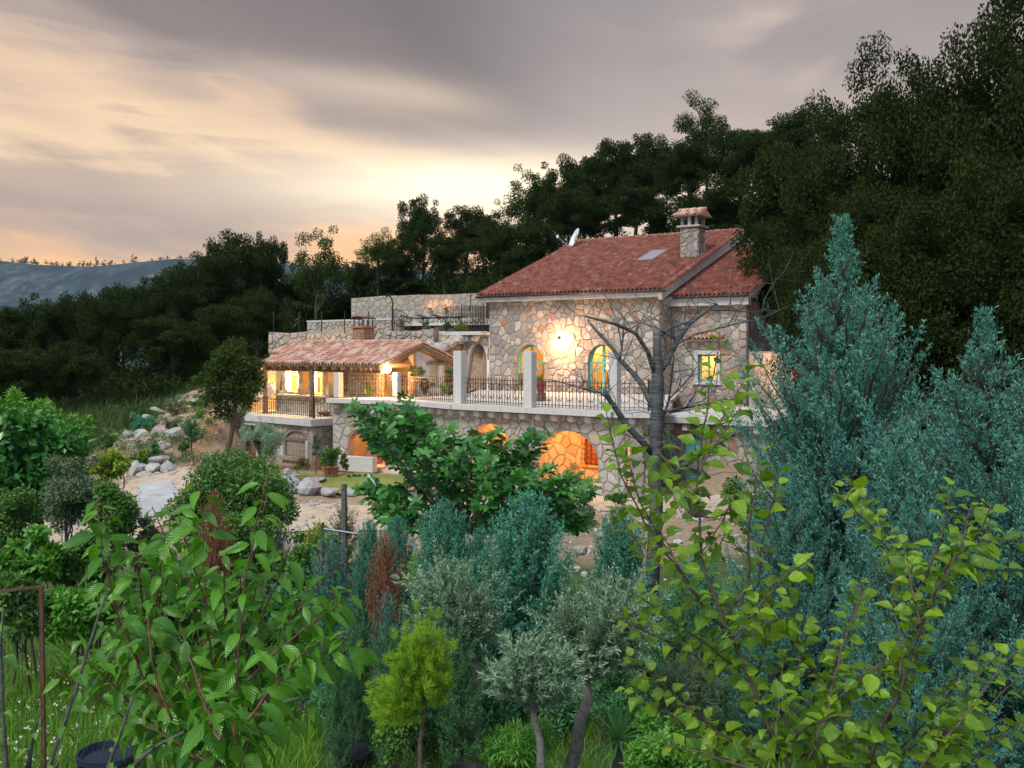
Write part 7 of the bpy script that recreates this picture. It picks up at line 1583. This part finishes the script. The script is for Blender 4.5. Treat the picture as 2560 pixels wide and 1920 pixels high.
# fig tree
FG = [lobed_mesh('leaf', M['leaf_fig'], i) for i in range(3)]
fY = 14.6; fb = P(1150, 1400, fY); g_ = tz(fb.x, fY); fig = Shoots('fig_tree', 'broad fig tree with big lobed leaves in front of the terrace wall', 'fig tree', (fb.x, fY, g_), FG, M['bark_grey'], 71)
hub = Vector((fb.x, fY, P(0, 1330, fY).z)); MB().tube([(fb.x, fY, g_-.1), tuple(hub)], [.10, .08], 9).build('trunk', M['bark_grey'], fig.root, smooth=True)
fr = np.random.default_rng(72)
tips = [(1000, 985), (960, 1010), (1020, 1020), (880, 1030), (930, 1060), (1000, 1075), (1060, 1050), (1085, 1090), (1130, 1075), (1180, 1095), (1240, 1085), (1150, 1130), (1220, 1140), (1290, 1125), (1330, 1085), (1040, 1130), (1010, 1210), (1080, 1170), (1130, 1190), (1190, 1180), (1250, 1190), (1310, 1200), (1370, 1185), (1430, 1195), (1480, 1215), (1350, 1235), (1410, 1240), (1450, 1262), (1480, 1290), (1290, 1245), (1230, 1240), (1160, 1245), (1090, 1250), (1030, 1265), (970, 1250), (930, 1225), (1000, 1300), (1070, 1310), (1140, 1300), (1330, 1290), (1400, 1300), (1260, 1290), (1200, 1300), (945, 1290)]
for k, (px, py) in enumerate(tips):
    for rep in range(2):
        Yt = fY+fr.uniform(-1.1, 1.3); e = P(px+fr.normal()*16, py+fr.normal()*12, Yt); m_ = hub.lerp(e, .5)+Vector((fr.normal()*.1, fr.normal()*.1, -.12)); m2 = hub.lerp(e, .8)+Vector((0, 0, -.03)); fig.shoot([hub, m_, m2, e], .018 if rep == 0 else .009, .005, .034, .33, .10, .60, tipup=.8, pet=.22, name='branch')
fig.finish()
# cherry shoots, left foreground
CL = [leaf_mesh('leaf', M['leaf_cherry'], .40, 12, .36, .16, .05, .80, 1.0, .04), leaf_mesh('leaf', M['leaf_cherry'], .43, 12, .55, .22, .06, .85, 1.0, .05), leaf_mesh('leaf', M['leaf_cherry'], .38, 12, .16, .12, .05, .78, 1.0, .03)]
cY = 3.5; cb_ = P(600, 2250, cY); chs = Shoots('young_cherry_tree', 'young cherry tree with large drooping bright green leaves, left foreground', 'tree', (cb_.x, cY, tz(cb_.x, cY)), CL, M['stem_red'], 81)
base = Vector((cb_.x, cY, tz(cb_.x, cY)))
for pts, dy in [([(495, 1205), (503, 1290), (512, 1430), (518, 1560), (540, 1750), (590, 2100)], 0), ([(438, 1262), (470, 1370), (505, 1480), (540, 1580), (575, 1750)], .15), ([(668, 1190), (640, 1310), (615, 1440), (600, 1580), (585, 1750), (595, 2000)], -.1), ([(242, 1250), (252, 1330), (258, 1410), (300, 1560), (370, 1700), (480, 1850)], .1), ([(413, 1330), (400, 1440), (385, 1580), (400, 1700)], .3),
    ([(728, 1360), (700, 1430), (665, 1520), (630, 1610), (600, 1720)], .1), ([(830, 1430), (790, 1475), (730, 1540), (680, 1600), (610, 1700)], .2), ([(365, 1500), (372, 1590), (380, 1660), (430, 1800)], -.2), ([(300, 1520), (315, 1600), (350, 1680), (420, 1800)], .0), ([(880, 1590), (800, 1640), (720, 1690), (640, 1750)], .3), ([(860, 1500), (780, 1560), (700, 1620), (620, 1700)], -.3), ([(450, 1560), (470, 1640), (500, 1720), (540, 1850)], -.35), ([(560, 1380), (560, 1500), (570, 1620), (580, 1750)], .3),
    ([(700, 1700), (660, 1760), (620, 1850), (600, 1950)], -.4), ([(200, 1640), (270, 1700), (360, 1790), (480, 1880)], .2), ([(790, 1760), (720, 1790), (650, 1840), (600, 1900)], .0), ([(330, 1800), (400, 1830), (480, 1880), (560, 1930)], -.3), ([(640, 1470), (625, 1560), (610, 1660)], .4), ([(480, 1680), (510, 1760), (550, 1850)], -.5), ([(340, 1380), (350, 1470), (370, 1560), (400, 1650)], .45), ([(790, 1600), (740, 1650), (680, 1720), (620, 1800)], -.5), ([(420, 1800), (470, 1840), (540, 1900)], .35), ([(760, 1500), (720, 1560), (660, 1650)], .5), ([(560, 1640), (575, 1760), (590, 1860)], -.6)]:
    for rep in range(2):
        oj = (fr.normal()*34*(rep > 0), fr.normal()*26*(rep > 0)+18*(rep > 0)); q2 = [(a_+oj[0]*(1-i/len(pts)), b_+oj[1]*(1-i/len(pts))) for i, (a_, b_) in enumerate(pts)]
        chs.shoot(pts_px(q2, cY+fr.uniform(-.12, .12)+(0, .3, -.25)[rep], dy)[::-1], .0052, .0018, .026 if rep == 0 else .028, .138, .50, .05, tipup=.35, jitter=.002)
MB().tube([base-Vector((0, 0, .1)), base+Vector((.02, 0, 1.2)), P(592, 1990, cY)], [.03, .022, .012], 8).build('trunk', M['stem_brown'], chs.root, smooth=True); chs.finish()
# pear sapling with grey stem, far left foreground
PL2 = [leaf_mesh('leaf', M['leaf_pear'], .56, 7, .35, .30, .0, .9), leaf_mesh('leaf', M['leaf_pear'], .60, 7, .60, .34, .0, .9)]
pY = 3.1; pb3 = P(60, 2300, pY); prs = Shoots('pear_sapling', 'pear sapling with smooth grey stem and folded oval leaves, lower left', 'sapling', (pb3.x, pY, tz(pb3.x, pY)), PL2, M['bark_grey'], 82)
for pts, sp_, sz in [([(262, 1490), (240, 1560), (215, 1640), (185, 1740), (150, 1840), (115, 1940), (60, 2150), (60, 2300)], .036, .078), ([(8, 1520), (2, 1600), (4, 1700), (8, 1800), (16, 1920), (40, 2150)], .036, .07), ([(330, 1745), (315, 1800), (290, 1860), (270, 1920), (200, 2100)], .034, .055), ([(460, 1830), (400, 1860), (350, 1895), (300, 1960)], .036, .055), ([(95, 1800), (80, 1850), (70, 1920)], .036, .05), ([(150, 1900), (120, 1950)], .03, .05)]:
    prs.shoot(pts_px(pts, pY, .1)[::-1], .010, .0035, sp_, sz, .25, .12, tipup=.5)
prs.finish()
# alder like bush, right foreground
AL = [leaf_mesh('leaf', M['leaf_alder'], .74, 8, .28, .20, .05, .82, 1.1, .10), leaf_mesh('leaf', M['leaf_alder'], .80, 8, .10, .14, .06, .86, 1.0, .12), leaf_mesh('leaf', M['leaf_alder'], .66, 8, .45, .28, .05, .80, 1.1, .10)]
aY = 3.6; ab = P(2000, 2350, aY); ald = Shoots('leafy_bush', 'tall open bush with rounded toothed yellow green leaves, right foreground', 'bush', (ab.x, aY, tz(ab.x, aY)), AL, M['stem_brown'], 83)
for pts, dy, r_ in [([(1798, 830), (1790, 900), (1772, 1000), (1752, 1100), (1742, 1200), (1751, 1331), (1762, 1436), (1814, 1562), (1872, 1693), (1924, 1819), (1972, 1920), (2000, 2350)], 0, .011), ([(1515, 1030), (1532, 1110), (1557, 1200), (1610, 1300), (1694, 1425), (1762, 1525), (1820, 1580)], .2, .006), ([(1900, 1125), (1888, 1231), (1872, 1331), (1875, 1425), (1861, 1473), (1815, 1558)], -.1, .006), ([(2015, 1408), (1975, 1425), (1903, 1509), (1835, 1590)], -.2, .005), ([(1565, 1635), (1640, 1700), (1780, 1820), (1900, 1900)], .15, .005), ([(1590, 1480), (1660, 1540), (1750, 1600), (1850, 1680)], .3, .004),
    ([(2560, 1352), (2428, 1352), (2370, 1420), (2307, 1541), (2260, 1703), (2192, 1845), (2140, 2000)], .1, .008), ([(2380, 1210), (2370, 1290), (2330, 1400), (2310, 1470)], 0, .004), ([(2265, 1380), (2280, 1460), (2300, 1560)], -.2, .004), ([(2087, 1232), (2155, 1292), (2250, 1412), (2290, 1480)], .3, .004), ([(2162, 1450), (2130, 1560), (2087, 1672), (2076, 1777), (2020, 1900)], -.2, .006), ([(2010, 1545), (1985, 1620), (1930, 1700), (1890, 1760)], .2, .004), ([(2330, 1740), (2345, 1830), (2340, 1940)], -.3, .006), ([(2100, 1640), (2040, 1740), (1990, 1850)], .3, .004),
    ([(2490, 1640), (2420, 1720), (2330, 1820), (2240, 1900)], .2, .005), ([(2560, 1600), (2480, 1700), (2400, 1800), (2300, 1920)], -.2, .005), ([(1660, 1860), (1780, 1890), (1900, 1930)], -.2, .004), ([(2150, 1830), (2090, 1890), (2040, 1960)], -.3, .004), ([(1745, 1240), (1690, 1180), (1640, 1120)], .2, .003), ([(1755, 1380), (1810, 1300), (1840, 1220)], -.2, .003), ([(1830, 1610), (1900, 1560), (1960, 1540), (2000, 1520)], .2, .003), ([(2170, 1760), (2200, 1680), (2230, 1600)], .2, .004), ([(2080, 1760), (2150, 1700), (2200, 1660)], -.1, .004), ([(2560, 1800), (2480, 1850), (2400, 1930)], .1, .004), ([(1950, 1870), (2010, 1820), (2070, 1800), (2130, 1790)], -.25, .004),
    ([(2420, 1300), (2400, 1370), (2370, 1440)], -.1, .003), ([(2480, 1260), (2450, 1330), (2410, 1380)], .1, .003), ([(1870, 980), (1830, 1050), (1780, 1120), (1750, 1180)], -.3, .004), ([(1640, 1240), (1650, 1320), (1690, 1410)], -.3, .003), ([(1960, 1640), (1950, 1740), (1940, 1840)], -.4, .004), ([(2250, 1880), (2200, 1940)], -.3, .004), ([(2440, 1780), (2380, 1860), (2330, 1940)], -.35, .004), ([(2230, 1500), (2250, 1590), (2250, 1690)], -.2, .004)]:
    for rep in range(2 if len(pts) < 11 else 1):
        oj = (fr.normal()*40*rep, fr.normal()*30*rep+15*rep); q2 = [(a_+oj[0]*(1-i/len(pts)), b_+oj[1]*(1-i/len(pts))) for i, (a_, b_) in enumerate(pts)]
        ald.shoot(pts_px(q2, aY+fr.uniform(-.12, .12)+.25*rep, dy)[::-1], r_, .0018, .021, .086, .10, .02 if len(pts) < 11 else .30, tipup=.7, jitter=.003)
ald.finish()
